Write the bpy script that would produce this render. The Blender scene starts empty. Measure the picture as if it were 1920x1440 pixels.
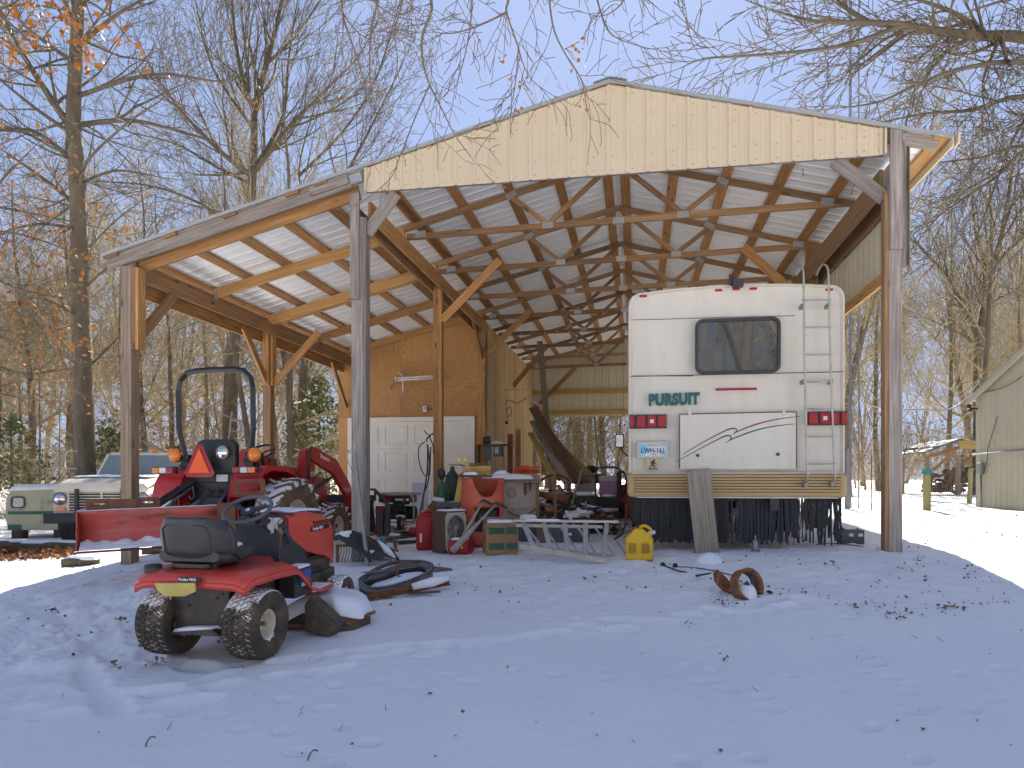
import bpy, math, random
from mathutils import Vector, Matrix, noise as mnoise
R = math.radians
V3 = Vector
scn = bpy.context.scene
col = scn.collection
# ---------------------------------------------------------------- camera
EYE = 1.6
F = 1350.0                      # focal length in photo pixels (1920 wide)
cam_d = bpy.data.cameras.new('camera')
cam = bpy.data.objects.new('camera', cam_d)
col.objects.link(cam)
cam.location = (0, 0, EYE)
cam.rotation_euler = (R(90), 0, 0)
cam_d.sensor_width = 36
cam_d.lens = F / 1920 * 36
cam_d.shift_y = 180 / 1920
cam_d.clip_end = 3000
cam_d.clip_start = 0.05
scn.camera = cam
# ---------------------------------------------------------------- sky, sun, exposure
SUN_EL, SUN_AZ = 38.0, 9.8       # degrees; azimuth to the right of the view direction
world = bpy.data.worlds.new('World')
scn.world = world
world.use_nodes = True
wn = world.node_tree
bg = wn.nodes['Background']
sky = wn.nodes.new('ShaderNodeTexSky')
sky.sky_type = 'NISHITA'
sky.sun_disc = False
sky.sun_elevation = R(SUN_EL)
sky.sun_rotation = R(SUN_AZ)
sky.air_density = 1.0
sky.dust_density = 0.3
sky.ozone_density = 2.0
# soft shoulder on the sky's own radiance (strong glow round the hidden sun)
KS = (1.38, 1.74, 2.85)
vd = wn.nodes.new('ShaderNodeVectorMath'); vd.operation = 'DIVIDE'; vd.inputs[1].default_value = KS
va = wn.nodes.new('ShaderNodeVectorMath'); va.operation = 'ADD'; va.inputs[1].default_value = (1, 1, 1)
vq = wn.nodes.new('ShaderNodeVectorMath'); vq.operation = 'DIVIDE'
wn.links.new(sky.outputs[0], vd.inputs[0]); wn.links.new(vd.outputs[0], va.inputs[0])
wn.links.new(sky.outputs[0], vq.inputs[0]); wn.links.new(va.outputs[0], vq.inputs[1])
wn.links.new(vq.outputs[0], bg.inputs[0])
bg.inputs[1].default_value = 0.122
sun_d = bpy.data.lights.new('sun', 'SUN')
sun_d.energy = 4.7
sun_d.angle = R(0.5)
sun_d.color = (1.0, 0.93, 0.82)
sun = bpy.data.objects.new('sun', sun_d)
col.objects.link(sun)
sd = V3((math.sin(R(SUN_AZ)) * math.cos(R(SUN_EL)), math.cos(R(SUN_AZ)) * math.cos(R(SUN_EL)), math.sin(R(SUN_EL))))
sun.rotation_euler = sd.to_track_quat('Z', 'Y').to_euler()
sun.location = sd * 60
scn.view_settings.view_transform = 'Standard'
scn.view_settings.look = 'None'
scn.view_settings.gamma = 1
scn.view_settings.exposure = 1.88
scn.cycles.max_bounces = 9
scn.cycles.diffuse_bounces = 7
scn.cycles.glossy_bounces = 3
scn.cycles.transparent_max_bounces = 12
scn.cycles.use_denoising = True

# ---------------------------------------------------------------- frames
BO = V3((4.216, 7.96, EYE - 0.78))          # barn origin: foot of right front post
BA = -R(9.81)
UX, UY = math.cos(BA), math.sin(BA)
def b2w(u, v, z=0.0):
    return V3((BO.x + u * UX - v * UY, BO.y + u * UY + v * UX, BO.z + z))
def w2b(x, y):
    dx, dy = x - BO.x, y - BO.y
    return dx * UX + dy * UY, -dx * UY + dy * UX
def px(x, Y):                    # photo column at distance Y -> world X
    return (x - 960) / F * Y
def pz(y, Y):                    # photo row at distance Y -> world Z
    return EYE - (y - 900) / F * Y
def sst(t):
    t = max(0.0, min(1.0, t)); return t * t * (3 - 2 * t)
def gh0(x, y):                   # smooth ground height
    u, v = w2b(x, y)
    ins = sst((u + 12) / 3) * max(0.0, min(v, 8.0))
    z = BO.z - 0.036 * max(0.0, min(-u, 16.0)) * (1 - .0625 * ins) + ins * .045 * (1 - .6 * sst((u + 4) / 2))
    s = 0.066 + 0.054 * sst((u + 6) / 6)
    if v < 0: z -= s * (-v) * (1 if v > -9 else 1) if v > -9 else s * 9
    if v < 0.6 and v > -0.6: z -= 0.0
    d = max(0, y - 22)
    z += 0.004 * min(d, 150) * (1 if x > 0 else .6)
    return z
def gh(x, y):
    z = gh0(x, y)
    z += 0.035 * mnoise.noise(V3((x * .35, y * .35, 0))) + 0.018 * mnoise.noise(V3((x * 1.1, y * 1.1, 3)))
    return z

# ---------------------------------------------------------------- materials
def nn(nt, t, **kw):
    n = nt.nodes.new(t)
    for k, v in kw.items():
        if k in n.inputs.keys(): n.inputs[k].default_value = v
        else: setattr(n, k, v)
    return n
def ramp(nt, fac, stops):
    r = nt.nodes.new('ShaderNodeValToRGB')
    e = r.color_ramp.elements
    while len(e) < len(stops): e.new(0.5)
    for i, (p, c) in enumerate(stops):
        e[i].position = p
        e[i].color = (c[0], c[1], c[2], 1) if not isinstance(c, (int, float)) else (c, c, c, 1)
    nt.links.new(fac, r.inputs[0]); return r.outputs[0]
def mixc(nt, f, a, b):
    m = nt.nodes.new('ShaderNodeMix'); m.data_type = 'RGBA'
    for sock, val in ((m.inputs[0], f), (m.inputs[6], a), (m.inputs[7], b)):
        if isinstance(val, bpy.types.NodeSocket): nt.links.new(val, sock)
        elif isinstance(val, (int, float)): sock.default_value = val
        else: sock.default_value = (val[0], val[1], val[2], 1)
    return m.outputs[2]
def base(name):
    m = bpy.data.materials.new(name); m.use_nodes = True
    nt = m.node_tree
    return m, nt, nt.nodes['Principled BSDF']
def tex(nt, kind, scale, stretch=(1, 1, 1), coord='Object', detail=4, rough=0.55, dist=0.0):
    tc = nt.nodes.new('ShaderNodeTexCoord'); mp = nt.nodes.new('ShaderNodeMapping')
    mp.inputs['Scale'].default_value = stretch
    nt.links.new(tc.outputs[coord], mp.inputs[0])
    if kind == 'noise':
        n = nt.nodes.new('ShaderNodeTexNoise'); n.inputs['Scale'].default_value = scale
        n.inputs['Detail'].default_value = detail; n.inputs['Roughness'].default_value = rough
        n.inputs['Distortion'].default_value = dist; out = n.outputs[0]
    elif kind == 'wave':
        n = nt.nodes.new('ShaderNodeTexWave'); n.inputs['Scale'].default_value = scale
        n.inputs['Distortion'].default_value = dist; n.inputs['Detail'].default_value = detail; out = n.outputs[1]
    else:
        n = nt.nodes.new('ShaderNodeTexVoronoi'); n.inputs['Scale'].default_value = scale; out = n.outputs[0]
    nt.links.new(mp.outputs[0], n.inputs['Vector']); return out
def bump(nt, b, h, strength, dist=0.01):
    n = nt.nodes.new('ShaderNodeBump'); n.inputs['Strength'].default_value = strength
    n.inputs['Distance'].default_value = dist
    nt.links.new(h, n.inputs['Height']); nt.links.new(n.outputs[0], b.inputs['Normal'])
def pm(name, c, c2=None, scale=6, rough=0.5, metal=0.0, bmp=0.0, bscale=40, spots=None, sthr=0.62, sscale=5, sw=.06, stretch=(1, 1, 1), coord='Object', coat=0.0, spec=None, bdist=.01):
    m, nt, b = base(name)
    if c2 is None: c2 = tuple(x * .82 for x in c)
    cc = ramp(nt, tex(nt, 'noise', scale, stretch, coord), [(0.3, c), (0.7, c2)])
    if spots is not None:
        f = ramp(nt, tex(nt, 'noise', sscale, stretch, coord, detail=8, rough=.7), [(sthr - sw, 0.0), (sthr + sw, 1.0)])
        cc = mixc(nt, f, cc, spots)
        rr = nt.nodes.new('ShaderNodeMapRange'); nt.links.new(f, rr.inputs[0]); rr.inputs[3].default_value = rough; rr.inputs[4].default_value = .9
        nt.links.new(rr.outputs[0], b.inputs['Roughness'])
    else: b.inputs['Roughness'].default_value = rough
    nt.links.new(cc, b.inputs['Base Color'])
    b.inputs['Metallic'].default_value = metal
    if coat: b.inputs['Coat Weight'].default_value = coat
    if spec is not None: b.inputs['Specular IOR Level'].default_value = spec
    if bmp: bump(nt, b, tex(nt, 'noise', bscale, stretch, coord), bmp, bdist)
    return m
def wood(name, dark, light, tone=.45, rough=.75, gscale=1.0, knots=True):
    """board wood: grain runs along UV.x (metres), every board has its own UV offset"""
    m, nt, b = base(name)
    g = tex(nt, 'noise', 1.0, (1.6 * gscale, 42 * gscale, 1), 'UV', detail=6, rough=.6, dist=.35)
    cc = ramp(nt, g, [(.30, dark), (.52, tuple((a + b_) / 2 for a, b_ in zip(dark, light))), (.68, light)])
    t = ramp(nt, tex(nt, 'noise', 1.0, (.02, .6, 1), 'UV', detail=1), [(.3, 1 - tone), (.7, 1.0)])
    mm = nt.nodes.new('ShaderNodeMix'); mm.data_type = 'RGBA'; mm.blend_type = 'MULTIPLY'; mm.inputs[0].default_value = 1
    nt.links.new(cc, mm.inputs[6]); nt.links.new(t, mm.inputs[7]); cc = mm.outputs[2]
    if knots:
        k = ramp(nt, tex(nt, 'voronoi', 1.0, (1.8, 7, 1), 'UV'), [(.07, 1.0), (.14, 0.0)])
        cc = mixc(nt, k, cc, tuple(x * .35 for x in dark))
    nt.links.new(cc, b.inputs['Base Color']); b.inputs['Roughness'].default_value = rough
    bump(nt, b, g, .55, .005)
    return m
M = {}
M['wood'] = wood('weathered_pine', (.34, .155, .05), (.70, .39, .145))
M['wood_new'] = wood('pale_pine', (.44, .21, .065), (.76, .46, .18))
M['wood_dark'] = wood('dark_brown_pine', (.24, .125, .055), (.52, .31, .15))  # darker brown pine for trusses, inner posts and rough framing
M['wood_grey'] = wood('grey_weathered_pine', (.20, .16, .14), (.54, .47, .41))
M['wood_post'] = wood('sun_bleached_post_wood', (.28, .19, .125), (.62, .47, .33), gscale=.8)
M['wood_yellow'] = wood('yellow_lumber', (.50, .31, .07), (.68, .47, .15))
M['wood_old'] = wood('old_grey_board', (.20, .165, .125), (.38, .33, .27), tone=.2)
def plywood(name, c1, c2, c3):
    m, nt, b = base(name)
    n = tex(nt, 'noise', 1.0, (.30, 2.6, 2.2), 'UV', detail=3, rough=.5, dist=.5)
    mu = nn(nt, 'ShaderNodeMath', operation='MULTIPLY'); nt.links.new(n, mu.inputs[0]); mu.inputs[1].default_value = 34
    si = nn(nt, 'ShaderNodeMath', operation='FRACT'); nt.links.new(mu.outputs[0], si.inputs[0])
    cc = ramp(nt, si.outputs[0], [(0, c1), (.55, c2), (.85, c3), (1, c1)])
    fine = tex(nt, 'noise', 1.0, (4, 130, 1), 'UV', detail=3)
    cc2 = mixc(nt, .35, cc, ramp(nt, fine, [(.3, c3), (.7, c1)]))
    t = ramp(nt, tex(nt, 'noise', 1.0, (.2, .2, 1), 'UV', detail=3), [(.3, .62), (.7, 1.0)])
    mm = nt.nodes.new('ShaderNodeMix'); mm.data_type = 'RGBA'; mm.blend_type = 'MULTIPLY'; mm.inputs[0].default_value = 1
    nt.links.new(cc2, mm.inputs[6]); nt.links.new(t, mm.inputs[7])
    nt.links.new(mm.outputs[2], b.inputs['Base Color']); b.inputs['Roughness'].default_value = .7
    return m
M['ply'] = plywood('orange_plywood', (.62, .34, .125), (.56, .29, .10), (.37, .17, .055))
M['ply_side'] = plywood('brown_plywood', (.62, .43, .19), (.56, .37, .155), (.40, .26, .11))
M['cream'] = pm('cream_painted_steel', (.64, .53, .37), (.60, .49, .335), scale=1.5, rough=.45, bmp=.05, bscale=3)
M['cream_in'] = pm('cream_steel_inner_face', (.60, .56, .42), (.54, .50, .37), scale=2, rough=.5)
M['galv'] = pm('galvanised_roof_steel', (.93, .97, 1.0), (.82, .85, .88), scale=2.0, stretch=(.4, 6, 1), rough=.36, metal=.3, bmp=.12, bscale=9, bdist=.02)
M['galv_top'] = pm('grey_roof_edge_steel', (.45, .46, .45), rough=.5, metal=.5)
M['plate'] = pm('nail_plate_steel', (.50, .52, .53), (.35, .37, .38), scale=60, rough=.45, metal=.7, bmp=.6, bscale=90)
M['alu'] = pm('dull_aluminium', (.52, .49, .44), (.38, .36, .33), scale=8, rough=.45, metal=.6)
M['chrome'] = pm('polished_metal', (.75, .75, .76), rough=.18, metal=1)
M['steel'] = pm('grey_steel', (.30, .31, .32), (.22, .22, .23), rough=.5, metal=.7)
M['white'] = pm('old_white_paint', (.74, .72, .66), (.68, .66, .60), scale=3, rough=.5, spots=(.45, .43, .33), sthr=.72, sscale=3)
M['black'] = pm('black_plastic', (.028, .028, .03), (.045, .044, .042), scale=5, rough=.5)
M['rubber'] = pm('black_rubber', (.022, .021, .02), (.04, .037, .033), scale=9, rough=.85, bmp=.3, bscale=60)
M['dark_metal'] = pm('black_painted_metal', (.03, .033, .04), (.02, .022, .027), rough=.42, metal=.2)
M['red'] = pm('red_tractor_paint', (.50, .018, .016), (.42, .014, .014), scale=4, rough=.38, coat=.2, spots=(.20, .06, .03), sthr=.73, sscale=7)
M['rust'] = pm('rusty_steel', (.22, .085, .035), (.12, .05, .028), scale=9, rough=.9, bmp=.5, bscale=50, spots=(.30, .13, .05), sthr=.55, sscale=14)
M['snow'] = pm('settled_snow', (.83, .85, .89), (.80, .82, .87), rough=.65, bmp=.35, bscale=25, bdist=.012)
M['glass_dark'] = pm('dark_tinted_glass', (.02, .03, .035), rough=.06, spec=.8)
M['amber'] = pm('amber_lens', (.85, .25, .01), (.75, .20, .01), rough=.2, spec=.7)
M['redlens'] = pm('red_lens', (.42, .01, .02), (.33, .008, .016), scale=30, rough=.15, spec=.7)
M['orange'] = pm('fluorescent_orange', (1.0, .13, .01), (.95, .12, .01), rough=.5)

# ---------------------------------------------------------------- mesh builder
rnd = random.Random(7)
class MB:
    def __init__(s):
        s.V = []; s.F = []; s.MI = []; s.UV = []; s.mi = 0; s.o = (rnd.random() * 90, rnd.random() * 90); s.mx = None
    def newoff(s): s.o = (rnd.random() * 90, rnd.random() * 90)
    def add(s, vs, fs, uvs=None):
        n = len(s.V)
        if s.mx is not None: vs = [s.mx @ V3(v) for v in vs]
        s.V += [tuple(v) for v in vs]
        for i, f in enumerate(fs):
            s.F.append([n + j for j in f]); s.MI.append(s.mi)
            if uvs: s.UV += [(a + s.o[0], b + s.o[1]) for a, b in uvs[i]]
            else: s.UV += [(s.o[0] + vs[j][0] + vs[j][1] * .3, s.o[1] + vs[j][2] + vs[j][1] * .7) for j in f]
        return s
    def box(s, c, d, rot=None, taper=None):
        """box of size d centred on c; taper scales the top face"""
        hx, hy, hz = d[0] / 2, d[1] / 2, d[2] / 2
        tx, ty = taper or (1, 1)
        vs = [V3((-hx, -hy, -hz)), V3((hx, -hy, -hz)), V3((hx, hy, -hz)), V3((-hx, hy, -hz)),
              V3((-hx * tx, -hy * ty, hz)), V3((hx * tx, -hy * ty, hz)), V3((hx * tx, hy * ty, hz)), V3((-hx * tx, hy * ty, hz))]
        if rot is not None: vs = [rot @ v for v in vs]
        c = V3(c); vs = [v + c for v in vs]
        L = max(range(3), key=lambda i: d[i])
        fs = [(0, 3, 2, 1), (4, 5, 6, 7), (0, 1, 5, 4), (1, 2, 6, 5), (2, 3, 7, 6), (3, 0, 4, 7)]
        axs = [(0, 1), (0, 1), (0, 2), (1, 2), (0, 2), (1, 2)]
        loc = [(-hx, -hy, -hz), (hx, -hy, -hz), (hx, hy, -hz), (-hx, hy, -hz), (-hx, -hy, hz), (hx, -hy, hz), (hx, hy, hz), (-hx, hy, hz)]
        uv = []
        for k, (f, (a, b)) in enumerate(zip(fs, axs)):
            if b == L: a, b = b, a
            uv.append([(loc[j][a], loc[j][b] + k * .37) for j in f])
        s.newoff(); return s.add(vs, fs, uv)
    def beam(s, p, q, w, h, up=(0, 0, 1)):
        """timber from p to q; w sideways, h along up"""
        p, q = V3(p), V3(q); d = q - p; L = d.length; x = d / L
        up = V3(up); y = up.cross(x)
        if y.length < 1e-5: y = V3((0, 1, 0)).cross(x)
        y.normalize(); z = x.cross(y)
        return s.box((p + q) / 2, (L, w, h), Matrix((x, y, z)).transposed())
    def tube(s, pts, r, n=8, cap=True, closed=False):
        pts = [V3(p) for p in pts]; k = len(pts)
        rs = r if isinstance(r, (list, tuple)) else [r] * k
        prev = None; vs = []; uvs = []; L = 0
        for i, p in enumerate(pts):
            if closed: t = pts[(i + 1) % k] - pts[i - 1]
            else: t = pts[min(i + 1, k - 1)] - pts[max(i - 1, 0)]
            t.normalize()
            if prev is None:
                a = V3((0, 0, 1)) if abs(t.z) < .9 else V3((1, 0, 0)); a = (a - t * a.dot(t)).normalized()
            else:
                a = prev - t * prev.dot(t)
                a = a.normalized() if a.length > 1e-6 else prev
            prev = a; b = t.cross(a)
            for j in range(n):
                an = 2 * math.pi * j / n
                vs.append(p + (a * math.cos(an) + b * math.sin(an)) * rs[i])
        m = k if closed else k - 1
        ls = [0]
        for i in range(1, k + 1): ls.append(ls[-1] + (pts[i % k] - pts[i - 1]).length)
        fs = []; uv = []
        for i in range(m):
            i2 = (i + 1) % k
            for j in range(n):
                j2 = (j + 1) % n
                fs.append((i * n + j, i * n + j2, i2 * n + j2, i2 * n + j))
                c = 2 * math.pi * rs[i] / n
                uv.append([(ls[i], j * c), (ls[i], (j + 1) * c), (ls[i + 1], (j + 1) * c), (ls[i + 1], j * c)])
        if cap and not closed:
            fs.append(tuple(range(n - 1, -1, -1))); uv.append([(0, 0)] * n)
            fs.append(tuple(range((k - 1) * n, k * n))); uv.append([(0, 0)] * n)
        s.newoff(); return s.add(vs, fs, uv)
    def cyl(s, p, q, r, n=16, r2=None): return s.tube([p, q], [r, r if r2 is None else r2], n)
    def lathe(s, c, ax, prof, n=24, a0=0, a1=360, ref=None):
        """prof: list of (radius, distance along ax) revolved round ax through c"""
        c = V3(c); ax = V3(ax).normalized()
        a = V3(ref) if ref is not None else (V3((0, 0, 1)) if abs(ax.z) < .9 else V3((1, 0, 0)))
        a = (a - ax * a.dot(ax)).normalized(); b = ax.cross(a)
        full = abs(a1 - a0) >= 360; cnt = n if full else n + 1
        vs = []
        for r, t in prof:
            for j in range(cnt):
                an = R(a0 + (a1 - a0) * j / n)
                vs.append(c + ax * t + (a * math.cos(an) + b * math.sin(an)) * r)
        fs = []
        for i in range(len(prof) - 1):
            for j in range(n):
                j2 = (j + 1) % cnt if full else j + 1
                fs.append((i * cnt + j, i * cnt + j2, (i + 1) * cnt + j2, (i + 1) * cnt + j))
        return s.add(vs, fs)
    def prism(s, poly, o, ax, ay, th):
        """polygon in plane (ax, ay) at o, extruded by th along ax x ay"""
        o, ax, ay = V3(o), V3(ax), V3(ay); nz = ax.cross(ay).normalized()
        n = len(poly)
        bot = [o + ax * a + ay * b for a, b in poly]; top = [v + nz * th for v in bot]
        fs = [tuple(range(n - 1, -1, -1)), tuple(range(n, 2 * n))]
        uv = [[poly[j] for j in f] for f in [fs[0]]] + [[poly[j - n] for j in fs[1]]]
        for i in range(n):
            j = (i + 1) % n; fs.append((i, j, n + j, n + i)); uv.append([(poly[i][0], poly[i][1]), (poly[j][0], poly[j][1]), (poly[j][0], poly[j][1] + th), (poly[i][0], poly[i][1] + th)])
        return s.add(bot + top, fs, uv)
    def loft(s, secs, cap=True, closed_loop=True):
        """sections: equal-length point loops"""
        n = len(secs[0]); vs = [p for sec in secs for p in sec]; fs = []
        for i in range(len(secs) - 1):
            for j in range(n if closed_loop else n - 1):
                j2 = (j + 1) % n
                fs.append((i * n + j, i * n + j2, (i + 1) * n + j2, (i + 1) * n + j))
        if cap:
            fs.append(tuple(range(n - 1, -1, -1))); fs.append(tuple(range((len(secs) - 1) * n, len(secs) * n)))
        return s.add(vs, fs)
    def grid(s, fn, nu, nv):
        vs = [fn(i / nu, j / nv) for j in range(nv + 1) for i in range(nu + 1)]
        fs = [(j * (nu + 1) + i, j * (nu + 1) + i + 1, (j + 1) * (nu + 1) + i + 1, (j + 1) * (nu + 1) + i) for j in range(nv) for i in range(nu)]
        return s.add(vs, fs)
    def blob(s, c, rx, ry, rz, n=12, seed=0, amp=.12, flat=-1, sc=1.2):
        """lumpy ellipsoid; flat clips the bottom"""
        rows = n // 2 + 2; vs = []
        for i in range(rows + 1):
            ph = math.pi * i / rows
            for j in range(n):
                th = 2 * math.pi * j / n
                d = V3((math.sin(ph) * math.cos(th), math.sin(ph) * math.sin(th), math.cos(ph)))
                k = 1 + amp * mnoise.noise(d * sc + V3((seed * 7.3, seed * 1.7, seed)))
                z = max(d.z * k, flat)
                vs.append(V3(c) + V3((d.x * rx * k, d.y * ry * k, z * rz)))
        fs = [(i * n + j, (i + 1) * n + j, (i + 1) * n + (j + 1) % n, i * n + (j + 1) % n) for i in range(rows) for j in range(n)]
        return s.add(vs, fs)
    def build(s, name, mats, parent=None, smooth=False, bevel=0, angle=None, subd=0, solid=0):
        me = bpy.data.meshes.new(name)
        me.from_pydata(s.V, [], s.F)
        if not isinstance(mats, (list, tuple)): mats = [mats]
        for m in mats: me.materials.append(M[m] if isinstance(m, str) else m)
        me.polygons.foreach_set('material_index', s.MI)
        uvl = me.uv_layers.new(name='UVMap')
        flat = [0.0] * (2 * len(s.UV))
        flat[0::2] = [a for a, b in s.UV]; flat[1::2] = [b for a, b in s.UV]
        uvl.data.foreach_set('uv', flat)
        if smooth: me.polygons.foreach_set('use_smooth', [True] * len(me.polygons))
        if angle: me.set_sharp_from_angle(angle=R(angle))
        me.update()
        o = bpy.data.objects.new(name, me); col.objects.link(o)
        if parent is not None: o.parent = parent
        if solid:
            md = o.modifiers.new('solid', 'SOLIDIFY'); md.thickness = solid; md.offset = 0
        if bevel:
            md = o.modifiers.new('bevel', 'BEVEL'); md.width = bevel; md.segments = 2; md.limit_method = 'ANGLE'; md.angle_limit = R(35)
        if subd:
            md = o.modifiers.new('sub', 'SUBSURF'); md.levels = subd; md.render_levels = subd
        return o
def thing(name, label, cat, loc=(0, 0, 0), rotz=0.0, group=None, rot=None):
    o = bpy.data.objects.new(name, None); col.objects.link(o)
    o.empty_display_size = .2
    o.location = loc; o.rotation_euler = rot or (0, 0, rotz)
    return tag(o, label, cat, group)
def tag(o, label=None, cat=None, group=None, kind=None):
    if label: o['label'] = label
    if cat: o['category'] = cat
    if group: o['group'] = group
    if kind: o['kind'] = kind
    return o
def text(s, size, parent, mat, origin, ax, ay, name='lettering', depth=.002, stretch=1.0, bold=0.0, align='LEFT', shear=0.0, space=1.0):
    """flat lettering built as a mesh: ax is the reading direction, ay up"""
    cu = bpy.data.curves.new('txt', 'FONT'); cu.body = s; cu.size = size; cu.extrude = depth / 2; cu.offset = bold
    cu.align_x = align; cu.shear = shear; cu.space_character = space; cu.resolution_u = 3
    ob = bpy.data.objects.new('txt', cu); col.objects.link(ob)
    bpy.context.view_layer.update()
    dg = bpy.context.evaluated_depsgraph_get()
    me = bpy.data.meshes.new_from_object(ob.evaluated_get(dg))
    bpy.data.objects.remove(ob)
    ax = V3(ax).normalized(); ay = V3(ay).normalized(); az = ax.cross(ay); o = V3(origin)
    for v in me.vertices:
        c = v.co.copy(); v.co = o + ax * c.x * stretch + ay * c.y + az * c.z
    me.materials.clear(); me.materials.append(M[mat] if isinstance(mat, str) else mat)
    q = bpy.data.objects.new(name, me); col.objects.link(q); q.parent = parent
    return q
def copy_tree(o, parent=None):
    c = o.copy(); col.objects.link(c); c.parent = parent
    for ch in list(o.children): copy_tree(ch, c)
    return c
def arc(c, r, a0, a1, n, ax=(1, 0, 0), ay=(0, 0, 1)):
    c, ax, ay = V3(c), V3(ax), V3(ay)
    return [c + ax * (r * math.cos(R(a0 + (a1 - a0) * i / n))) + ay * (r * math.sin(R(a0 + (a1 - a0) * i / n))) for i in range(n + 1)]
def spline(pts, n=6):
    pts = [V3(p) for p in pts]; out = []
    for i in range(len(pts) - 1):
        p0 = pts[max(i - 1, 0)]; p1 = pts[i]; p2 = pts[i + 1]; p3 = pts[min(i + 2, len(pts) - 1)]
        for k in range(n):
            t = k / n
            out.append(.5 * ((2 * p1) + (p2 - p0) * t + (2 * p0 - 5 * p1 + 4 * p2 - p3) * t * t + (3 * p1 - p0 - 3 * p2 + p3) * t ** 3))
    out.append(pts[-1]); return out
def rrect(w, h, r, n=5, cx=0, cy=0):
    out = []
    for sx, sy, a in ((1, 1, 0), (-1, 1, 90), (-1, -1, 180), (1, -1, 270)):
        for k in range(n + 1):
            an = R(a + 90 * k / n)
            out.append((cx + sx * (w / 2 - r) + r * math.cos(an), cy + sy * (h / 2 - r) + r * math.sin(an)))
    return out
def ring_prism(mb, outer, inner, o, ax, ay, th):
    """plate with a hole: outer and inner loops with equal counts"""
    o, ax, ay = V3(o), V3(ax), V3(ay); nz = ax.cross(ay).normalized(); n = len(outer)
    P = [o + ax * a + ay * b for a, b in outer] + [o + ax * a + ay * b for a, b in inner]
    vs = P + [p + nz * th for p in P]; fs = []
    for i in range(n):
        j = (i + 1) % n
        fs += [(i, n + i, n + j, j), (2 * n + i, 2 * n + j, 3 * n + j, 3 * n + i), (i, j, 2 * n + j, 2 * n + i), (n + j, n + i, 3 * n + i, 3 * n + j)]
    mb.add(vs, fs)
RIB = [(0, 0), (.074, 0), (.078, .004), (.090, .004), (.094, 0), (.132, 0), (.136, .004), (.148, .004), (.152, 0), (.176, 0), (.190, .019), (.212, .019), (.2286, 0)]
def ribsheet(mb, o, A, B, N, a0, a1, b0, b1, phase=0.0, nb=1, wob=0):
    """profiled steel sheet: profile along A, ribs run along B from b0(a) to b1(a)"""
    o, A, B, N = V3(o), V3(A), V3(B), V3(N)
    xs = []
    k = math.floor((a0 - phase) / .2286)
    while phase + k * .2286 < a1:
        for dx, h in RIB[:-1]:
            x = phase + k * .2286 + dx
            if a0 <= x <= a1: xs.append((x, h))
        k += 1
    xs = [(a0, 0)] + xs + [(a1, 0)]
    f0 = b0 if callable(b0) else (lambda a: b0); f1 = b1 if callable(b1) else (lambda a: b1)
    vs = []; 
    for x, h in xs:
        for j in range(nb + 1):
            t = f0(x) + (f1(x) - f0(x)) * j / nb
            vs.append(o + A * x + B * t + N * (h + wob * mnoise.noise(V3((x * .8, t * 1.5, 5)))))
    fs = []
    for i in range(len(xs) - 1):
        for j in range(nb):
            a = i * (nb + 1) + j; b = a + nb + 1
            fs.append((a, b, b + 1, a + 1))
    mb.add(vs, fs)
# ================================================================ the pole barn
barn = thing('pole_barn', 'open timber pole barn with steel roof, cream gable and plywood garage bay', 'barn', BO, BA)
UR, UM, UL = 0.0, -6.22, -9.43
RZ, RU = 5.44, -3.10
BAY = 3.66; LEN = 14.64
def roofz(u): return RZ - (0.2515 if u < RU else 0.257) * abs(u - RU)
def gb(u, v): # ground in barn frame
    p = b2w(u, v); return gh(p.x, p.y) - BO.z
def part(mb, name, mats, parent=barn, **kw): return mb.build(name, mats, parent, **kw)
def post(u, v, z1, mat='wood_post', w=.14, scabs=(), name='post'):
    mb = MB(); mb.box((u, v, (z1 - .8) / 2), (w, w, z1 + .8))
    o = part(mb, name, mat, bevel=.006)
    for du, dv, sw, sd, za, zb, m in scabs:
        q = MB(); q.box((u + du, v + dv, (za + zb) / 2), (sw, sd, zb - za)); q.build('scab_board', m, o, bevel=.004)
    return o
# posts: right row, middle row, lean-to row
post(UR, 0, 4.25, 'wood_grey', scabs=[(0, -.09, .13, .04, 3.30, 4.62, 'wood_grey'), (.09, 0, .04, .14, 3.1, 4.5, 'wood_grey'), (-.09, .0, .04, .13, 0, 3.94, 'wood_dark')])
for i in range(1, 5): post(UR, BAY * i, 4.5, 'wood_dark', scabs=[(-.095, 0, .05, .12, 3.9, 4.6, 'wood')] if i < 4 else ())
post(UM, 0, 4.05, 'wood_grey', .15, scabs=[(-.02, -.095, .12, .04, 3.02, 4.33, 'wood_grey'), (.095, .0, .04, .14, -.3, 4.04, 'wood_grey')])
post(UM, BAY, 4.35, 'wood', .15, scabs=[(.06, -.095, .06, .04, 0, 4.3, 'wood')])
post(UM, 2 * BAY, 4.35, 'wood', .15)
post(UM, 3 * BAY, 4.35, 'wood', .14)
post(UM, 4 * BAY, 4.35, 'wood', .14)
post(UL, 0, 3.60, 'wood_post', .16, scabs=[(.105, .0, .05, .15, 2.50, 3.58, 'wood_dark'), (.155, .0, .045, .15, 2.50, 3.58, 'wood')])
post(UL, BAY, 3.55, 'wood_dark', .15, scabs=[(0, -.095, .13, .04, 2.5, 3.5, 'wood'), (.095, 0, .04, .14, 2.5, 3.5, 'wood')])
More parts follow.
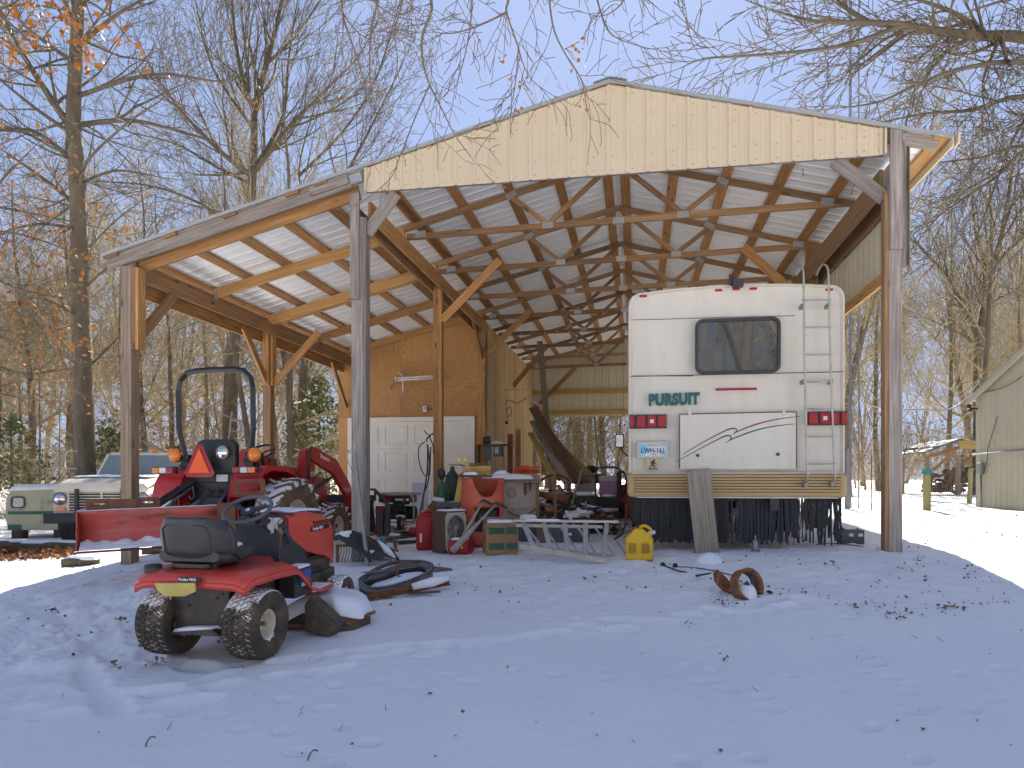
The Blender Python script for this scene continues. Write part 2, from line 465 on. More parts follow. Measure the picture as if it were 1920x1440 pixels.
# roof frame
def purlin(u, v0=-.06, v1=LEN + .05, mat='wood', w=.14, dz=0):
    mb = MB(); n = 4; L = (v1 - v0) / n
    sl = .2515 if u < RU else -.257
    ax = V3((1, 0, sl)).normalized(); up = V3((-sl, 0, 1)).normalized()
    z = roofz(u) - .012 - .02 + dz
    mb.beam((u, v0, z), (u, v1, z), w, .038, up)
    return part(mb, 'purlin', mat)
for k in range(5):
    purlin(RU - .13 - k * .70, mat='wood'); 
    purlin(RU + .13 + k * .70, mat='wood')
for k in range(6): purlin(UM + .02 - k * .655 if k else UM + .16, v1=2 * BAY + .03, mat='wood')
purlin(UR + .46, mat='wood_new')
purlin(UL - .2, v1=2 * BAY + .03, mat='wood_grey')
for u in (UM + .16 - 0.70,): pass
# trusses
def plate(mb, u, v, z, w=.16, h=.09, a=0):
    mb.box((u, v, z), (w, .044, h), Matrix.Rotation(-a, 3, 'Y'))
def truss(v):
    mb = MB(); uL, uR = UM + .12, UR - .12
    zL, zR = 4.38, 4.49
    def zb(t): return zL + (zR - zL) * t + .045
    def ub(t): return uL + (uR - uL) * t
    zt = lambda u: roofz(u) - .012 - .04 - .05
    j = [rnd.uniform(-.012, .012) for _ in range(4)]
    mb.beam((uL - .1, v, zb(0)), (ub(.52), v, zb(.52) + j[0]), .038, .089)
    mb.beam((ub(.52), v, zb(.52) + j[0]), (uR + .1, v, zb(1)), .038, .089)
    mb.beam((uL - .3, v, zt(uL - .3)), (RU, v, zt(RU)), .038, .089)
    mb.beam((RU, v, zt(RU)), (uR + .3, v, zt(uR + .3)), .038, .089)
    T = [(.25, .34), (.75, .66)]
    for tt, tb in T:
        mb.beam((ub(tt), v, zt(ub(tt)) - .03), (ub(tb), v, zb(tb) + .03), .037, .07)
    for tb in (.34, .66):
        mb.beam((RU + (-.06 if tb < .5 else .06), v, zt(RU) - .05), (ub(tb), v, zb(tb) + .03), .037, .07)
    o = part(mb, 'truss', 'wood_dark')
    for (u, z, a) in ((ub(.34), zb(.34) + .015, 0), (ub(.66), zb(.66) + .015, 0), (ub(.51), zb(.51), 0), (uL + .12, zb(0) + .03, .12), (uR - .12, zb(1) + .03, -.12), (ub(.25), zt(ub(.25)) - .01, .55), (ub(.75), zt(ub(.75)) - .01, -.55)):
        q = MB(); plate(q, u, v, z, a=a); q.build('gusset_plate', 'plate', o)
for n in range(1, 9): truss(1.83 * n - (0.03 if n in (2, 4, 6, 8) else 0))
# front end truss: only its ends show either side of the gable sheet
mb = MB()
zt = lambda u: roofz(u) - .10
mb.beam((UM - .35, -.03, zt(UM - .35)), (RU, -.03, zt(RU)), .038, .14)
mb.beam((RU, -.03, zt(RU)), (UR + .44, -.03, zt(UR + .44) + .01), .038, .14)
mb.beam((UM + .1, -.02, 4.41), (UR - .1, -.02, 4.41), .038, .10)
o = part(mb, 'end_truss', 'wood_grey', bevel=.003)
for u in (UM - .03, UR + .02):
    q = MB(); q.box((u, -.055, zt(u) - .005), (.17, .012, .11), Matrix.Rotation(.25 if u > RU else -.25, 3, 'Y')); q.build('gusset_plate', 'plate', o)
# lean-to front fascia rafters (doubled) and inner rafters
def rafter(v, u0, u1, w=.038, h=.17, mat='wood', dz=0.0, nm='rafter'):
    mb = MB(); z = lambda u: roofz(u) - .012 - .04 - h / 2 / math.cos(.25) + dz
    mb.beam((u0, v, z(u0)), (u1, v, z(u1)), w, h, V3((-.25, 0, 1)).normalized())
    return part(mb, nm, mat, bevel=.003)
rafter(-.045, UL - .3, UM - .1, .04, .18, 'wood_grey', .03, 'fascia_board')
rafter(.12, UL + .06, UM - .04, .04, .18, 'wood', -.07)
rafter(1.83, UL + .1, UM - .02, .04, .16, 'wood_new', -.02)
for dv in (-.05, .05): rafter(3.66 + dv, UL + .02, UM - .02, .04, .18, 'wood_new', -.03)
rafter(5.49, UL + .1, UM - .02, .04, .16, 'wood', -.02)
rafter(7.26, UL + .02, UM - .02, .04, .14, 'wood', 0)
for v in (1.83, 5.49):   # joist hangers
    q = MB(); q.box((UL + .1, v, roofz(UL + .1) - .17), (.03, .06, .17)); part(q, 'joist_hanger', 'plate')
# fascia filler blocks under the roof edge
for u in (UL - .2, UL + .65, UL + 1.5, UL + 2.35, UM - .02 - .45):
    q = MB(); q.beam((u - .09, -.09, roofz(u - .09) - .045), (u + .09, -.09, roofz(u + .09) - .045), .05, .05, (-.25, 0, 1)); part(q, 'purlin_end', 'wood_dark')
q = MB(); q.beam((UM - .62, -.075, roofz(UM - .62) - .1), (UM - .12, -.075, roofz(UM - .12) - .1), .05, .12, (-.25, 0, 1)); part(q, 'splice_block', 'wood_grey')
# header beams
def header(u, z0, z1, v0, v1, w=.04, mat='wood', nm='header_beam'):
    mb = MB(); n = max(1, round((v1 - v0) / BAY))
    mb.beam((u, v0, (z0 + z1) / 2), (u, v1, (z0 + z1) / 2), w, z1 - z0)
    return part(mb, nm, mat, bevel=.003)
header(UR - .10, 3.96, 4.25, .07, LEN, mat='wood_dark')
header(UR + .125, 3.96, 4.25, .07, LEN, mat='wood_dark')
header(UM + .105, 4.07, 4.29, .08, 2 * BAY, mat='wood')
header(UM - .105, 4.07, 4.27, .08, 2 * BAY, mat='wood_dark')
header(UL + .10, 3.43, 3.62, .09, 2 * BAY - .02, mat='wood_dark')
header(UL - .11, 3.29, 3.50, .0, 2 * BAY - .02, mat='wood')
header(UL + .0, 3.63, 3.72, .09, 2 * BAY - .02, mat='wood_dark', nm='roof_plate')
# knee braces
def brace(p, q_, w=.04, h=.14, mat='wood', up=(0, 0, 1)):
    mb = MB(); mb.beam(p, q_, w, h, up); return part(mb, 'knee_brace', mat, bevel=.003)
brace((UM + .10, .0, 3.86), (UM + .48, .0, 4.34), .04, .15, 'wood_grey')
brace((UR - .09, .0, 3.90), (UR - .62, .0, 4.36), .04, .15, 'wood_grey')
for k in (1, 2): 
    brace((UM + .09, BAY * k - .1, 3.55), (UM + 1.12, BAY * k - .1, 4.55), .04, .14, 'wood')
for k in (1, 2, 3): brace((UR - .1, BAY * k - .1, 3.55), (UR - 1.10, BAY * k - .1, 4.55), .04, .14, 'wood')
brace((UM + .09, BAY * 3 - .1, 3.35), (UM + 1.0, BAY * 3 - .1, 4.4), .04, .13, 'wood_dark')
brace((UM + .09, BAY * 4 - .1, 3.0), (UM + 1.5, BAY * 4 - .1, 4.4), .04, .13, 'wood_dark')
brace((UM, 2 * BAY - .1, 3.55), (UM, 2 * BAY - 1.0, 4.25), .045, .19, 'wood')
brace((UL + .1, .08, 2.72), (UL + .1, .80, 3.44), .04, .15, 'wood_dark')
brace((UL, BAY - .08, 2.58), (UL, BAY - .86, 3.40), .04, .13, 'wood')
brace((UL + .08, BAY, 2.52), (UL + .98, BAY, 3.45), .04, .13, 'wood')
brace((UL, 2 * BAY - .06, 2.46), (UL, 2 * BAY - .88, 3.42), .04, .12, 'wood')
# roof sheets
mb = MB()
A = V3((0, 1, 0)); 
uE = UL - .33
BL = V3((-1, 0, -.2515)).normalized(); BR = V3((1, 0, -.257)).normalized()
ll = (RU - uE) * math.sqrt(1 + .2515 ** 2); lr = (UR + .55 - RU) * math.sqrt(1 + .257 ** 2)
NL = V3((-.2515, 0, 1)).normalized(); NR = V3((.257, 0, 1)).normalized()
# left slope: full length to the middle row, lean-to only over its two bays
lm = (RU - (UM - .1)) * math.sqrt(1 + .2515 ** 2)
mb = MB(); ribsheet(mb, (RU, 0, RZ - .012), A, BL, NL, -.11, LEN + .1, 0.0, ll, nb=12, wob=.004)
part(mb, 'roof_sheet', 'galv')
mb = MB(); ribsheet(mb, (RU, 0, RZ - .012), A, BR, NR, -.11, LEN + .1, 0.0, lr, nb=8, wob=.004)
part(mb, 'roof_sheet', 'galv')
mb = MB()
for B_, l0, l1, ss in ((BL, 0, ll, 1), (BR, 0, lr, -1)):
    p = V3((RU, -.125, RZ - .02)) + B_ * l0; q_ = V3((RU, -.125, RZ - .02)) + B_ * l1
    mb.beam(p, q_, .02, .04)
part(mb, 'edge_trim', 'galv_top')
mb = MB()
for B_, N_ in ((BL, NL), (BR, NR)):
    p = V3((RU, -.16, RZ + .012)); 
    mb.prism([(0, 0), (.2, 0), (.2, LEN + .3), (0, LEN + .3)], p, B_, (0, 1, 0), .004 if N_ is NR else -.004)
part(mb, 'ridge_cap', 'galv_top')
mb = MB(); mb.prism([(-.06, 0), (.06, 0), (.07, -.12), (-.05, -.1)], (UR + .59, -.12, roofz(UR + .59) - .0), (0, 1, 0), (0, 0, 1), .02)
mb.beam((UR + .56, -.12, roofz(UR + .56) - .06), (UR + .56, LEN, roofz(UR + .56) - .06), .02, .13)
part(mb, 'eave_trim', 'cream')
mb = MB(); mb.beam((uE + .0, -.12, roofz(uE) - .03), (uE + .0, 2 * BAY, roofz(uE) - .03), .02, .07); part(mb, 'eave_trim', 'cream')
M['cream_screw'] = pm('painted_screw_head', (.36, .29, .20), rough=.5)
# cream gable sheet
mb = MB()
ga0, ga1 = UM + .13, UR - .12
ribsheet(mb, (0, -.085, 0), (1, 0, 0), (0, 0, 1), (0, -1, 0), ga0, ga1, lambda a: 4.345 + .0 * a, lambda a: roofz(a) - .045, phase=RU, nb=1)
mb.mi = 1
a = RU - .2286 * 14
k = 0
while a < ga1:
    if a > ga0:
        for off in (-.045, .03):
            rows = [4.40, 4.56, roofz(a) - .11]
            if roofz(a) > 5.05: rows.append(4.95 + .1 * math.sin(k * 2.1))
            for z in rows:
                if z < roofz(a) - .08: mb.box((a + off, -.0875, z), (.011, .012, .011))
    a += .2286; k += 1
part(mb, 'gable_sheet', ['cream', 'cream_screw'])
mb = MB(); mb.box((UR - .115, -.10, (4.345 + roofz(UR - .1) - .045) / 2), (.02, .05, roofz(UR - .1) - 4.39)); mb.box((UM + .125, -.10, (4.345 + roofz(UM + .1) - .045) / 2), (.02, .05, roofz(UM + .1) - 4.39)); part(mb, 'gable_edge_trim', 'cream')
# right side skirt hung outside the posts
mb = MB(); ribsheet(mb, (UR + .17, 0, 0), (0, 1, 0), (0, 0, 1), (1, 0, 0), .0, LEN, 3.16, lambda a: roofz(UR + .17) - .05)
part(mb, 'side_skirt', 'cream_in', solid=.002)
mb = MB(); mb.beam((UR + .13, .07, 3.20), (UR + .13, LEN, 3.20), .04, .14); part(mb, 'skirt_girt', 'wood_new')
# back gable
mb = MB(); ribsheet(mb, (0, LEN + .06, 0), (1, 0, 0), (0, 0, 1), (0, 1, 0), UM, UR, 2.82, lambda a: roofz(a) - .05); part(mb, 'rear_gable_sheet', 'cream_in', solid=.002)
for z in (2.96, 3.62): 
    mb = MB(); mb.beam((UM, LEN + .02, z), (UR, LEN + .02, z), .04, .13); part(mb, 'girt', 'wood_yellow')
# ---- garage bay behind the lean-to
vF = 2 * BAY
mb = MB()
uW0, uW1 = -9.66, -6.13
dU0, dU1, dZ1 = -9.30, -6.50, 2.12
gz = -.36
def sheet(u0, u1, z0, z1, slope=False, turn=False, v=vF, th=.012):
    t0 = roofz(u0) - .02 if slope else z1; t1 = roofz(u1) - .02 if slope else z1
    mb.newoff()
    P = [(u0 + .002, z0 + .002), (u1 - .002, z0 + .002), (u1 - .002, t1), (u0 + .002, t0)]
    n = len(mb.V); P3 = [V3((a, v, b)) for a, b in P]
    vs = P3 + [p + V3((0, th, 0)) for p in P3]
    uv = [(b, a) for a, b in P] if turn else P
    mb.add(vs, [(0, 1, 2, 3), (0, 4, 5, 1), (1, 5, 6, 2), (2, 6, 7, 3), (3, 7, 4, 0), (7, 6, 5, 4)], [uv, [uv[0]] * 4, [uv[1]] * 4, [uv[2]] * 4, [uv[3]] * 4, [uv[3], uv[2], uv[1], uv[0]]])
sheet(uW0, -8.16, 2.22, 9, True, True)
sheet(-8.16, -7.45, 3.50, 9, True, True)
sheet(-7.45, -6.13, 3.50, 9, True, True)
sheet(-8.16, -6.13, 2.22, 3.50, False, False)
sheet(uW0, -9.41, -.6, 2.22, False, True)
sheet(-6.40, uW1, -.6, 2.22, False, True)
part(mb, 'front_wall', 'ply')
mb = MB(); mb.box((-7.9, vF + .04, 1.9), (3.4, .04, 4.6)); 
mb2 = MB(); mb2.box((-7.9, vF + .06, 1.6), (3.35, .02, 3.9)); part(mb2, 'wall_framing', 'wood_dark')
mb = MB()
mb.box((-9.355, vF - .03, .86), (.11, .05, 2.62)); mb.box((-6.445, vF - .03, .86), (.11, .05, 2.62)); mb.box((-7.9, vF - .034, 2.17), (3.02, .05, .10))
part(mb, 'door_trim', 'white', bevel=.004)
# sectional garage door: 4 rows x 4 raised panels
gd = MB(); dw = (dU1 - dU0); rh = (dZ1 - gz) / 4
gd.box(((dU0 + dU1) / 2, vF + .01, (gz + dZ1) / 2), (dw, .03, dZ1 - gz))
garage = part(gd, 'garage_door', 'white')
for r_ in range(4):
    q = MB(); z0 = gz + r_ * rh
    q.box(((dU0 + dU1) / 2, vF - .012, z0 + rh / 2), (dw - .01, .012, rh - .012))
    for c_ in range(4):
        cu = dU0 + dw * (c_ + .5) / 4; cz = z0 + rh / 2
        pw, ph_ = dw / 4 - .14, rh - .17
        ring_prism(q, rrect(pw, ph_, .01, 2), rrect(pw - .05, ph_ - .05, .01, 2), (cu, vF - .018, cz), (1, 0, 0), (0, 0, 1), .012)
        q.box((cu, vF - .02, cz), (pw - .1, .006, ph_ - .1))
    q.build('door_section', 'white', garage, bevel=.004)
# side wall of the enclosed bay: 4 ft grooved sheets
mb = MB()
vs_ = [7.34, 8.3, 9.5, 11.1, 12.6, 14.64]
for a, b in zip(vs_, vs_[1:]):
    mb.newoff(); u = UM + .09
    P = [V3((u, a + .012, -.4)), V3((u, b - .012, -.4)), V3((u, b - .012, 4.32)), V3((u, a + .012, 4.32))]
    vs = P + [p - V3((.015, 0, 0)) for p in P]; uv = [(p.z, p.y) for p in P]
    mb.add(vs, [(0, 1, 2, 3), (1, 5, 6, 2), (4, 0, 3, 7), (3, 2, 6, 7), (4, 7, 6, 5)], [uv, [uv[1]] * 4, [uv[0]] * 4, [uv[2]] * 4, [uv[0], uv[3], uv[2], uv[1]]])
part(mb, 'side_wall', 'ply_side')
mb = MB(); mb.box((UM + .06, 11, 1.9), (.01, 7.2, 4.7)); 
for v in vs_[1:-1]: mb.box((UM + .093, v, 1.95), (.01, .02, 4.7))
part(mb, 'wall_backing', 'wood_dark')
mb = MB(); mb.beam((UM + .02, vF - .095, 3.52), (UM + .02, vF - .095, 4.32), .04, .17, (1, 0, 0)); mb.beam((UM + .1, vF - .06, -.3), (UM + .1, vF - .06, 4.3), .045, .05, (1, 0, 0)); part(mb, 'corner_board', 'wood_dark')
# far wall of the lean-to bay sides
mb = MB(); ribsheet(mb, (uW0 + .02, 0, 0), (0, 1, 0), (0, 0, 1), (-1, 0, 0), vF + .02, LEN, -.5, 3.6); part(mb, 'outer_wall', 'cream_in', solid=.002)
# ================================================================ snow ground
import numpy as np
def lines(segs):
    out = []
    for a, b, st in segs:
        n = max(1, int(round((b - a) / st))); out += [a + (b - a) * i / n for i in range(n)]
    out.append(segs[-1][1]); return out
gx = lines([(-900, -300, 100), (-300, -100, 25), (-100, -40, 5), (-40, -14, 1.0), (-14, -6, .12), (-6, -4, .04), (-4, 4.2, .022), (4.2, 6, .04), (6, 14, .12), (14, 40, 1.0), (40, 100, 5), (100, 300, 25), (300, 900, 100)])
gy = lines([(-60, -10, 5), (-10, 2, .6), (2, 3, .1), (3, 6.2, .022), (6.2, 9.5, .035), (9.5, 16, .1), (16, 30, .3), (30, 60, 1.5), (60, 140, 8), (140, 1500, 80)])
fr = random.Random(11)
prints = []      # x, y, rx, ry, depth, angle
def ppx(x, y):   # ground point seen at photo pixel
    Y = 4.0
    for _ in range(12): Y = (EYE - gh0(px(x, Y), Y)) * F / max(20, y - 900)
    return px(x, Y), Y
pp = [(337, 1338), (409, 1343), (455, 1370), (533, 1377), (564, 1413), (628, 1436), (645, 1367), (693, 1396), (538, 1316), (610, 1333), (630, 1290), (845, 1270), (880, 1283), (780, 1293), (710, 1283),
      (1045, 1270), (1140, 1262), (1145, 1278), (1240, 1267), (1210, 1232), (1290, 1245), (1333, 1258), (1328, 1278), (1365, 1298), (1435, 1261), (1478, 1267), (1318, 1282), (1445, 1333), (1430, 1310), (1580, 1292), (1623, 1227), (1670, 1267), (1700, 1297), (1710, 1335), (1735, 1325), (1625, 1256), (1648, 1242), (1860, 1308), (1800, 1260), (1870, 1250), (1820, 1330), (1725, 1428), (1633, 1368), (1415, 1428), (1285, 1433), (1190, 1190), (1225, 1163), (1330, 1210), (1560, 1185), (1590, 1158), (960, 1262), (1010, 1150), (1080, 1161)]
for x, y in pp:
    X, Y = ppx(x, y); prints.append((X, Y, fr.uniform(.045, .065), fr.uniform(.028, .038), fr.uniform(.035, .055), fr.uniform(-.6, .6)))
# shuffled boot trails crossing the yard
for trail in ([(60, 1330), (200, 1310), (330, 1290), (520, 1240), (700, 1225), (960, 1195), (1150, 1175), (1300, 1160), (1480, 1140), (1640, 1120)],
              [(180, 1330), (300, 1330), (420, 1300), (600, 1262), (800, 1215), (1000, 1190)],
              [(140, 1160), (200, 1220), (160, 1290), (260, 1320)], [(250, 1190), (330, 1240), (420, 1250)],
              [(0, 1190), (120, 1150), (240, 1110)], [(20, 1140), (120, 1110), (240, 1080), (300, 1060)], [(700, 1120), (800, 1090), (900, 1060)], [(1180, 1160), (1330, 1140), (1500, 1120), (1660, 1090)]):
    P = [ppx(x, y) for x, y in trail]
    for (x0, y0), (x1, y1) in zip(P, P[1:]):
        L = math.hypot(x1 - x0, y1 - y0); n = max(2, int(L / .20))
        for i in range(n):
            t = i / n; X = x0 + (x1 - x0) * t + fr.gauss(0, .05); Y = y0 + (y1 - y0) * t + fr.gauss(0, .06)
            prints.append((X, Y, fr.uniform(.08, .16), fr.uniform(.05, .09), fr.uniform(.022, .05), math.atan2(y1 - y0, x1 - x0) + fr.uniform(-.3, .3)))
for _ in range(150):
    x = fr.uniform(5, 8.5) if fr.random() < .4 else fr.uniform(-9, 8); y = fr.uniform(8, 14) if x > 4.5 else fr.uniform(6.4, 8.4)
    prints.append((x, y, fr.uniform(.06, .14), fr.uniform(.05, .09), fr.uniform(.012, .03), fr.uniform(0, 3)))
GX = np.array(gx); GY = np.array(gy)
nx, ny = len(gx), len(gy)
Z = np.empty((ny, nx))
for j in range(ny):
    for i in range(nx):
        Z[j, i] = gh(gx[i], gy[j])
XX, YY = np.meshgrid(GX, GY)
for (X, Y, rx, ry, d, an) in prints:
    i0, i1 = np.searchsorted(GX, [X - .5, X + .5]); j0, j1 = np.searchsorted(GY, [Y - .5, Y + .5])
    if i1 <= i0 or j1 <= j0: continue
    dx = XX[j0:j1, i0:i1] - X; dy = YY[j0:j1, i0:i1] - Y
    a = (dx * math.cos(an) + dy * math.sin(an)) / rx; b = (-dx * math.sin(an) + dy * math.cos(an)) / ry
    q = a * a + b * b
    Z[j0:j1, i0:i1] += -d * np.exp(-q ** 2.2 * .8) + d * .10 * np.exp(-((np.sqrt(q) - 1.45) / .35) ** 2)
# churned area left of the mower
for j in range(ny):
    if not 4 < gy[j] < 9.5: continue
    for i in range(nx):
        if not -7 < gx[i] < 5.5: continue
        w = math.exp(-((gx[i] + 3.9) / 1.1) ** 2 - ((gy[j] - 6.0) / 1.5) ** 2) * .075 + .016 * sst((gy[j] - 5.2) / 2)
        Z[j, i] += w * 1.3 * mnoise.fractal(V3((gx[i] * 4.0, gy[j] * 4.0, 9)), .8, 2.1, 5)
me = bpy.data.meshes.new('ground')
co = np.stack([XX.ravel(), YY.ravel(), Z.ravel()], 1).astype('f')
me.vertices.add(nx * ny); me.vertices.foreach_set('co', co.ravel())
jj, ii = np.meshgrid(np.arange(ny - 1), np.arange(nx - 1), indexing='ij')
a = (jj * nx + ii).ravel(); quads = np.stack([a, a + 1, a + nx + 1, a + nx], 1).astype('i')
me.loops.add(quads.size); me.loops.foreach_set('vertex_index', quads.ravel())
me.polygons.add(len(quads)); me.polygons.foreach_set('loop_start', np.arange(0, quads.size, 4, dtype='i'))
me.polygons.foreach_set('use_smooth', np.ones(len(quads), bool))
me.update(calc_edges=True); me.validate()
ground = bpy.data.objects.new('ground', me); col.objects.link(ground)
tag(ground, 'snow covered yard with footprints and bare patches', None, kind='structure')
m, nt, b = base('snow_ground')
geo = nt.nodes.new('ShaderNodeNewGeometry')
mp = nt.nodes.new('ShaderNodeMapping'); mp.vector_type = 'POINT'
mp.inputs['Rotation'].default_value = (0, 0, -BA)
mp.inputs['Location'].default_value = (-(BO.x * math.cos(-BA) - BO.y * math.sin(-BA)), -(BO.x * math.sin(-BA) + BO.y * math.cos(-BA)), 0)
nt.links.new(geo.outputs['Position'], mp.inputs[0])
sep = nt.nodes.new('ShaderNodeSeparateXYZ'); nt.links.new(mp.outputs[0], sep.inputs[0])
def mathn(op, a_, b_=None, c_=None, clamp=False):
    n = nt.nodes.new('ShaderNodeMath'); n.operation = op; n.use_clamp = clamp
    for k, val in enumerate((a_, b_, c_)):
        if val is None: continue
        if isinstance(val, (int, float)): n.inputs[k].default_value = val
        else: nt.links.new(val, n.inputs[k])
    return n.outputs[0]
def band(s, lo, hi, soft):
    return mathn('MULTIPLY', mathn('MULTIPLY_ADD', s, 1 / soft, -lo / soft, True), mathn('MULTIPLY_ADD', s, -1 / soft, hi / soft, True), None, True)
inside = mathn('MULTIPLY', band(sep.outputs[0], -9.9, .1, .8), band(sep.outputs[1], .7, 16, 1.6))
n1 = tex(nt, 'noise', 1.0, (1.6, 1.6, 1), 'Object', detail=8, rough=.65)
th = mathn('SUBTRACT', .74, mathn('MULTIPLY', inside, .22))
bare = mathn('MULTIPLY_ADD', mathn('SUBTRACT', n1, th), 16, 0, True)
far = mathn('MULTIPLY_ADD', mathn('SUBTRACT', tex(nt, 'noise', 1.0, (.22, .12, 1), 'Object', detail=6, rough=.7), .545), 8, 0, True)
sepw = nt.nodes.new('ShaderNodeSeparateXYZ'); nt.links.new(geo.outputs['Position'], sepw.inputs[0])
farm = mathn('MULTIPLY_ADD', sepw.outputs[1], 1 / 8, -16 / 8, True)
bare = mathn('MAXIMUM', bare, mathn('MULTIPLY', mathn('MULTIPLY', far, farm), .75))
dirt = ramp(nt, tex(nt, 'noise', 14, detail=6), [(.3, (.10, .065, .04)), (.55, (.17, .12, .075)), (.75, (.25, .17, .10))])
sn = ramp(nt, tex(nt, 'noise', 1.3, detail=5), [(.3, (.86, .84, .85)), (.7, (.90, .88, .88))])
nt.links.new(mixc(nt, bare, sn, dirt), b.inputs['Base Color'])
b.inputs['Roughness'].default_value = .7
b.inputs['Specular IOR Level'].default_value = .25
h1 = tex(nt, 'noise', 9, detail=5, rough=.6); h2 = tex(nt, 'noise', 120, detail=2)
hh = mathn('ADD', mathn('MULTIPLY', h1, 1.0), mathn('MULTIPLY', h2, .12))
hh = mathn('SUBTRACT', hh, mathn('MULTIPLY', bare, 1.2))
bump(nt, b, hh, .5, .025)
me.materials.append(m)
# ================================================================ bare winter trees
M['bark'] = pm('grey_brown_bark', (.19, .145, .095), (.085, .065, .045), scale=5, rough=.95, bmp=.9, bscale=14, stretch=(1, 1, .25), spots=(.24, .22, .14), sthr=.62, sscale=2.5, bdist=.03)
M['twig'] = pm('tan_twig_bark', (.42, .34, .185), (.21, .17, .10), scale=1.2, rough=.9)
M['twig_dark'] = pm('dark_twig_bark', (.20, .155, .115), (.13, .10, .078), scale=1.2, rough=.9)
M['branch'] = pm('olive_brown_branch', (.165, .13, .08), (.09, .072, .048), scale=2.5, rough=.95, bmp=.6, bscale=30)
M['leaf_dry'] = pm('dry_orange_oak_leaf', (.48, .19, .03), (.28, .10, .02), scale=3, rough=.7)
M['leaf_brown'] = pm('dry_brown_leaf', (.26, .13, .06), (.15, .075, .035), scale=9, rough=.8)
M['needle'] = pm('cedar_foliage', (.20, .21, .07), (.11, .13, .045), scale=2, rough=.8)
class TW:
    """collects tapering branch tubes quickly"""
    def __init__(s): s.V = []; s.F = []; s.tips = []
    def tube(s, P, Rr, n):
        base_ = len(s.V); k = len(P); V = s.V
        prev = None
        for i in range(k):
            p = P[i]
            t = P[min(i + 1, k - 1)] - P[max(i - 1, 0)]
            tl = t.length or 1; t = t / tl
            if prev is None:
                a = V3((.31, .57, .76)); a = a - t * a.dot(t); a.normalize()
            else:
                a = prev - t * prev.dot(t); a.normalize()
            prev = a; b = t.cross(a); r = Rr[i]
            for j in range(n):
                an = 6.2832 * j / n
                V.append(p + a * (r * math.cos(an)) + b * (r * math.sin(an)))
        F = s.F
        for i in range(k - 1):
            o = base_ + i * n
            for j in range(n):
                j2 = (j + 1) % n
                F.append((o + j, o + j2, o + n + j2, o + n + j))
    def mesh(s, name, mat):
        me = bpy.data.meshes.new(name); nv = len(s.V)
        co = np.empty(nv * 3, 'f'); co[:] = np.array([c for v in s.V for c in (v.x, v.y, v.z)], 'f')
        me.vertices.add(nv); me.vertices.foreach_set('co', co)
        f = np.array(s.F, 'i'); me.loops.add(f.size); me.loops.foreach_set('vertex_index', f.ravel())
        me.polygons.add(len(f)); me.polygons.foreach_set('loop_start', np.arange(0, f.size, f.shape[1], dtype='i'))
        me.polygons.foreach_set('use_smooth', np.ones(len(f), bool))
        me.update(calc_edges=True); me.materials.append(M[mat]); return me
def perp(d, rg):
    a = V3((rg.gauss(0, 1), rg.gauss(0, 1), rg.gauss(0, 1))); a = a - d * a.dot(d); return a.normalized()
def grow(tw, p, d, r, L, lvl, rg, c):
    """c: params (maxlvl, rmin, up, wig, spread, kids, ratio)"""
    if r < .02: ns = 3
    elif r < .05: ns = 4
    else: ns = 6
    k = max(3, min(9, int(L / c.get('seg', .35)) + 2)); sl = L / k
    P = [p.copy()]; Rr = [r]; D = [d.copy()]
    for i in range(k):
        d = (d + perp(d, rg) * rg.gauss(0, c['wig']) + V3((0, 0, c['up'] if lvl > 0 else .02))).normalized()
        p = p + d * sl; P.append(p.copy()); D.append(d.copy())
        t = (i + 1) / k
        Rr.append(max(r * (1 - t * (1 - c.get('tip', .28))), c['rmin']))
    tw.tube(P, Rr, ns)
    if lvl >= c['max']:
        tw.tips.append((P[-1], D[-1])); return
    nk = c['kids'][min(lvl, len(c['kids']) - 1)]
    nk = max(1, int(nk * (L / c['L0'][min(lvl, len(c['L0']) - 1)]) + rg.random()))
    nk = min(nk, 16)
    for q in range(nk):
        t = c.get('t0', .2) if lvl else c.get('bare', .4)
        t = t + (1 - t) * (q + rg.random()) / nk
        i = min(int(t * k), k - 1); f = t * k - i
        bp = P[i].lerp(P[i + 1], f); bd = D[i]
        an = R(rg.uniform(*c['ang']))
        nd = (bd * math.cos(an) + perp(bd, rg) * math.sin(an)).normalized()
        cr = max((Rr[i] * (1 - f) + Rr[i + 1] * f) * rg.uniform(.4, .68), c['rmin'])
        cl = L * rg.uniform(*c['ratio']) * (1.15 - .55 * t if lvl else 1.1 - .6 * (t - c.get('bare', .4)))
        if cl > .08: grow(tw, bp, nd, cr, cl, lvl + 1, rg, c)
    # continuation
    if lvl: grow(tw, P[-1], D[-1], Rr[-1], L * .5, lvl + 1, rg, c)
def leaves_mesh(pts, rg, size, mat, name='leaves', n=1, jit=.15, droop=.6):
    V = []; Fc = []
    for p, d in pts:
        for _ in range(n):
            c = p + V3((rg.gauss(0, jit), rg.gauss(0, jit), rg.gauss(0, jit) - .03))
            a = V3((rg.gauss(0, 1), rg.gauss(0, 1), -droop + rg.gauss(0, .7))).normalized(); b = perp(a, rg)
            nrm = a.cross(b); s = size * rg.uniform(.6, 1.25); o = len(V)
            V += [c, c + a * s * .45 + b * s * .33 + nrm * s * .08, c + a * s, c + a * s * .45 - b * s * .33 - nrm * s * .05]
            Fc.append((o, o + 1, o + 2, o + 3))
    t = TW(); t.V = V; t.F = Fc; return t.mesh(name, mat)
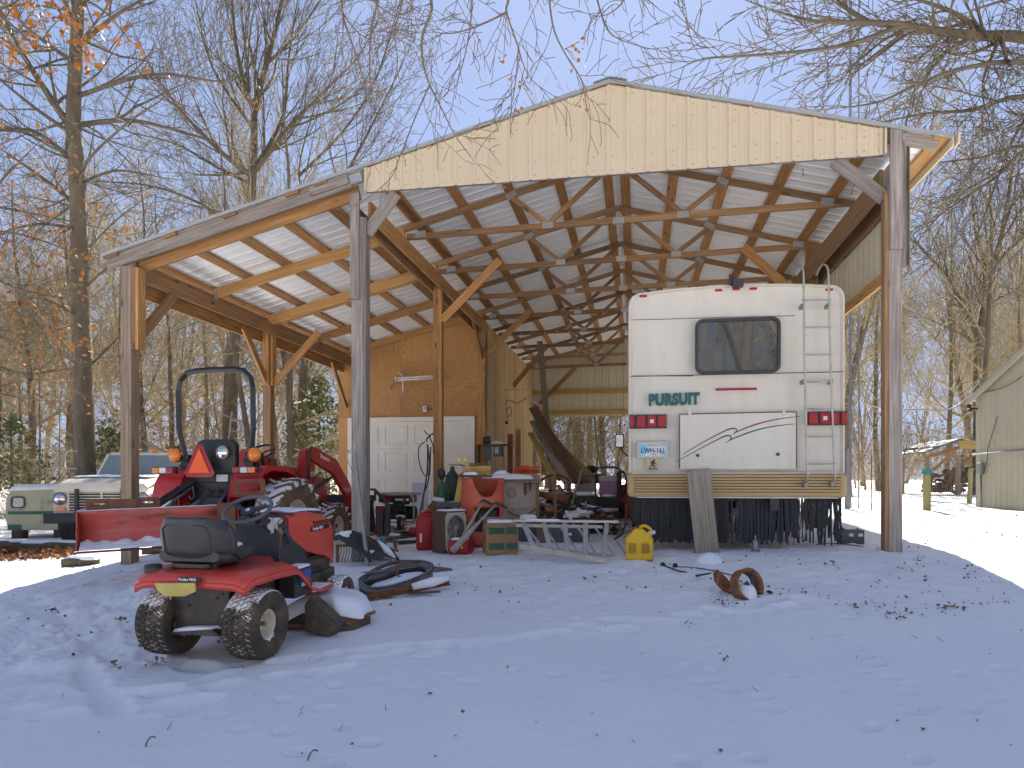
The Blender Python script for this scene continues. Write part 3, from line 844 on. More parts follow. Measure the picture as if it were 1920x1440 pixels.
def tree_proto(seed, H, r0, kind='oak', maxl=4, dens=1.0, bare=.35, lean=.03, leaf=0.0, rmin=.0035, trunk_split=False):
    rg = random.Random(seed)
    tr = TW(); cr = TW()
    k = 14; P = [V3((0, 0, -.4))]; d = V3((rg.gauss(0, lean), rg.gauss(0, lean), 1)).normalized(); D = [d]; Rr = [r0 * 1.35]
    for i in range(k):
        d = (d + V3((rg.gauss(0, .05), rg.gauss(0, .05), .05))).normalized()
        P.append(P[-1] + d * (H + .4) / k); D.append(d.copy()); Rr.append(r0 * (1.05 if i < 1 else 1) * (1 - .88 * ((i + 1) / k) ** 1.15))
    tr.tube(P, Rr, 8)
    c = dict(max=maxl, rmin=rmin, up=.05 if kind == 'oak' else .10, wig=.16 if kind == 'oak' else .10, kids=[0, 7 * dens, 5 * dens, 4 * dens, 3], L0=[1, 3.5, 1.7, .9, .5], ang=(25, 65) if kind == 'oak' else (18, 45), ratio=(.38, .62), tip=.3, bare=bare, seg=.38)
    nb = int(H * 1.5 * dens)
    for q in range(nb):
        t = bare + (1 - bare) * (q + rg.random()) / nb
        i = min(int(t * k), k - 1)
        bp = P[i].lerp(P[i + 1], t * k - i)
        an = R(rg.uniform(45, 85) if kind == 'oak' else rg.uniform(25, 55)) * (1.1 - .5 * t)
        az = rg.uniform(0, 6.28)
        nd = V3((math.cos(az) * math.sin(an), math.sin(az) * math.sin(an), math.cos(an)))
        Lb = H * rg.uniform(.22, .36) * (1.25 - .85 * t)
        grow(cr, bp, nd, Rr[i] * rg.uniform(.32, .5), Lb, 1, rg, c)
    ms = [tr.mesh('trunk', 'bark'), cr.mesh('branches', 'twig')]
    lf = None
    if leaf:
        tips = [x for x in cr.tips if rg.random() < leaf]
        lf = leaves_mesh(tips, rg, .11, 'leaf_dry', n=2)
    return ms, lf, (len(cr.F), len(cr.tips))
def tree_thing(proto, x, y, rz, s, label, group=None, cat='tree', name='bare_tree', z=None, tilt=(0, 0)):
    t = thing(name, label, cat, (x, y, (gh(x, y) if z is None else z)), 0, group, rot=(tilt[0], tilt[1], rz))
    t.scale = (s, s, s)
    ms, lf = proto[0], proto[1]
    for me, nm in zip(ms, ('trunk', 'branches')):
        o = bpy.data.objects.new(nm, me); col.objects.link(o); o.parent = t
    if lf: o = bpy.data.objects.new('leaves', lf); col.objects.link(o); o.parent = t
    return t
import time as _t
_t0 = _t.time()
PR = []
for i, (H, r0, kind, ml, dn, br, lf) in enumerate([
    (15, .19, 'oak', 4, 1.05, .28, 0), (17, .20, 'up', 4, 1.0, .30, 0), (13, .13, 'oak', 4, .9, .15, .03), (16, .16, 'up', 4, .9, .22, 0),
    (11, .10, 'oak', 4, .9, .10, .22), (18, .24, 'oak', 4, 1.0, .35, 0), (9, .06, 'up', 4, .8, .08, 0.05), (7, .05, 'oak', 4, .9, .05, .35)]):
    PR.append(tree_proto(100 + i, H, r0, kind, ml, dn, br, leaf=lf, rmin=.006))
print('protos', [p[2] for p in PR], round(_t.time() - _t0, 1))
rt = random.Random(21)
SIDE = lambda x: 'far left' if x < 250 else 'left' if x < 700 else 'middle' if x < 1300 else 'right' if x < 1650 else 'far right'
# woods behind: many individual trees
n_t = 0
def where(x, Y):
    d = 'near edge' if Y < 30 else 'middle' if Y < 40 else 'far part'
    k = 'left of the first big oak' if x < 140 else 'behind the tractor' if x < 420 else 'behind the lean-to' if x < 640 else 'behind the garage' if x < 960 else 'seen through the rear opening' if x < 1260 else 'behind the motorhome' if x < 1560 else 'right of the motorhome' if x < 1700 else 'over the woodshed' if x < 1830 else 'behind the cream building'
    return ' in the ' + d + ' of the woods ' + k
def woods(n, x0, x1, Y0, Y1, protos, smin, smax, label):
    global n_t
    for i in range(n):
        x = rt.uniform(x0, x1); Y = rt.uniform(Y0, Y1); X = px(x, Y)
        u, v = w2b(X, Y)
        if -11 < u < 1.5 and -2 < v < 16: continue
        if u > .5 and u < 9 and v < 26 and x > 1500: continue
        if X > 5.5 and Y < 30 and x > 1500 and Y < 27: continue
        tree_thing(PR[rt.choice(protos)], X, Y, rt.uniform(0, 6.28), rt.uniform(smin, smax), label + where(x, Y), group=label + 's' + where(x, Y))
WL = 'bare tree'
woods(12, -150, 700, 24, 34, [0, 1, 3, 5], .62, .85, WL)
woods(16, -200, 900, 32, 52, [0, 1, 2, 3, 5], .7, .95, WL)
woods(26, -150, 800, 20, 40, [2, 4, 6, 7, 7, 6], .7, 1.1, 'slender sapling')
woods(16, 1000, 1250, 27, 50, [4, 7, 2, 7, 4], .8, 1.2, 'slender sapling')
woods(8, 960, 1260, 32, 55, [0, 5, 1], .9, 1.1, WL)
woods(10, 1500, 2050, 36, 56, [1, 3, 0, 5], .8, 1.1, WL)
woods(14, -1100, -150, 24, 48, [0, 1, 3, 5, 2], .7, .95, WL)
woods(8, 2000, 2500, 36, 50, [0, 1, 3], .8, 1, WL)
woods(10, 1550, 2000, 34, 50, [3, 6, 2, 6], .8, 1.2, 'slender sapling')
for X, Y, k, sc in ((-9, -14, 0, 1), (-3, -19, 1, 1), (4, -15, 5, 1), (9, -20, 3, 1), (-15, -22, 1, 1), (14, -16, 0, 1), (1, -26, 3, 1.1), (-6, -11, 2, 1), (-1, -13, 2, 1.2), (7, -12, 2, 1.1), (11, -10, 4, 1.2), (2, -17, 2, 1.3), (-12, -17, 5, 1), (17, -22, 5, 1), (5, -22, 0, 1)):
    tree_thing(PR[k], X, Y, rt.uniform(0, 6), sc, 'bare tree across the yard behind the viewpoint', group='bare trees behind the viewpoint')
for X, Y, k, sc in ((9, 25.5, 0, .9), (13, 28, 1, .9), (16.5, 25, 2, 1), (7.5, 29, 3, .85), (21, 27, 0, .9)):
    tree_thing(PR[k], X, Y, rt.uniform(0, 6), sc, 'bare tree throwing its shadow over the lit yard, number of metres behind the woodshed side'.split(', number')[0] + (' at the motorhome side' if X < 10 else ' beyond the mast' if X < 15 else ' beyond the cream building' if X < 19 else ' far right of the cream building'))
# far wood: one mass behind everything
mass = TW(); rg = random.Random(5)
cm = dict(max=2, rmin=.02, up=.1, wig=.12, kids=[8, 4, 2], L0=[9, 3, 1.5], ang=(20, 55), ratio=(.25, .45), tip=.3, bare=.15, seg=1.2)
for i in range(50):
    Y = rg.uniform(56, 95); x = rg.uniform(-350, 2300); X = px(x, Y)
    grow(mass, V3((X, Y, gh0(X, Y) - .3)), V3((rg.gauss(0, .04), rg.gauss(0, .04), 1)).normalized(), rg.uniform(.10, .22), rg.uniform(10, 17), 0, rg, cm)
o = bpy.data.objects.new('far_woods', mass.mesh('far_woods', 'twig_dark')); col.objects.link(o); tag(o, 'dense brown far woods closing the view behind everything', 'woods', kind='stuff')
# underbrush
ub = TW()
cu_ = dict(max=3, rmin=.004, up=.06, wig=.2, kids=[7, 4, 3], L0=[1.6, .7, .4], ang=(20, 60), ratio=(.35, .6), tip=.35, bare=.1, seg=.3)
for i in range(420):
    x = rg.uniform(-150, 2050); Y = rg.uniform(22, 46) if x < 1400 else rg.uniform(30, 50); X = px(x, Y)
    u, v = w2b(X, Y)
    if -11 < u < 1.5 and v < 16: continue
    if x < 640: Y = rg.uniform(19, 40); X = px(x, Y)
    grow(ub, V3((X, Y, gh0(X, Y) - .05)), V3((rg.gauss(0, .35), rg.gauss(0, .35), 1)).normalized(), rg.uniform(.008, .02), rg.uniform(1.0, 3.2), 0, rg, cu_)
o = bpy.data.objects.new('underbrush', ub.mesh('underbrush', 'twig')); col.objects.link(o); tag(o, 'tangled tan brush and saplings under the trees', 'brush', kind='stuff')
tips = [t for t in ub.tips if rg.random() < .16]
lm_ = leaves_mesh(tips, rg, .10, 'leaf_brown', n=1)
o = bpy.data.objects.new('brush_leaves', lm_); col.objects.link(o); tag(o, 'brown leaves clinging to the brush', 'leaves', kind='stuff')
print('trees', round(_t.time() - _t0, 1), len(mass.F), len(ub.F))

# ---------------------------------------------------------------- the trees one can tell apart
def P3(a):      # (photo x, photo y, distance) -> world
    return V3((px(a[0], a[2]), a[2], pz(a[1], a[2])))
def limb(tw, pts, r0, r1, c, rg, kids=10, klen=1.2, lvl=1, nsmooth=4, t0=.05, kr=.5, ns=6):
    P = spline([P3(p) if len(p) == 3 and not isinstance(p, V3) else p for p in pts], nsmooth)
    n = len(P); Rr = [r0 + (r1 - r0) * (i / (n - 1)) ** .85 for i in range(n)]
    tw.tube(P, Rr, ns)
    for q in range(kids):
        t = t0 + (1 - t0) * (q + rg.random()) / kids
        i = min(int(t * (n - 1)), n - 2); bd = (P[i + 1] - P[i]).normalized()
        an = R(rg.uniform(*c['ang'])); nd = (bd * math.cos(an) + perp(bd, rg) * math.sin(an)).normalized()
        grow(tw, P[i].copy(), nd, max(Rr[i] * rg.uniform(.35, .6) * kr * 2, c['rmin']), klen * rg.uniform(.6, 1.3) * (1.2 - .6 * t), lvl, rg, c)
    grow(tw, P[-1], (P[-1] - P[-2]).normalized(), r1, klen * .7, lvl, rg, c)
    return P, Rr
def hero(name, label, base_xyz, trunk_pts, r0, r1, limbs, c, seed, leaf=0, leafsel=None, lsz=.12, twig='branch', tw_kids=0, jit=.15, nl=2):
    rg = random.Random(seed)
    t = thing(name, label, 'tree', base_xyz)
    tr = TW(); P = spline(trunk_pts, 5); n = len(P)
    tr.tube(P, [(r0 + (r1 - r0) * (i / (n - 1))) * (1.35 if i == 0 else 1.12 if i == 1 else 1) for i in range(n)], 12)
    cr = TW()
    for L in limbs: limb(cr, L[0], L[1], L[2], c, rg, *L[3:])
    off = V3(base_xyz)
    for tw_ in (tr, cr): tw_.V = [v - off for v in tw_.V]
    for me, nm in ((tr.mesh('trunk', 'bark'), 'trunk'), (cr.mesh('branches', twig), 'branches')):
        o = bpy.data.objects.new(nm, me); col.objects.link(o); o.parent = t
    if leaf or leafsel:
        sel = [x for x in cr.tips if (leafsel(x[0]) if leafsel else rg.random() < leaf)]
        o = bpy.data.objects.new('leaves', leaves_mesh([(p - off, d) for p, d in sel], rg, lsz, 'leaf_dry', n=nl, jit=jit)); col.objects.link(o); o.parent = t
    return t
CO = dict(max=4, rmin=.005, up=.03, wig=.17, kids=[6, 6, 5, 4, 3], L0=[3, 3, 1.7, .9, .5], ang=(25, 65), ratio=(.38, .62), tip=.3, bare=.1, seg=.38)
Y1 = 17.0
b1 = P3((162, 1000, Y1)); b1.z = gh(b1.x, b1.y) - .3
tp = lambda y, dx=0: {895: 160, 700: 155, 520: 150, 360: 146, 230: 138, 100: 143, -60: 150, -260: 160}[y] + dx
ys = [895, 700, 520, 360, 230, 100, -60, -260]
tr1 = [b1] + [P3((tp(y), y, Y1)) for y in ys]
rg = random.Random(77)
lb = [([(138, 236, Y1), (250, 226, Y1 - .5), (390, 262, Y1 - 1)], .075, .02, 12, 1.8), ([(146, 180, Y1), (280, 140, Y1 - .6), (400, 152, Y1 - 1)], .06, .02, 12, 1.6),
      ([(140, 250, Y1), (60, 130, Y1), (0, 20, Y1 + .5)], .11, .04, 14, 2.0), ([(135, 300, Y1), (60, 245, Y1 - .5), (-40, 250, Y1 - 1)], .07, .025, 12, 1.7),
      ([(148, 390, Y1), (95, 345, Y1 + .3), (10, 285, Y1 + .6)], .08, .025, 14, 1.6), ([(150, 350, Y1), (165, 300, Y1 - 1), (240, 230, Y1 - 2), (300, 190, Y1 - 2.5)], .05, .015, 10, 1.4),
      ([(150, 345, Y1), (215, 320, Y1 - .4), (290, 330, Y1 - .8)], .04, .015, 8, 1.3), ([(142, 90, Y1), (230, 20, Y1), (330, -30, Y1)], .07, .02, 12, 1.8),
      ([(142, 120, Y1), (60, 60, Y1 - 1), (20, 20, Y1 - 1.5)], .06, .02, 12, 1.5), ([(158, 540, Y1), (230, 480, Y1 - 1), (290, 470, Y1 - 1.5)], .03, .01, 8, 1.1),
      ([(155, 600, Y1), (80, 560, Y1 - .7), (10, 570, Y1 - 1)], .035, .01, 9, 1.2), ([(155, 700, Y1), (215, 640, Y1 + .5), (250, 600, Y1)], .03, .01, 8, 1.1),
      ([(150, 430, Y1), (70, 420, Y1 - 1), (-10, 440, Y1 - 1.5)], .045, .012, 10, 1.3), ([(152, 480, Y1), (210, 420, Y1 - 1), (260, 380, Y1 - 1.4)], .03, .01, 9, 1.2),
      ([(150, 20, Y1), (190, -60, Y1), (260, -140, Y1)], .07, .02, 12, 1.8), ([(145, 60, Y1), (100, -40, Y1), (40, -100, Y1)], .07, .02, 12, 1.8)]
hero('oak_tree', 'tall oak with a stout dark straight trunk behind the left lean-to post', b1, tr1, .25, .11, lb, CO, 41)
# vase shaped tree with the ladder
Y2 = 22.0
b2 = P3((432, 1000, Y2)); b2.z = gh(b2.x, b2.y) - .3
tr2 = [b2] + [P3((a, y, Y2)) for a, y in ((430, 860), (434, 700), (444, 560), (458, 450), (470, 380), (475, 300), (478, 200))]
CV = dict(CO); CV.update(up=.07, wig=.12, ang=(18, 48), ratio=(.42, .66))
lb = [([(478, 210, Y2), (455, 150, Y2), (440, 60, Y2), (430, -60, Y2)], .10, .03, 16, 2.2), ([(478, 200, Y2), (500, 120, Y2), (520, 40, Y2), (540, -60, Y2)], .11, .03, 16, 2.2),
      ([(480, 320, Y2), (540, 240, Y2 - .5), (600, 180, Y2 - 1), (660, 120, Y2 - 1)], .09, .025, 16, 2.0), ([(472, 330, Y2), (420, 290, Y2 - .6), (350, 220, Y2 - 1), (290, 140, Y2 - 1.5)], .10, .025, 18, 2.2),
      ([(470, 345, Y2), (400, 310, Y2 + .6), (330, 270, Y2 + .8), (250, 250, Y2 + 1)], .05, .02, 14, 1.9), ([(482, 310, Y2), (530, 220, Y2 + 1), (540, 120, Y2 + 1), (555, 20, Y2 + 1)], .08, .02, 14, 2.0),
      ([(455, 450, Y2), (390, 390, Y2 - .8), (290, 350, Y2 - 1.2), (180, 340, Y2 - 2)], .06, .015, 16, 1.6), ([(474, 240, Y2), (400, 130, Y2 + .3), (370, 20, Y2 + .3)], .06, .02, 14, 2.0),
      ([(460, 430, Y2), (420, 400, Y2 - 1), (340, 380, Y2 - 1.6)], .04, .012, 10, 1.3), ([(445, 560, Y2), (500, 520, Y2 - .6), (560, 520, Y2 - 1)], .03, .01, 9, 1.2),
      ([(440, 620, Y2), (390, 600, Y2 - .6), (330, 620, Y2 - 1)], .03, .01, 9, 1.2), ([(500, 120, Y2), (560, 60, Y2), (620, -30, Y2)], .06, .02, 12, 2.0), ([(436, 700, Y2), (480, 660, Y2 - .6), (520, 640, Y2 - 1)], .022, .01, 9, 1.0)]
hero('ash_tree', 'vase shaped bare tree above the lean-to roof with a ladder leaning on its trunk', b2, tr2, .25, .10, lb, CV, 42)
# leaning bare sapling beside it, behind the barn roof
lb = [([(620, 380, 24), (690, 250, 24), (750, 130, 24)], .07, .02, 16, 2.0), ([(560, 330, 24), (640, 250, 24), (700, 160, 24.5), (740, 40, 25)], .06, .02, 16, 2.0), ([(600, 420, 24), (560, 330, 24), (590, 200, 24)], .05, .02, 12, 1.6)]
b3 = P3((560, 1000, 24)); b3.z = gh(b3.x, b3.y) - .3
hero('bare_tree', 'bare tree with long limbs rising right behind the lean-to roof ridge line', b3, [b3, P3((570, 700, 24)), P3((590, 500, 24)), P3((620, 380, 24))], .17, .08, lb, CV, 43)
# orange leaved young oak at far left
Y4 = 12.5
b4 = P3((-60, 1000, Y4)); b4.z = gh(b4.x, b4.y) - .3
lb = [([(-50, 430, Y4), (40, 440, Y4 - .5), (130, 470, Y4 - 1)], .03, .008, 12, .9), ([(-50, 500, Y4), (30, 540, Y4 - .4), (120, 560, Y4 - .6)], .03, .008, 12, .9), ([(-55, 600, Y4), (20, 640, Y4 - .5), (100, 640, Y4 - 1)], .03, .008, 12, .9),
      ([(-60, 720, Y4), (10, 740, Y4 - .5), (70, 750, Y4 - 1)], .03, .008, 10, .8), ([(-50, 400, Y4), (10, 330, Y4), (60, 280, Y4)], .03, .008, 10, .9), ([(-60, 660, Y4), (40, 700, Y4 + .4), (140, 690, Y4 + .6)], .025, .008, 10, .8), ([(-50, 380, Y4), (60, 400, Y4 - .5), (200, 430, Y4 - 1)], .03, .008, 12, .8)]
CS = dict(CO); CS.update(rmin=.0035, max=3, seg=.2, L0=[1, 1, .6, .4], kids=[4, 5, 4, 3])
hero('young_oak', 'young oak at the far left still holding orange dry leaves', b4, [b4, P3((-58, 760, Y4)), P3((-55, 560, Y4)), P3((-50, 380, Y4))], .09, .04, lb, CS, 44, leaf=.34, lsz=.095, jit=.1, nl=2)
# near branch with orange leaves, top left
Y5 = 7.0
b5 = V3((-8.2, 6.2, gh(-8.2, 6.2) - .3))
lb = [([(-100, 60, Y5), (20, 10, Y5), (130, 20, Y5)], .025, .006, 9, .4), ([(-100, -20, Y5), (0, 30, Y5), (60, 80, Y5 - .2), (100, 90, Y5 - .2)], .02, .005, 9, .35), ([(-60, -80, Y5), (90, -20, Y5), (180, 10, Y5), (240, 70, Y5)], .025, .005, 10, .35), ([(-60, -80, Y5), (60, -40, Y5), (110, 20, Y5 - .2), (150, 70, Y5 - .2)], .02, .005, 9, .3)]
CN = dict(CS); CN.update(rmin=.0022, max=2, seg=.12, L0=[.5, .4, .25], kids=[3, 3, 3], up=-.02)
hero('near_oak', 'near oak outside the left edge with rusty orange leaves hanging into the top left corner', b5, [b5, V3((-8.2, 6.3, 3)), P3((-300, -100, 6.8)), P3((-60, -80, Y5))], .14, .04, lb, CN, 45, leaf=.95, lsz=.07, jit=.06, nl=4, twig='branch')
# big oak outside the right edge
Y6 = 11.0
b6 = V3((px(2260, Y6), Y6, gh(px(2260, Y6), Y6) - .3))
C6 = dict(CO); C6.update(rmin=.0055, wig=.15, up=.0, seg=.25, kids=[6, 7, 6, 4, 3], L0=[2, 1.4, .9, .6, .4], max=4, ang=(22, 60))
lb = [([(2200, 200, Y6), (2050, 110, Y6), (1921, 71, Y6 - .5), (1843, 67, Y6 - .8), (1772, 60, Y6 - 1), (1683, 46, Y6 - 1.2), (1600, 42, Y6 - 1.5), (1524, 39, Y6 - 1.7), (1453, 21, Y6 - 2)], .11, .010, 30, 1.0),
      ([(1683, 50, Y6 - 1.2), (1595, 82, Y6 - 1.5), (1506, 96, Y6 - 1.8), (1382, 106, Y6 - 2), (1320, 110, Y6 - 2.2), (1275, 128, Y6 - 2.3)], .032, .005, 22, .75),
      ([(2230, 300, Y6), (2050, 160, Y6 - .6), (1921, 117, Y6 - 1), (1807, 128, Y6 - 1.4), (1736, 152, Y6 - 1.6), (1648, 191, Y6 - 1.9), (1577, 202, Y6 - 2.1)], .055, .006, 28, .9),
      ([(2250, 350, Y6), (2050, 220, Y6), (1921, 181, Y6 - .3), (1825, 206, Y6 - .5), (1736, 213, Y6 - .7), (1630, 234, Y6 - .9)], .06, .008, 24, .9),
      ([(2250, 420, Y6), (2050, 300, Y6 + .5), (1921, 273, Y6 + .8), (1843, 294, Y6 + 1), (1754, 305, Y6 + 1.2)], .06, .010, 18, .9),
      ([(2040, 200, Y6), (1921, 280, Y6 - .6), (1870, 330, Y6 - .6), (1807, 372, Y6 - .5), (1754, 411, Y6 - .3), (1702, 480, Y6)], .04, .006, 20, .9),
      ([(1843, 60, Y6 - .8), (1780, 20, Y6 - .9), (1690, -10, Y6 - 1)], .05, .015, 10, .9), ([(1630, 42, Y6 - 1.3), (1580, 10, Y6 - 1.2), (1540, -40, Y6 - 1)], .04, .01, 8, .8),
      ([(2100, 20, Y6), (1950, -10, Y6 - 1), (1820, 20, Y6 - 2)], .05, .01, 12, .9), ([(1950, 190, Y6), (1900, 260, Y6), (1840, 420, Y6 + .4), (1800, 520, Y6 + .6)], .03, .005, 14, .9),
      ([(2050, 330, Y6), (1950, 420, Y6), (1880, 480, Y6), (1830, 560, Y6)], .035, .006, 12, .8)]
hero('oak_tree', 'large oak outside the right edge sending thick limbs over the barn eave', b6, [b6, P3((2262, 700, Y6)), P3((2255, 400, Y6)), P3((2190, 180, Y6)), P3((2190, -150, Y6))], .38, .2, lb, C6, 46)
# tree behind the camera whose twigs hang into the top of the view
C7 = dict(CO); C7.update(rmin=.0026, wig=.22, up=-.05, seg=.09, L0=[.8, .45, .28, .2], kids=[4, 4.2, 3.4, 2.5], max=3, ang=(25, 65), ratio=(.45, .72))
b7 = V3((2.6, -3.0, gh(2.6, -3.0) - .3)); Y7 = 5.0
hub = V3((px(880, Y7), Y7, EYE + 3.75))
def h7(x, y, Y=Y7): return (x, y, Y)
q = lambda x: (x, -70, Y7)
lb = [([V3((2.6, -2.8, 4.2)), V3((1.8, .2, 6.0)), V3((.3, 3.0, 5.9)), V3((px(950, 5), 5, 5.25)), V3((px(800, 5.2), 5.2, 5.25)), V3((px(600, 5.4), 5.4, 5.35))], .09, .02, 4, .6, 1),
      ([V3((.3, 3.0, 5.9)), V3((px(1100, 4.9), 4.9, 5.3)), V3((px(1180, 5.4), 5.4, 5.3))], .03, .01, 3, .5, 1),
      ([q(800), h7(808, 0), h7(808, 23), h7(792, 67), h7(793, 117), h7(805, 157), h7(830, 207), h7(853, 253), h7(880, 290)], .013, .003, 9, .30, 1),
      ([h7(805, 160), h7(780, 217), h7(750, 293), h7(733, 333), h7(700, 363)], .006, .002, 6, .25, 1),
      ([h7(635, -70, 5.2), h7(640, 0, 5.2), h7(645, 37, 5.2), h7(667, 100, 5.2), h7(680, 143, 5.2), h7(690, 187, 5.2), h7(715, 230, 5.2)], .012, .003, 10, .32, 1),
      ([h7(712, -70, 5.3), h7(708, 0, 5.3), h7(697, 50, 5.3), h7(693, 117, 5.3), h7(700, 180, 5.3), h7(735, 230, 5.3)], .010, .003, 8, .30, 1),
      ([h7(955, -60), h7(953, 0), h7(950, 23), h7(970, 83), h7(980, 117), h7(1000, 153), h7(1043, 183)], .011, .002, 8, .28, 1),
      ([h7(972, 90), h7(967, 150), h7(957, 200), h7(930, 243)], .005, .002, 5, .22, 1),
      ([h7(950, 23), h7(900, 47), h7(850, 62), h7(810, 60)], .008, .003, 7, .28, 1),
      ([h7(1025, -60, 4.8), h7(1030, 0, 4.8), h7(1040, 60, 4.8), h7(1067, 113, 4.8), h7(1090, 150, 4.8), h7(1100, 200, 4.8), h7(1107, 227, 4.8)], .008, .002, 7, .25, 1),
      ([h7(1110, -60, 5.1), h7(1120, 0, 5.1), h7(1143, 60, 5.1), h7(1187, 83, 5.1), h7(1240, 95, 5.1)], .008, .002, 8, .25, 1),
      ([h7(880, -60, 5.1), h7(885, 0, 5.1), h7(880, 60, 5.1), h7(867, 123, 5.1), h7(853, 167, 5.1)], .008, .002, 8, .28, 1),
      ([h7(760, -60, 5.3), h7(755, 0, 5.3), h7(740, 60, 5.3), h7(745, 120, 5.3), h7(725, 200, 5.3), h7(700, 270, 5.3)], .008, .002, 9, .28, 1),
      ([h7(1180, -60, 5.1), h7(1170, 0, 5.1), h7(1130, 30, 5.1), h7(1085, 20, 5.1)], .007, .002, 6, .22, 1),
      ([h7(660, -60, 5.5), h7(700, 0, 5.5), h7(740, 30, 5.5), h7(800, 40, 5.5)], .007, .002, 8, .28, 1), ([h7(640, 20, 5.2), h7(670, 60, 5.2), h7(720, 90, 5.2)], .006, .002, 6, .25, 1)]
hero('hanging_twig_oak', 'oak behind the viewpoint whose thin dark twigs hang into the top middle of the view', b7, [b7, V3((2.6, -2.9, 2.5)), V3((2.6, -2.8, 4.4)), V3((2.9, -2.6, 8))], .24, .12, lb, C7, 47, leaf=0, leafsel=lambda p: (abs(p.x - px(958, 5)) < .12 and abs(p.z - pz(130, 5)) < .13) or (abs(p.x - px(1080, 4.8)) < .08 and abs(p.z - pz(120, 4.8)) < .1), lsz=.034, twig='twig_dark', jit=.025, nl=4)
# right hand tree behind the cream building
Y8 = 30.0
b8 = P3((1838, 960, Y8)); b8.z = gh(b8.x, b8.y) - .3
lb = [([(1838, 620, Y8), (1855, 520, Y8), (1880, 430, Y8), (1900, 300, Y8)], .18, .06, 14, 3), ([(1836, 640, Y8), (1800, 560, Y8), (1760, 500, Y8), (1700, 440, Y8)], .10, .03, 14, 2.4), ([(1840, 600, Y8), (1870, 560, Y8), (1930, 540, Y8)], .08, .03, 10, 2.2), ([(1836, 650, Y8), (1790, 620, Y8), (1720, 590, Y8)], .07, .02, 10, 2), ([(1855, 520, Y8), (1830, 440, Y8), (1820, 330, Y8)], .09, .03, 12, 2.5)]
hero('bare_tree', 'bare tree with a forked trunk rising behind the cream metal building', b8, [b8, P3((1838, 800, Y8)), P3((1836, 700, Y8)), P3((1838, 615, Y8))], .30, .2, lb, CV, 48)
print('heroes', round(_t.time() - _t0, 1))
# ================================================================ motorhome
def plane_px(org, rz, x, y, off=0.0):
    """photo pixel -> (local x, height above org.z) on the plane local y = off of a frame at org turned rz"""
    n = V3((-math.sin(rz), math.cos(rz), 0)); a = V3((math.cos(rz), math.sin(rz), 0))
    d = V3(((x - 960) / F, 1, -(y - 900) / F)); e = V3((0, 0, EYE))
    t = ((V3(org) - e).dot(n) + off) / d.dot(n)
    p = e + d * t - V3(org)
    return p.dot(a), p.z
RVO = V3((2.634, 8.515, BO.z - .02)); RVR = -R(9.3)
rv = thing('motorhome', 'white and tan motorhome parked inside the barn with its rear facing out', 'motorhome', RVO, RVR)
def rp(x, y, off=0.0): return plane_px(RVO, RVR, x, y, off)
M['rv_white'] = pm('stained_white_fibreglass', (.72, .675, .59), (.66, .61, .52), scale=1.6, rough=.42, spots=(.60, .57, .40), sthr=.66, sscale=2.4, sw=.14, stretch=(3, 3, .5))
M['rv_tan'] = pm('tan_plastic_cladding', (.58, .41, .20), (.52, .36, .17), scale=3, rough=.5)
M['teal'] = pm('dark_teal_vinyl', (.01, .11, .12), rough=.4)
M['maroon'] = pm('maroon_vinyl', (.20, .03, .05), rough=.4)
M['seam'] = pm('dark_seam', (.10, .09, .08), rough=.8)
HW = 1.245
def rvsec(z0, z1, hw, r, crown=0.0):
    P = []
    for k in range(9): t = k / 8; xx = -hw + r * .8 + (2 * hw - 1.6 * r) * t; P.append((xx, z1 + crown * (1 - (xx / hw) ** 2)))
    Lc = [(-hw, z0), (-hw, z1 - r)] + [(-hw + r * (1 - math.cos(R(a))) * .8, z1 - r + r * math.sin(R(a))) for a in (25, 50, 72)]
    return Lc + P + [(-x, z) for x, z in reversed(Lc)]
zW, zT = .88, 3.05
mb = MB(); sec = rvsec(zW, zT, HW, .13, .07)
secs = []
for y, k in ((0.02, .955), (0.0, .975), (.02, .99), (.07, 1.0), (9.3, 1.0)):
    secs.append([V3((a * k if abs(a) > 1.0 else a, y + (.10 * (1 - k) * 10 if y < .05 else 0), zW + (b - zW) * (1 if k > .98 else 1 - (1 - k) * .3))) for a, b in sec])
mb.loft(secs); body = mb.build('body', 'rv_white', rv, smooth=True, angle=40)
mb = MB()
ring = [(-HW - .012, -.035 + .0), (HW + .012, -.035)]
mb.box((0, 4.64, .735), (2 * HW + .02, 9.32, .29)); o = mb.build('lower_cladding', 'rv_tan', rv, bevel=.05)
mb = MB()
for k in range(6): mb.box((0, -.030, .675 + .034 * k), (2 * HW - .14, .036, .020))
mb.build('cladding_rib', 'rv_tan', o, bevel=.004)
M['rv_tan_dark'] = pm('tan_groove', (.25, .16, .075), rough=.6)
q = MB()
for k in range(6): q.box((0, -.024, .658 + .034 * k), (2 * HW - .14, .012, .012))
q.build('cladding_groove', 'rv_tan_dark', o)
q = MB(); q.box((0, -.012, zW + .002), (2 * HW - .1, .03, .012)); q.box((0, -.02, .592), (2 * HW - .2, .02, .012)); q.build('cladding_edge', 'white', o)
def rbox(name, mat, x0, y0, x1, y1, th=.02, off=0.0, parent=rv, bevel=.004):
    a, zb_ = rp(x0, y1); b, zt_ = rp(x1, y0)
    q = MB(); q.box(((a + b) / 2, off - th / 2, (zt_ + zb_) / 2), (b - a, th, zt_ - zb_)); return q.build(name, mat, parent, bevel=bevel)
# seams
for x0, y0, x1, y1 in ((1186, 705, 1300, 705), (1180, 706, 1588, 697), (1186, 600, 1490, 592)):
    a, za = rp(x0, y0); b, zb_ = rp(x1, y1); b = min(b, HW - .03); a = max(a, -HW + .03)
    q = MB(); q.beam((a, -.003, za), (b, -.003, zb_), .012, .008 if y0 > 650 else .005); q.build('body_seam', 'seam', body)
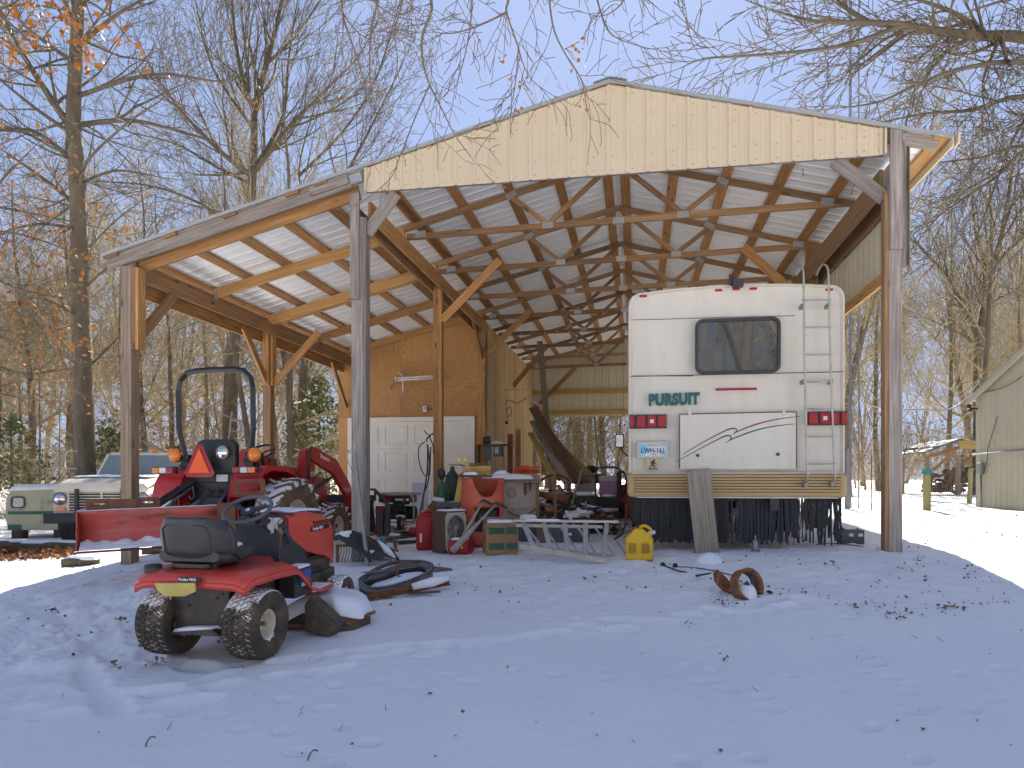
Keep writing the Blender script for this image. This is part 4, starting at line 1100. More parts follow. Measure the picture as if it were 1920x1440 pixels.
# window
a0, z1_ = rp(1303, 600); a1, z0_ = rp(1463, 699); cx, cz, w, h = (a0 + a1) / 2, (z0_ + z1_) / 2, a1 - a0, z1_ - z0_
q = MB(); ring_prism(q, rrect(w, h, .09, 6), rrect(w - .07, h - .07, .06, 6), (cx, -.004, cz), (1, 0, 0), (0, 0, 1), .035); win = q.build('rear_window', 'black', rv, bevel=.004)
q = MB(); q.prism(rrect(w - .06, h - .06, .065, 6), (cx, .0, cz), (1, 0, 0), (0, 0, 1), .012)
m, nt, b_ = base('tinted_window_glass'); b_.inputs['Base Color'].default_value = (.03, .045, .055, 1); b_.inputs['Roughness'].default_value = .015; b_.inputs['IOR'].default_value = 1.9
b_.inputs['Coat Weight'].default_value = 1; M['rvglass'] = m
q.build('pane', 'rvglass', win)
# tail lights: four lenses each
for side, xs in ((-1, [(1180, 1190, 0), (1193, 1211, 0), (1213, 1231, 1), (1232, 1250, 0)]), (1, [(1514, 1533, 0), (1535, 1556, 1), (1557, 1573, 0), (1575, 1588, 0)])):
    y0, y1 = (778, 803) if side < 0 else (772, 797)
    a, zb_ = rp(xs[0][0], y1 + 1); b, zt_ = rp(xs[-1][1], y0 - 1); a = max(a, -HW - .005); b = min(b, HW + .005)
    q = MB(); q.box(((a + b) / 2, -.008, (zb_ + zt_) / 2), (b - a, .024, zt_ - zb_)); tl = q.build('tail_light', 'black', rv, bevel=.004)
    for x0, x1, rev in xs:
        c0, _ = rp(x0 + 1, y1); c1, _ = rp(x1 - 1, y0); c0 = max(c0, -HW); c1 = min(c1, HW)
        q = MB(); q.box(((c0 + c1) / 2, -.03, (zb_ + zt_) / 2), (c1 - c0, .03, zt_ - zb_ - .03)); q.build('lens', 'redlens', tl, bevel=.008)
        if rev:
            q = MB(); q.box(((c0 + c1) / 2, -.048, (zb_ + zt_) / 2), (.045, .01, .045)); q.build('reverse_lens', 'white', tl, bevel=.002)
rbox('brake_light', 'redlens', 1341, 727, 1419, 733, .03, bevel=.008)
for x, y in ((1206, 556), (1347, 545), (1380, 543), (1412, 542), (1554, 544)):
    c, z = rp(x, y); q = MB(); q.box((c, -.02, z), (.09, .035, .028)); q.build('clearance_light', 'redlens', rv, bevel=.012)
# engine access door
a0, z1_ = rp(1275, 777); a1, z0_ = rp(1492, 880)
q = MB(); q.box(((a0 + a1) / 2, -.004, (z0_ + z1_) / 2 + .004), (a1 - a0, .018, z1_ - z0_)); door = q.build('access_door', 'rv_white', rv, bevel=.003)
q = MB()
for p0, p1 in (((a0, z0_ + .01), (a0, z1_)), ((a0, z1_), (a1, z1_ + .01)), ((a1, z0_ + .01), (a1, z1_ + .01))): q.beam((p0[0], -.006, p0[1]), (p1[0], -.006, p1[1]), .022, .011)
q.build('door_gap', 'seam', door)
for x in (1293, 1469):
    c, z = rp(x, 775); q = MB(); q.prism(rrect(.034, .08, .016, 4), (c, -.012, z), (1, 0, 0), (0, 0, 1), .014); q.build('hinge', 'chrome', door)
for x in (1308, 1458):
    c, z = rp(x, 854 if x < 1400 else 852); q = MB(); q.cyl((c, -.01, z), (c, -.03, z), .019, 14); q.build('latch', 'black', door, bevel=.002)
# swoosh stripes on the tail
def stripe(pts, mat, wmax=.016, name='stripe'):
    P = [V3((rp(x, y)[0], 0, rp(x, y)[1])) for x, y in pts]; P = spline(P, 5); n = len(P)
    q = MB(); L = []; Rr = []
    for i, p in enumerate(P):
        t = (P[min(i + 1, n - 1)] - P[max(i - 1, 0)]).normalized(); nrm = V3((-t.z, 0, t.x))
        w = wmax * (.35 + .65 * math.sin(math.pi * min(1, (i + .6) / n)))
        L.append(p + nrm * w / 2); Rr.append(p - nrm * w / 2)
    y = -.0165
    vs = [V3((p.x, y, p.z)) for p in L] + [V3((p.x, y, p.z)) for p in Rr] + [V3((p.x, y + .0025, p.z)) for p in L] + [V3((p.x, y + .0025, p.z)) for p in Rr]
    fs = []
    for i in range(n - 1): fs += [(i, i + 1, n + i + 1, n + i), (i, 2 * n + i, 2 * n + i + 1, i + 1), (n + i, n + i + 1, 3 * n + i + 1, 3 * n + i)]
    q.add(vs, fs); return q.build(name, mat, rv)
stripe([(1279, 852.5), (1317, 830), (1355, 810), (1368, 804.5), (1377, 803.5), (1381, 806), (1379, 810), (1374, 815)], 'maroon')
stripe([(1374, 815), (1381, 810), (1400, 802), (1420, 795), (1455, 786.5), (1498, 781)], 'maroon')
stripe([(1267, 866), (1317, 839), (1345, 824.5), (1358, 818), (1367, 817), (1371, 820), (1368, 825), (1362, 830)], 'teal')
stripe([(1362, 830), (1371, 824), (1395, 814.5), (1420, 806), (1450, 799.5), (1488, 795)], 'teal')
c, z = rp(1216, 760); c2, _ = rp(1312, 760); c3, zt3 = rp(1216, 741)
t_ = text('PURSUIT', .185, rv, 'teal', (c, -.008, z + .0), (1, 0, .012), (0, 0, 1), bold=.012, space=1.05, depth=.004)
wd = max(v.co.x for v in t_.data.vertices) - c
for v in t_.data.vertices: v.co.x = c + (v.co.x - c) * (c2 - c) / wd
# plate and sticker
M['plate_white'] = pm('licence_plate_white', (.75, .76, .75), rough=.4); M['plate_blue'] = pm('licence_plate_sky_blue', (.18, .48, .72), (.35, .62, .80), scale=14, rough=.4)
M['ink'] = pm('black_ink', (.012, .012, .018), rough=.6); M['tansign'] = pm('beige_sticker', (.62, .50, .34), rough=.6); M['brown_ink'] = pm('brown_print', (.14, .06, .03), rough=.7)
M['frame_tan'] = pm('dirty_white_plastic', (.58, .56, .50), rough=.5)
fr_ = rbox('licence_plate', 'frame_tan', 1194, 827, 1253, 859, .016, bevel=.006)
a0, z1_ = rp(1199, 832); a1, z0_ = rp(1248, 855); W_, H_ = a1 - a0, z1_ - z0_
q = MB(); q.box(((a0 + a1) / 2, -.018, (z0_ + z1_) / 2), (W_, .004, H_)); q.build('plate_face', 'plate_white', fr_)
q = MB()
for poly in ([(0, 0), (.14, .0), (.42, .45), (.30, .62), (.18, .95), (0, 1)], [(.35, .05), (.55, .25), (.72, .05)], [(.78, .1), (1, 0), (1, .55), (.92, .4), (.82, .3)], [(.8, .8), (1, .85), (1, 1), (.75, 1)]):
    q.prism([(x * W_, y * H_) for x, y in poly], (a0, -.0205, z0_), (1, 0, 0), (0, 0, 1), .001)
q.build('plate_print', 'plate_blue', fr_)
tt = text('LWH-161', H_ * .60, fr_, 'ink', ((a0 + a1) / 2, -.023, z0_ + H_ * .24), (1, 0, 0), (0, 0, 1), align='CENTER', bold=.001, depth=.001)
mx_ = max(v.co.x for v in tt.data.vertices); mn_ = min(v.co.x for v in tt.data.vertices)
for v in tt.data.vertices: v.co.x = (a0 + a1) / 2 + (v.co.x - (mx_ + mn_) / 2) * W_ * .86 / (mx_ - mn_)
text('OKLAHOMA', H_ * .17, fr_, 'ink', ((a0 + a1) / 2, -.023, z0_ + H_ * .8), (1, 0, 0), (0, 0, 1), align='CENTER', depth=.001)
st = rbox('sticker', 'tansign', 1213, 860, 1235, 881, .004, off=-.006, bevel=0)
a0, z1_ = rp(1213, 860); a1, z0_ = rp(1235, 881); W_, H_ = a1 - a0, z1_ - z0_
fig = [(.30, .22), (.22, .20), (.20, .26), (.36, .40), (.40, .52), (.30, .60), (.34, .74), (.50, .84), (.58, .92), (.68, .92), (.70, .84), (.66, .76), (.70, .62), (.84, .52), (.80, .47), (.62, .56), (.58, .46), (.68, .34), (.72, .22), (.60, .20), (.56, .32), (.46, .40)]
q = MB(); q.prism([(x * W_, y * H_) for x, y in fig], (a0, -.013, z0_), (1, 0, 0), (0, 0, 1), .001); q.build('print', 'brown_ink', st)
text('BELIEVE', H_ * .22, st, 'ink', ((a0 + a1) / 2, -.0135, z0_ + H_ * .02), (1, 0, 0), (0, 0, 1), align='CENTER', depth=.001, bold=.0006)
# rear ladder
def lp(x, y, off): a, z = rp(x, y, off); return V3((a, off, z))
lad = MB()
lad.tube(spline([lp(1487, 517, .12), lp(1492, 504, .04), lp(1499, 497, -.06), lp(1506, 506, -.13), lp(1507, 540, -.15), lp(1509, 700, -.15), lp(1513, 860, -.15), lp(1514, 893, -.13), lp(1508, 908, -.04), lp(1505, 911, .0)], 5), .0125, 10)
lad.tube(spline([lp(1530, 517, .12), lp(1536, 503, .04), lp(1544, 496, -.06), lp(1552, 504, -.13), lp(1554, 540, -.15), lp(1558, 700, -.15), lp(1564, 860, -.15), lp(1565, 893, -.13), lp(1558, 908, -.04), lp(1554, 910, .0)], 5), .0125, 10)
ld = lad.build('ladder_rail', 'alu', rv, smooth=True)
for y in (563, 614, 665, 716, 767, 819, 870):
    q = MB(); t = (y - 563) / 307; q.tube([lp(1504 + 6 * t, y, -.15), lp(1558 + 10 * t, y - .5, -.15)], .010, 8); q.build('rung', 'alu', ld, smooth=True)
for x, y in ((1500, 578), (1548, 577), (1502, 718), (1553, 718), (1506, 910), (1555, 908)):
    q = MB(); a = lp(x, y, 0); q.box((a.x, -.07, a.z), (.035, .14, .045)); q.build('bracket', 'steel', ld)
# roof camera
c, z = rp(1378, 531)
q = MB(); q.box((c + .03, -.02, z - .01), (.12, .10, .08)); q.tube(spline([(c - .06, .0, z - .02), (c - .04, -.01, z + .03), (c - .05, 0, z + .09), (c - .02, .02, z + .06)], 4), [.03] * 6 + [.022] * 4 + [.008] * 3, 8); q.build('roof_camera', 'black', rv, bevel=.01)
# bristle skirt below the bumper
sk = MB(); rr = random.Random(3)
x = -1.18
while x < 1.22:
    w = rr.uniform(.010, .022)
    pxl = 1382 + x * 160
    gap = (1372 < pxl < 1394 and rr.random() < .72) or (1456 < pxl < 1474 and rr.random() < .6) or (pxl > 1474 and rr.random() < .16)
    if not gap:
        zt_, zb_ = .60, rr.uniform(.03, .10) if pxl < 1480 else rr.uniform(.02, .25)
        if pxl < 1210: zb_ += (1210 - pxl) / 160 * 2.2
        dx = rr.gauss(0, .006) if pxl < 1455 else rr.gauss(0, .014); dy = rr.gauss(0, .02)
        yb = .10 + rr.uniform(-.02, .02)
        n = 4; L = [(x + dx * (k / n) ** 2 + rr.gauss(0, .0015), yb + dy * k / n, zt_ + (zb_ - zt_) * k / n) for k in range(n + 1)]
        vs = []
        for a_, b__, c_ in L: vs += [V3((a_ - w / 2, b__, c_)), V3((a_ + w / 2, b__, c_))]
        sk.add(vs, [(2 * k, 2 * k + 1, 2 * k + 3, 2 * k + 2) for k in range(n)])
        if rr.random() < .9:
            for dd in (.03, .06) if pxl < 1455 else (.03,): sk.add([v + V3((rr.gauss(0, .012), dd, 0)) for v in vs], [(2 * k, 2 * k + 1, 2 * k + 3, 2 * k + 2) for k in range(n)])
    x += w * .8
M['bristle'] = pm('black_bristles', (.025, .026, .032), (.05, .052, .06), scale=30, stretch=(8, 8, 1), rough=.8)
sk.build('brush_skirt', 'bristle', rv)
q = MB(); q.box((0, .12, .61), (2.3, .05, .05)); q.build('skirt_rail', 'dark_metal', rv)
# underside: chassis rails, hitch, dual rear wheels
q = MB(); q.box((-.45, 4, .52), (.1, 8, .16)); q.box((.45, 4, .52), (.1, 8, .16)); q.box((0, .5, .48), (1.0, .12, .12)); q.box((.02, .3, .42), (.08, .4, .08)); q.build('chassis', 'dark_metal', rv)
for sx in (-1, 1):
    for k in (0, 1):
        q = MB(); q.lathe((sx * (1.08 - .28 * k), 2.6, .40), (1, 0, 0), [(.18, -.10), (.36, -.11), (.40, -.08), (.405, .0), (.40, .08), (.36, .11), (.18, .10)], 28); wh = q.build('wheel', 'rubber', rv, smooth=True)
for sx in (-1, 1):
    q = MB(); q.lathe((sx * 1.05, 7.4, .40), (1, 0, 0), [(.18, -.10), (.36, -.11), (.40, -.08), (.40, .08), (.36, .11), (.18, .10)], 24); q.build('wheel', 'rubber', rv, smooth=True)
q = MB(); q.box((-1.02, .25, .68), (.04, .3, .12)); q.build('mud_flap', 'black', rv)
# side mirror far forward on the left
q = MB(); q.tube([(-1.25, 8.9, 1.35), (-1.40, 8.95, 1.50), (-1.46, 8.9, 1.62)], .018, 8); mir = q.build('mirror_arm', 'black', rv)
q = MB(); q.prism(rrect(.20, .33, .04), (-1.47, 8.86, 1.75), (1, 0, 0), (0, 0, 1), .06); mh = q.build('mirror_head', 'black', mir, bevel=.01)
q = MB(); q.prism(rrect(.16, .29, .03), (-1.47, 8.797, 1.75), (1, 0, 0), (0, 0, 1), .002); q.build('mirror_glass', 'chrome', mir)
# ================================================================ wheels
def torus_tube(mb, c, ax, Rr, r, n=28, m=8, a0=0, a1=360):
    c = V3(c); ax = V3(ax).normalized(); a = V3((0, 0, 1)) if abs(ax.z) < .9 else V3((1, 0, 0)); a = (a - ax * a.dot(ax)).normalized(); b = ax.cross(a)
    if a1 - a0 >= 360: mb.tube([c + (a * math.cos(6.2832 * i / n) + b * math.sin(6.2832 * i / n)) * Rr for i in range(n)], r, m, closed=True)
    else: mb.tube([c + (a * math.cos(R(a0 + (a1 - a0) * i / n)) + b * math.sin(R(a0 + (a1 - a0) * i / n))) * Rr for i in range(n + 1)], r, m)
def wheel(parent, c, r, w, rr, side, rimmat, tread='turf', mud='tyre', nm='wheel', dish=.3, rows=5, nb=34, steer=0.0, snowtop=0.0):
    """side +1: outer face towards +x"""
    e = bpy.data.objects.new(nm, None); col.objects.link(e); e.parent = parent; e.location = c; e.empty_display_size = .1; e.rotation_euler = (0, 0, steer)
    q = MB(); sw = w * .5
    prof = [(rr * 1.0, -sw * .72), (rr * 1.08, -sw * .85), ((r + rr) / 2, -sw * 1.0), (r * .93, -sw * .96), (r * .975, -sw * .80), (r * .985, 0), (r * .975, sw * .80), (r * .93, sw * .96), ((r + rr) / 2, sw * 1.0), (rr * 1.08, sw * .85), (rr * 1.0, sw * .72)]
    q.lathe((0, 0, 0), (1, 0, 0), prof, 40)
    ty = q.build('tyre', mud, e, smooth=True, angle=50)
    q = MB()
    if tread == 'turf':
        for row in range(rows):
            xx = (row - (rows - 1) / 2) * w * .84 / rows
            for k in range(nb):
                an = 2 * math.pi * (k + .5 * (row % 2)) / nb
                rad = r * (1.0 - .018 * (abs(row - (rows - 1) / 2) / ((rows - 1) / 2)) ** 2)
                rot = Matrix.Rotation(-an, 3, 'X') @ Matrix.Rotation(.5 * (1 if row % 2 else -1), 3, 'Z')
                q.box(Matrix.Rotation(-an, 3, 'X') @ V3((xx, 0, rad - .004)), (w * .15, 2 * math.pi * r / nb * .62, .016), rot)
    else:
        for s_ in (-1, 1):
            for k in range(nb):
                an = 2 * math.pi * (k + (.5 if s_ > 0 else 0)) / nb
                rot = Matrix.Rotation(-an, 3, 'X') @ Matrix.Rotation(s_ * .62, 3, 'Z')
                q.box(Matrix.Rotation(-an, 3, 'X') @ V3((s_ * w * .25, 0, r * .995)), (w * .58, .055, .05), rot, taper=(.92, .7))
                rot2 = Matrix.Rotation(-an - s_ * 0, 3, 'X')
                q.box(rot2 @ V3((s_ * w * .49, w * .15 * 1, r * .93)), (.03, .05, .10), rot2)
    q.build('tread', mud, ty, bevel=.003)
    q = MB(); o = side * sw * .72
    rp_ = [(rr * 1.03, o), (rr * 1.03, o - side * .006), (rr * .95, o - side * .012), (rr * .90, o - side * w * .16), (rr * .80, o - side * w * dish), (rr * .35, o - side * w * dish * .95), (rr * .30, o - side * w * dish * .6), (0.001, o - side * w * dish * .6)]
    q.lathe((0, 0, 0), (side, 0, 0), [(a, b * side) for a, b in rp_], 32)
    rim = q.build('rim', rimmat, e, smooth=True, angle=35, solid=.004)
    q = MB(); oi = -o
    q.lathe((0, 0, 0), (1, 0, 0), [(rr * 1.02, oi), (rr * .9, oi + side * .02), (rr * .85, 0)], 28); q.build('rim_inner', rimmat, rim, smooth=True, solid=.004)
    q = MB(); q.cyl((o - side * w * dish * .6, 0, 0), (o - side * w * dish * .2, 0, 0), rr * .16, 14)
    for k in range(5 if rr > .15 else 4):
        an = 2 * math.pi * k / (5 if rr > .15 else 4); q.cyl((o - side * w * dish * .97, rr * .55 * math.cos(an), rr * .55 * math.sin(an)), (o - side * w * dish * .85, rr * .55 * math.cos(an), rr * .55 * math.sin(an)), rr * .07, 8)
    q.build('hub', 'steel', rim)
    return e
M['tyre'] = pm('muddy_tyre_rubber', (.045, .038, .032), (.10, .07, .045), scale=7, rough=.9, bmp=.4, bscale=40, spots=(.20, .135, .08), sthr=.60, sscale=6, sw=.1)
M['tyre_mud'] = pm('mud_caked_tyre', (.24, .155, .085), (.13, .085, .05), scale=6, rough=.95, bmp=.9, bscale=24, spots=(.06, .05, .04), sthr=.60, sscale=5, sw=.08)
# snow that has settled on upward faces of a material
def snowy(name, src, amount=.55, scale=10, up=.55):
    m = M[src].copy(); m.name = name; nt = m.node_tree; b_ = nt.nodes['Principled BSDF']
    lk = b_.inputs['Base Color'].links[0].from_socket
    g = nt.nodes.new('ShaderNodeNewGeometry'); sp = nt.nodes.new('ShaderNodeSeparateXYZ'); nt.links.new(g.outputs['Normal'], sp.inputs[0])
    n = tex(nt, 'noise', scale, detail=6, rough=.65)
    ad = nt.nodes.new('ShaderNodeMath'); ad.operation = 'MULTIPLY_ADD'; nt.links.new(sp.outputs[2], ad.inputs[0]); ad.inputs[1].default_value = 1.0; ad.inputs[2].default_value = -up
    a2 = nt.nodes.new('ShaderNodeMath'); a2.operation = 'MULTIPLY_ADD'; nt.links.new(n, a2.inputs[0]); a2.inputs[1].default_value = 2.2; a2.inputs[2].default_value = -1.1 - .55 + amount
    a3 = nt.nodes.new('ShaderNodeMath'); a3.operation = 'ADD'; nt.links.new(ad.outputs[0], a3.inputs[0]); nt.links.new(a2.outputs[0], a3.inputs[1])
    a4 = nt.nodes.new('ShaderNodeMath'); a4.operation = 'MULTIPLY'; a4.use_clamp = True; nt.links.new(a3.outputs[0], a4.inputs[0]); a4.inputs[1].default_value = 9
    nt.links.new(mixc(nt, a4.outputs[0], lk, (.86, .86, .88)), b_.inputs['Base Color'])
    M[name] = m
snowy('tyre_snow', 'tyre', .30, 9, .30); snowy('tyre_mud_snow', 'tyre_mud', .45, 5, .25)
def snowcap(parent, pts, z, th=.03, name='snow_cap', seed=0, c=None):
    """domed patch of snow over a flat outline (x, y) at height z (z may be a function)"""
    zf = z if callable(z) else (lambda x, y: z)
    cx = sum(p[0] for p in pts) / len(pts); cy = sum(p[1] for p in pts) / len(pts)
    P = []; n = len(pts)
    for i in range(n):
        a, b = V3((*pts[i], 0)), V3((*pts[(i + 1) % n], 0))
        for k in range(4): p = a.lerp(b, k / 4); P.append((p.x, p.y))
    n = len(P); q = MB(); vs = []; rings = [(1.0, -.004), (.985, .45), (.9, .78), (.72, .93), (.4, 1.0)]
    for s_, h in rings:
        for j, (x, y) in enumerate(P):
            k = s_ * (1 + .05 * mnoise.noise(V3((x * 9, y * 9, seed))))
            X, Yy = cx + (x - cx) * k, cy + (y - cy) * k
            vs.append(V3((X, Yy, zf(X, Yy) + (h * th * (1 + .35 * mnoise.noise(V3((X * 6, Yy * 6, seed + 5)))) if h > 0 else h))))
    vs.append(V3((cx, cy, zf(cx, cy) + th)))
    fs = [(i * n + j, i * n + (j + 1) % n, (i + 1) * n + (j + 1) % n, (i + 1) * n + j) for i in range(len(rings) - 1) for j in range(n)]
    L = (len(rings) - 1) * n; fs += [(L + j, L + (j + 1) % n, len(vs) - 1) for j in range(n)]
    q.add(vs, fs); return q.build(name, 'snow', parent, smooth=True)
# ================================================================ riding mower
M['mred'] = pm('faded_red_paint', (.62, .065, .042), (.55, .055, .036), scale=3, rough=.34, coat=.25)
M['mblack'] = pm('weathered_black_plastic', (.045, .045, .048), (.03, .03, .032), scale=7, rough=.48, bmp=.15, bscale=160, spots=(.13, .10, .07), sthr=.75, sscale=6)
M['mframe'] = pm('grimy_black_steel', (.05, .05, .05), (.035, .035, .035), scale=5, rough=.55, spots=(.15, .11, .06), sthr=.56, sscale=6, sw=.1)
M['mrim'] = pm('cream_wheel_paint', (.68, .62, .48), (.60, .52, .38), scale=7, rough=.45, spots=(.28, .13, .06), sthr=.66, sscale=9)
M['yellow_dirt'] = pm('yellow_soft_sheet', (.60, .52, .16), (.45, .33, .10), scale=9, rough=.8)
MO = V3((px(400, 5.06), 5.06, 0)); MO.z = gh(MO.x, MO.y) + .02; MR = -R(13)
mow = thing('riding_mower', 'red and black riding mower seen from behind with a black bucket seat', 'mower', MO, MR, rot=(R(2.6), 0, MR))
def lz(o_, rz, x, y):   # local ground height in a thing's frame
    X = o_.x + x * math.cos(rz) - y * math.sin(rz); Yy = o_.y + x * math.sin(rz) + y * math.cos(rz); return gh(X, Yy) - o_.z
wheel(mow, (-.325, 0, .245), .25, .235, .105, -1, 'mrim', 'turf', 'tyre_snow', dish=.35)
wheel(mow, (.345, 0, .245), .25, .235, .105, 1, 'mrim', 'turf', 'tyre_snow', dish=.35)
for s_ in (-1, 1): wheel(mow, (s_ * .36, 1.22, .185), .185, .15, .085, s_, 'mrim', 'turf', 'tyre_snow', rows=3, nb=26, steer=.08)
q = MB(); q.cyl((-.3, 0, .245), (.3, 0, .245), .02, 10); q.build('axle', 'steel', mow)
q = MB(); q.cyl((-.3, 1.22, .2), (.3, 1.22, .2), .018, 10); q.build('axle', 'steel', mow)
q = MB(); q.prism([(-.215, .20), (.20, .20), (.21, .54), (-.225, .54)], (0, -.10, 0), (1, 0, 0), (0, 0, 1), .006)
q.box((-.21, .25, .43), (.012, .7, .22)); q.box((.205, .25, .43), (.012, .7, .22)); q.box((0, .25, .36), (.34, .45, .10))
q.box((-.2, .95, .36), (.02, .9, .09)); q.box((.2, .95, .36), (.02, .9, .09)); q.box((0, 1.42, .34), (.42, .03, .14))
fm = q.build('frame', 'mframe', mow, bevel=.004)
q = MB(); q.prism([(-.20, 0), (.13, .035), (.18, .0), (.18, -.012), (-.20, -.012)], (0, -.105, .20), (1, 0, 0), (0, 0, 1), .08); q.mx = None; q.build('hitch_plate', 'mframe', fm, bevel=.003)
snowcap(fm, [(-.19, -.17), (.11, -.17), (.15, -.11), (-.17, -.11)], lambda x, y: .215 + .1 * x, .03, seed=4)
q = MB()
for x, z in ((-.15, .49), (-.06, .47), (.12, .44), (.16, .47), (-.1, .38)): q.cyl((x, -.10, z), (x, -.112, z), .011, 8)
q.build('bolt', 'ink', fm)
q = MB(); q.lathe((.165, -.11, .315), (0, -1, 0), [(.001, .006), (.011, .006), (.011, 0)], 12); q.build('reflector', 'yellow_dirt', fm)
# red rear fender with arches over the tyres
def fend(u, v):   # u 0..1 across, v 0..1 rear to front
    x = -.465 + .93 * u; y = -.24 + .78 * v
    ex = abs(x) / .465; ex = min(ex, 1)
    z = .625 + .015 * math.cos(x * 4)
    arch = math.exp(-((y - .02) / .26) ** 2)
    z += .018 * arch * sst((ex - .45) / .3)
    z -= .025 * sst((ex - .8) / .2) ** 2 + .01 * ex ** 3
    z -= .055 * sst((.10 - v) / .10)
    z -= .12 * sst((v - .72) / .28) * sst((ex - .3) / .2)
    xx = x * (1 - .10 * sst((.25 - v) / .25) * 1)
    return V3((xx, y, z))
q = MB(); q.grid(fend, 26, 18); fen = q.build('fender', 'mred', mow, smooth=True, solid=.012)
q = MB()
P = [fend(0, k / 18) for k in range(18, 0, -1)] + [fend(k / 26, 0) for k in range(27)] + [fend(1, k / 18) for k in range(1, 19)]
q.add(P + [p + V3((0, .004, -.05)) for p in P], [(k, k + 1, len(P) + k + 1, len(P) + k) for k in range(len(P) - 1)])
q.build('fender_lip', 'mred', fen, smooth=True, solid=.01)
# footrests running forward and down
q = MB()
for s_ in (-1, 1):
    secs = []
    for y, z, w_ in ((.46, .545, .20), (.54, .44, .22), (.62, .35, .24), (.74, .315, .25), (.95, .315, .24), (1.06, .33, .18)):
        xi, xo = s_ * .20, s_ * (.20 + w_)
        secs.append([V3((xi, y, z)), V3((xo, y, z + .01)), V3((xo, y, z + .035)), V3((xo - s_ * .012, y, z + .035)), V3((xo - s_ * .015, y, z + .015)), V3((xi, y, z + .014))])
    q.loft(secs)
q.build('footrest', 'mred', mow, smooth=True, angle=40)
for s_ in (1,): snowcap(mow, [(s_ * .25, .68), (s_ * .42, .68), (s_ * .42, 1.0), (s_ * .25, 1.0)], .335, .02, seed=2)
q = MB(); q.prism([(-.16, 0), (.15, .012), (.15, -.05), (.07, -.085), (-.08, -.09), (-.14, -.05)], (-.06, -.278, .572), (1, 0, 0), (0, 0, 1), .02); q.build('yellow_sheet', 'yellow_dirt', mow, bevel=.006)
dc = MB(); dc.box((.03, -.268, .600), (.17, .008, .032)); d_ = dc.build('decal', 'ink', fen)
text('Poulan PRO', .027, d_, 'plate_white', (-.048, -.274, .592), (1, 0, 0), (0, 0, 1), bold=.0008, depth=.001)
# seat
q = MB(); SX = -.075
def seat_sec(y, z, w, th, rc, lean=0):
    return [V3((SX + a * 1.16, y + lean * b, z + b)) for a, b in rrect(w, th, rc, 4)]
cush = [(-.13, .735, .40, .07), (-.08, .725, .45, .09), (0.05, .72, .48, .10), (.20, .725, .47, .09), (.30, .735, .42, .06), (.33, .735, .36, .03)]
q.loft([seat_sec(y, z, w, th, th * .45) for y, z, w, th in cush])
st = q.build('seat', 'mblack', mow, smooth=True, angle=50)
q = MB()
def bk(u, v):   # backrest shell, wraps forward at sides
    a = (u - .5) * 2; b_ = v
    wid = (.285 + .012 * math.sin(b_ * 3)) * (1 - .14 * sst((b_ - .7) / .3))
    topz = .69 + .325 * b_ - .035 * sst((abs(a) - .6) / .4) * b_
    x = SX + a * wid
    y = -.155 - .05 * b_ + .15 * abs(a) ** 3 + .06 * sst((.2 - b_) / .2)
    return V3((x, y, topz))
secs = []
N = 20
for side_, off in ((0, 0), (1, .055)):
    pass
vs = []; fs = []
for lay, off in ((0, 0.0), (1, .06)):
    for j in range(11):
        for i in range(N + 1):
            p = bk(i / N, j / 10); e_ = min(i, N - i) / N; k = off * (1 - .75 * sst((.08 - e_) / .08)) * (1 - .6 * sst((j - 8) / 2))
            vs.append(p + V3((0, k, .012 if lay else 0)))
W_ = N + 1
for lay in (0, 1):
    o_ = lay * 11 * W_
    for j in range(10):
        for i in range(N):
            f = (o_ + j * W_ + i, o_ + j * W_ + i + 1, o_ + (j + 1) * W_ + i + 1, o_ + (j + 1) * W_ + i)
            fs.append(f if lay == 0 else f[::-1])
o_ = 11 * W_
for i in range(N): fs += [(10 * W_ + i, 10 * W_ + i + 1, o_ + 10 * W_ + i + 1, o_ + 10 * W_ + i), (i + 1, i, o_ + i, o_ + i + 1)]
for j in range(10): fs += [((j + 1) * W_, j * W_, o_ + j * W_, o_ + (j + 1) * W_), (j * W_ + N, (j + 1) * W_ + N, o_ + (j + 1) * W_ + N, o_ + j * W_ + N)]
q.add(vs, fs); bkr = q.build('backrest', 'mblack', st, smooth=True, subd=1)
q = MB()   # recessed panel outline on the back
RP = [bk(.5 + a * .30, .50 + b_ * .34) + V3((0, -.004, 0)) for a, b_ in [(x / 1, y / 1) for x, y in rrect(2, 2, .35, 4)]]
q.tube(RP, .004, 6, closed=True); q.build('panel_groove', 'black', bkr, smooth=True)
snowcap(st, [(SX - .16, .02), (SX + .16, .0), (SX + .18, .18), (SX + .14, .29), (SX - .14, .29), (SX - .18, .18)], .768, .022, seed=1)
q = MB(); q.box((SX, .05, .665), (.30, .34, .03)); q.box((SX, -.06, .655), (.34, .05, .05)); q.build('seat_pan', 'mframe', mow, bevel=.004)
for s_ in (-1, 1):
    q = MB(); P = [(SX + s_ * .13 + .022 * math.cos(k * .9), -.13 + .022 * math.sin(k * .9), .60 + .003 * k) for k in range(22)]; q.tube(P, .004, 5); q.build('seat_spring', 'dark_metal', mow)
q = MB(); q.lathe((-.36, -.13, .62), (0, 0, 1), [(.02, -.03), (.055, -.02), (.06, .02), (.055, .05), (.02, .055), (.001, .055)], 16); q.build('fuel_cap', 'mblack', mow, smooth=True)
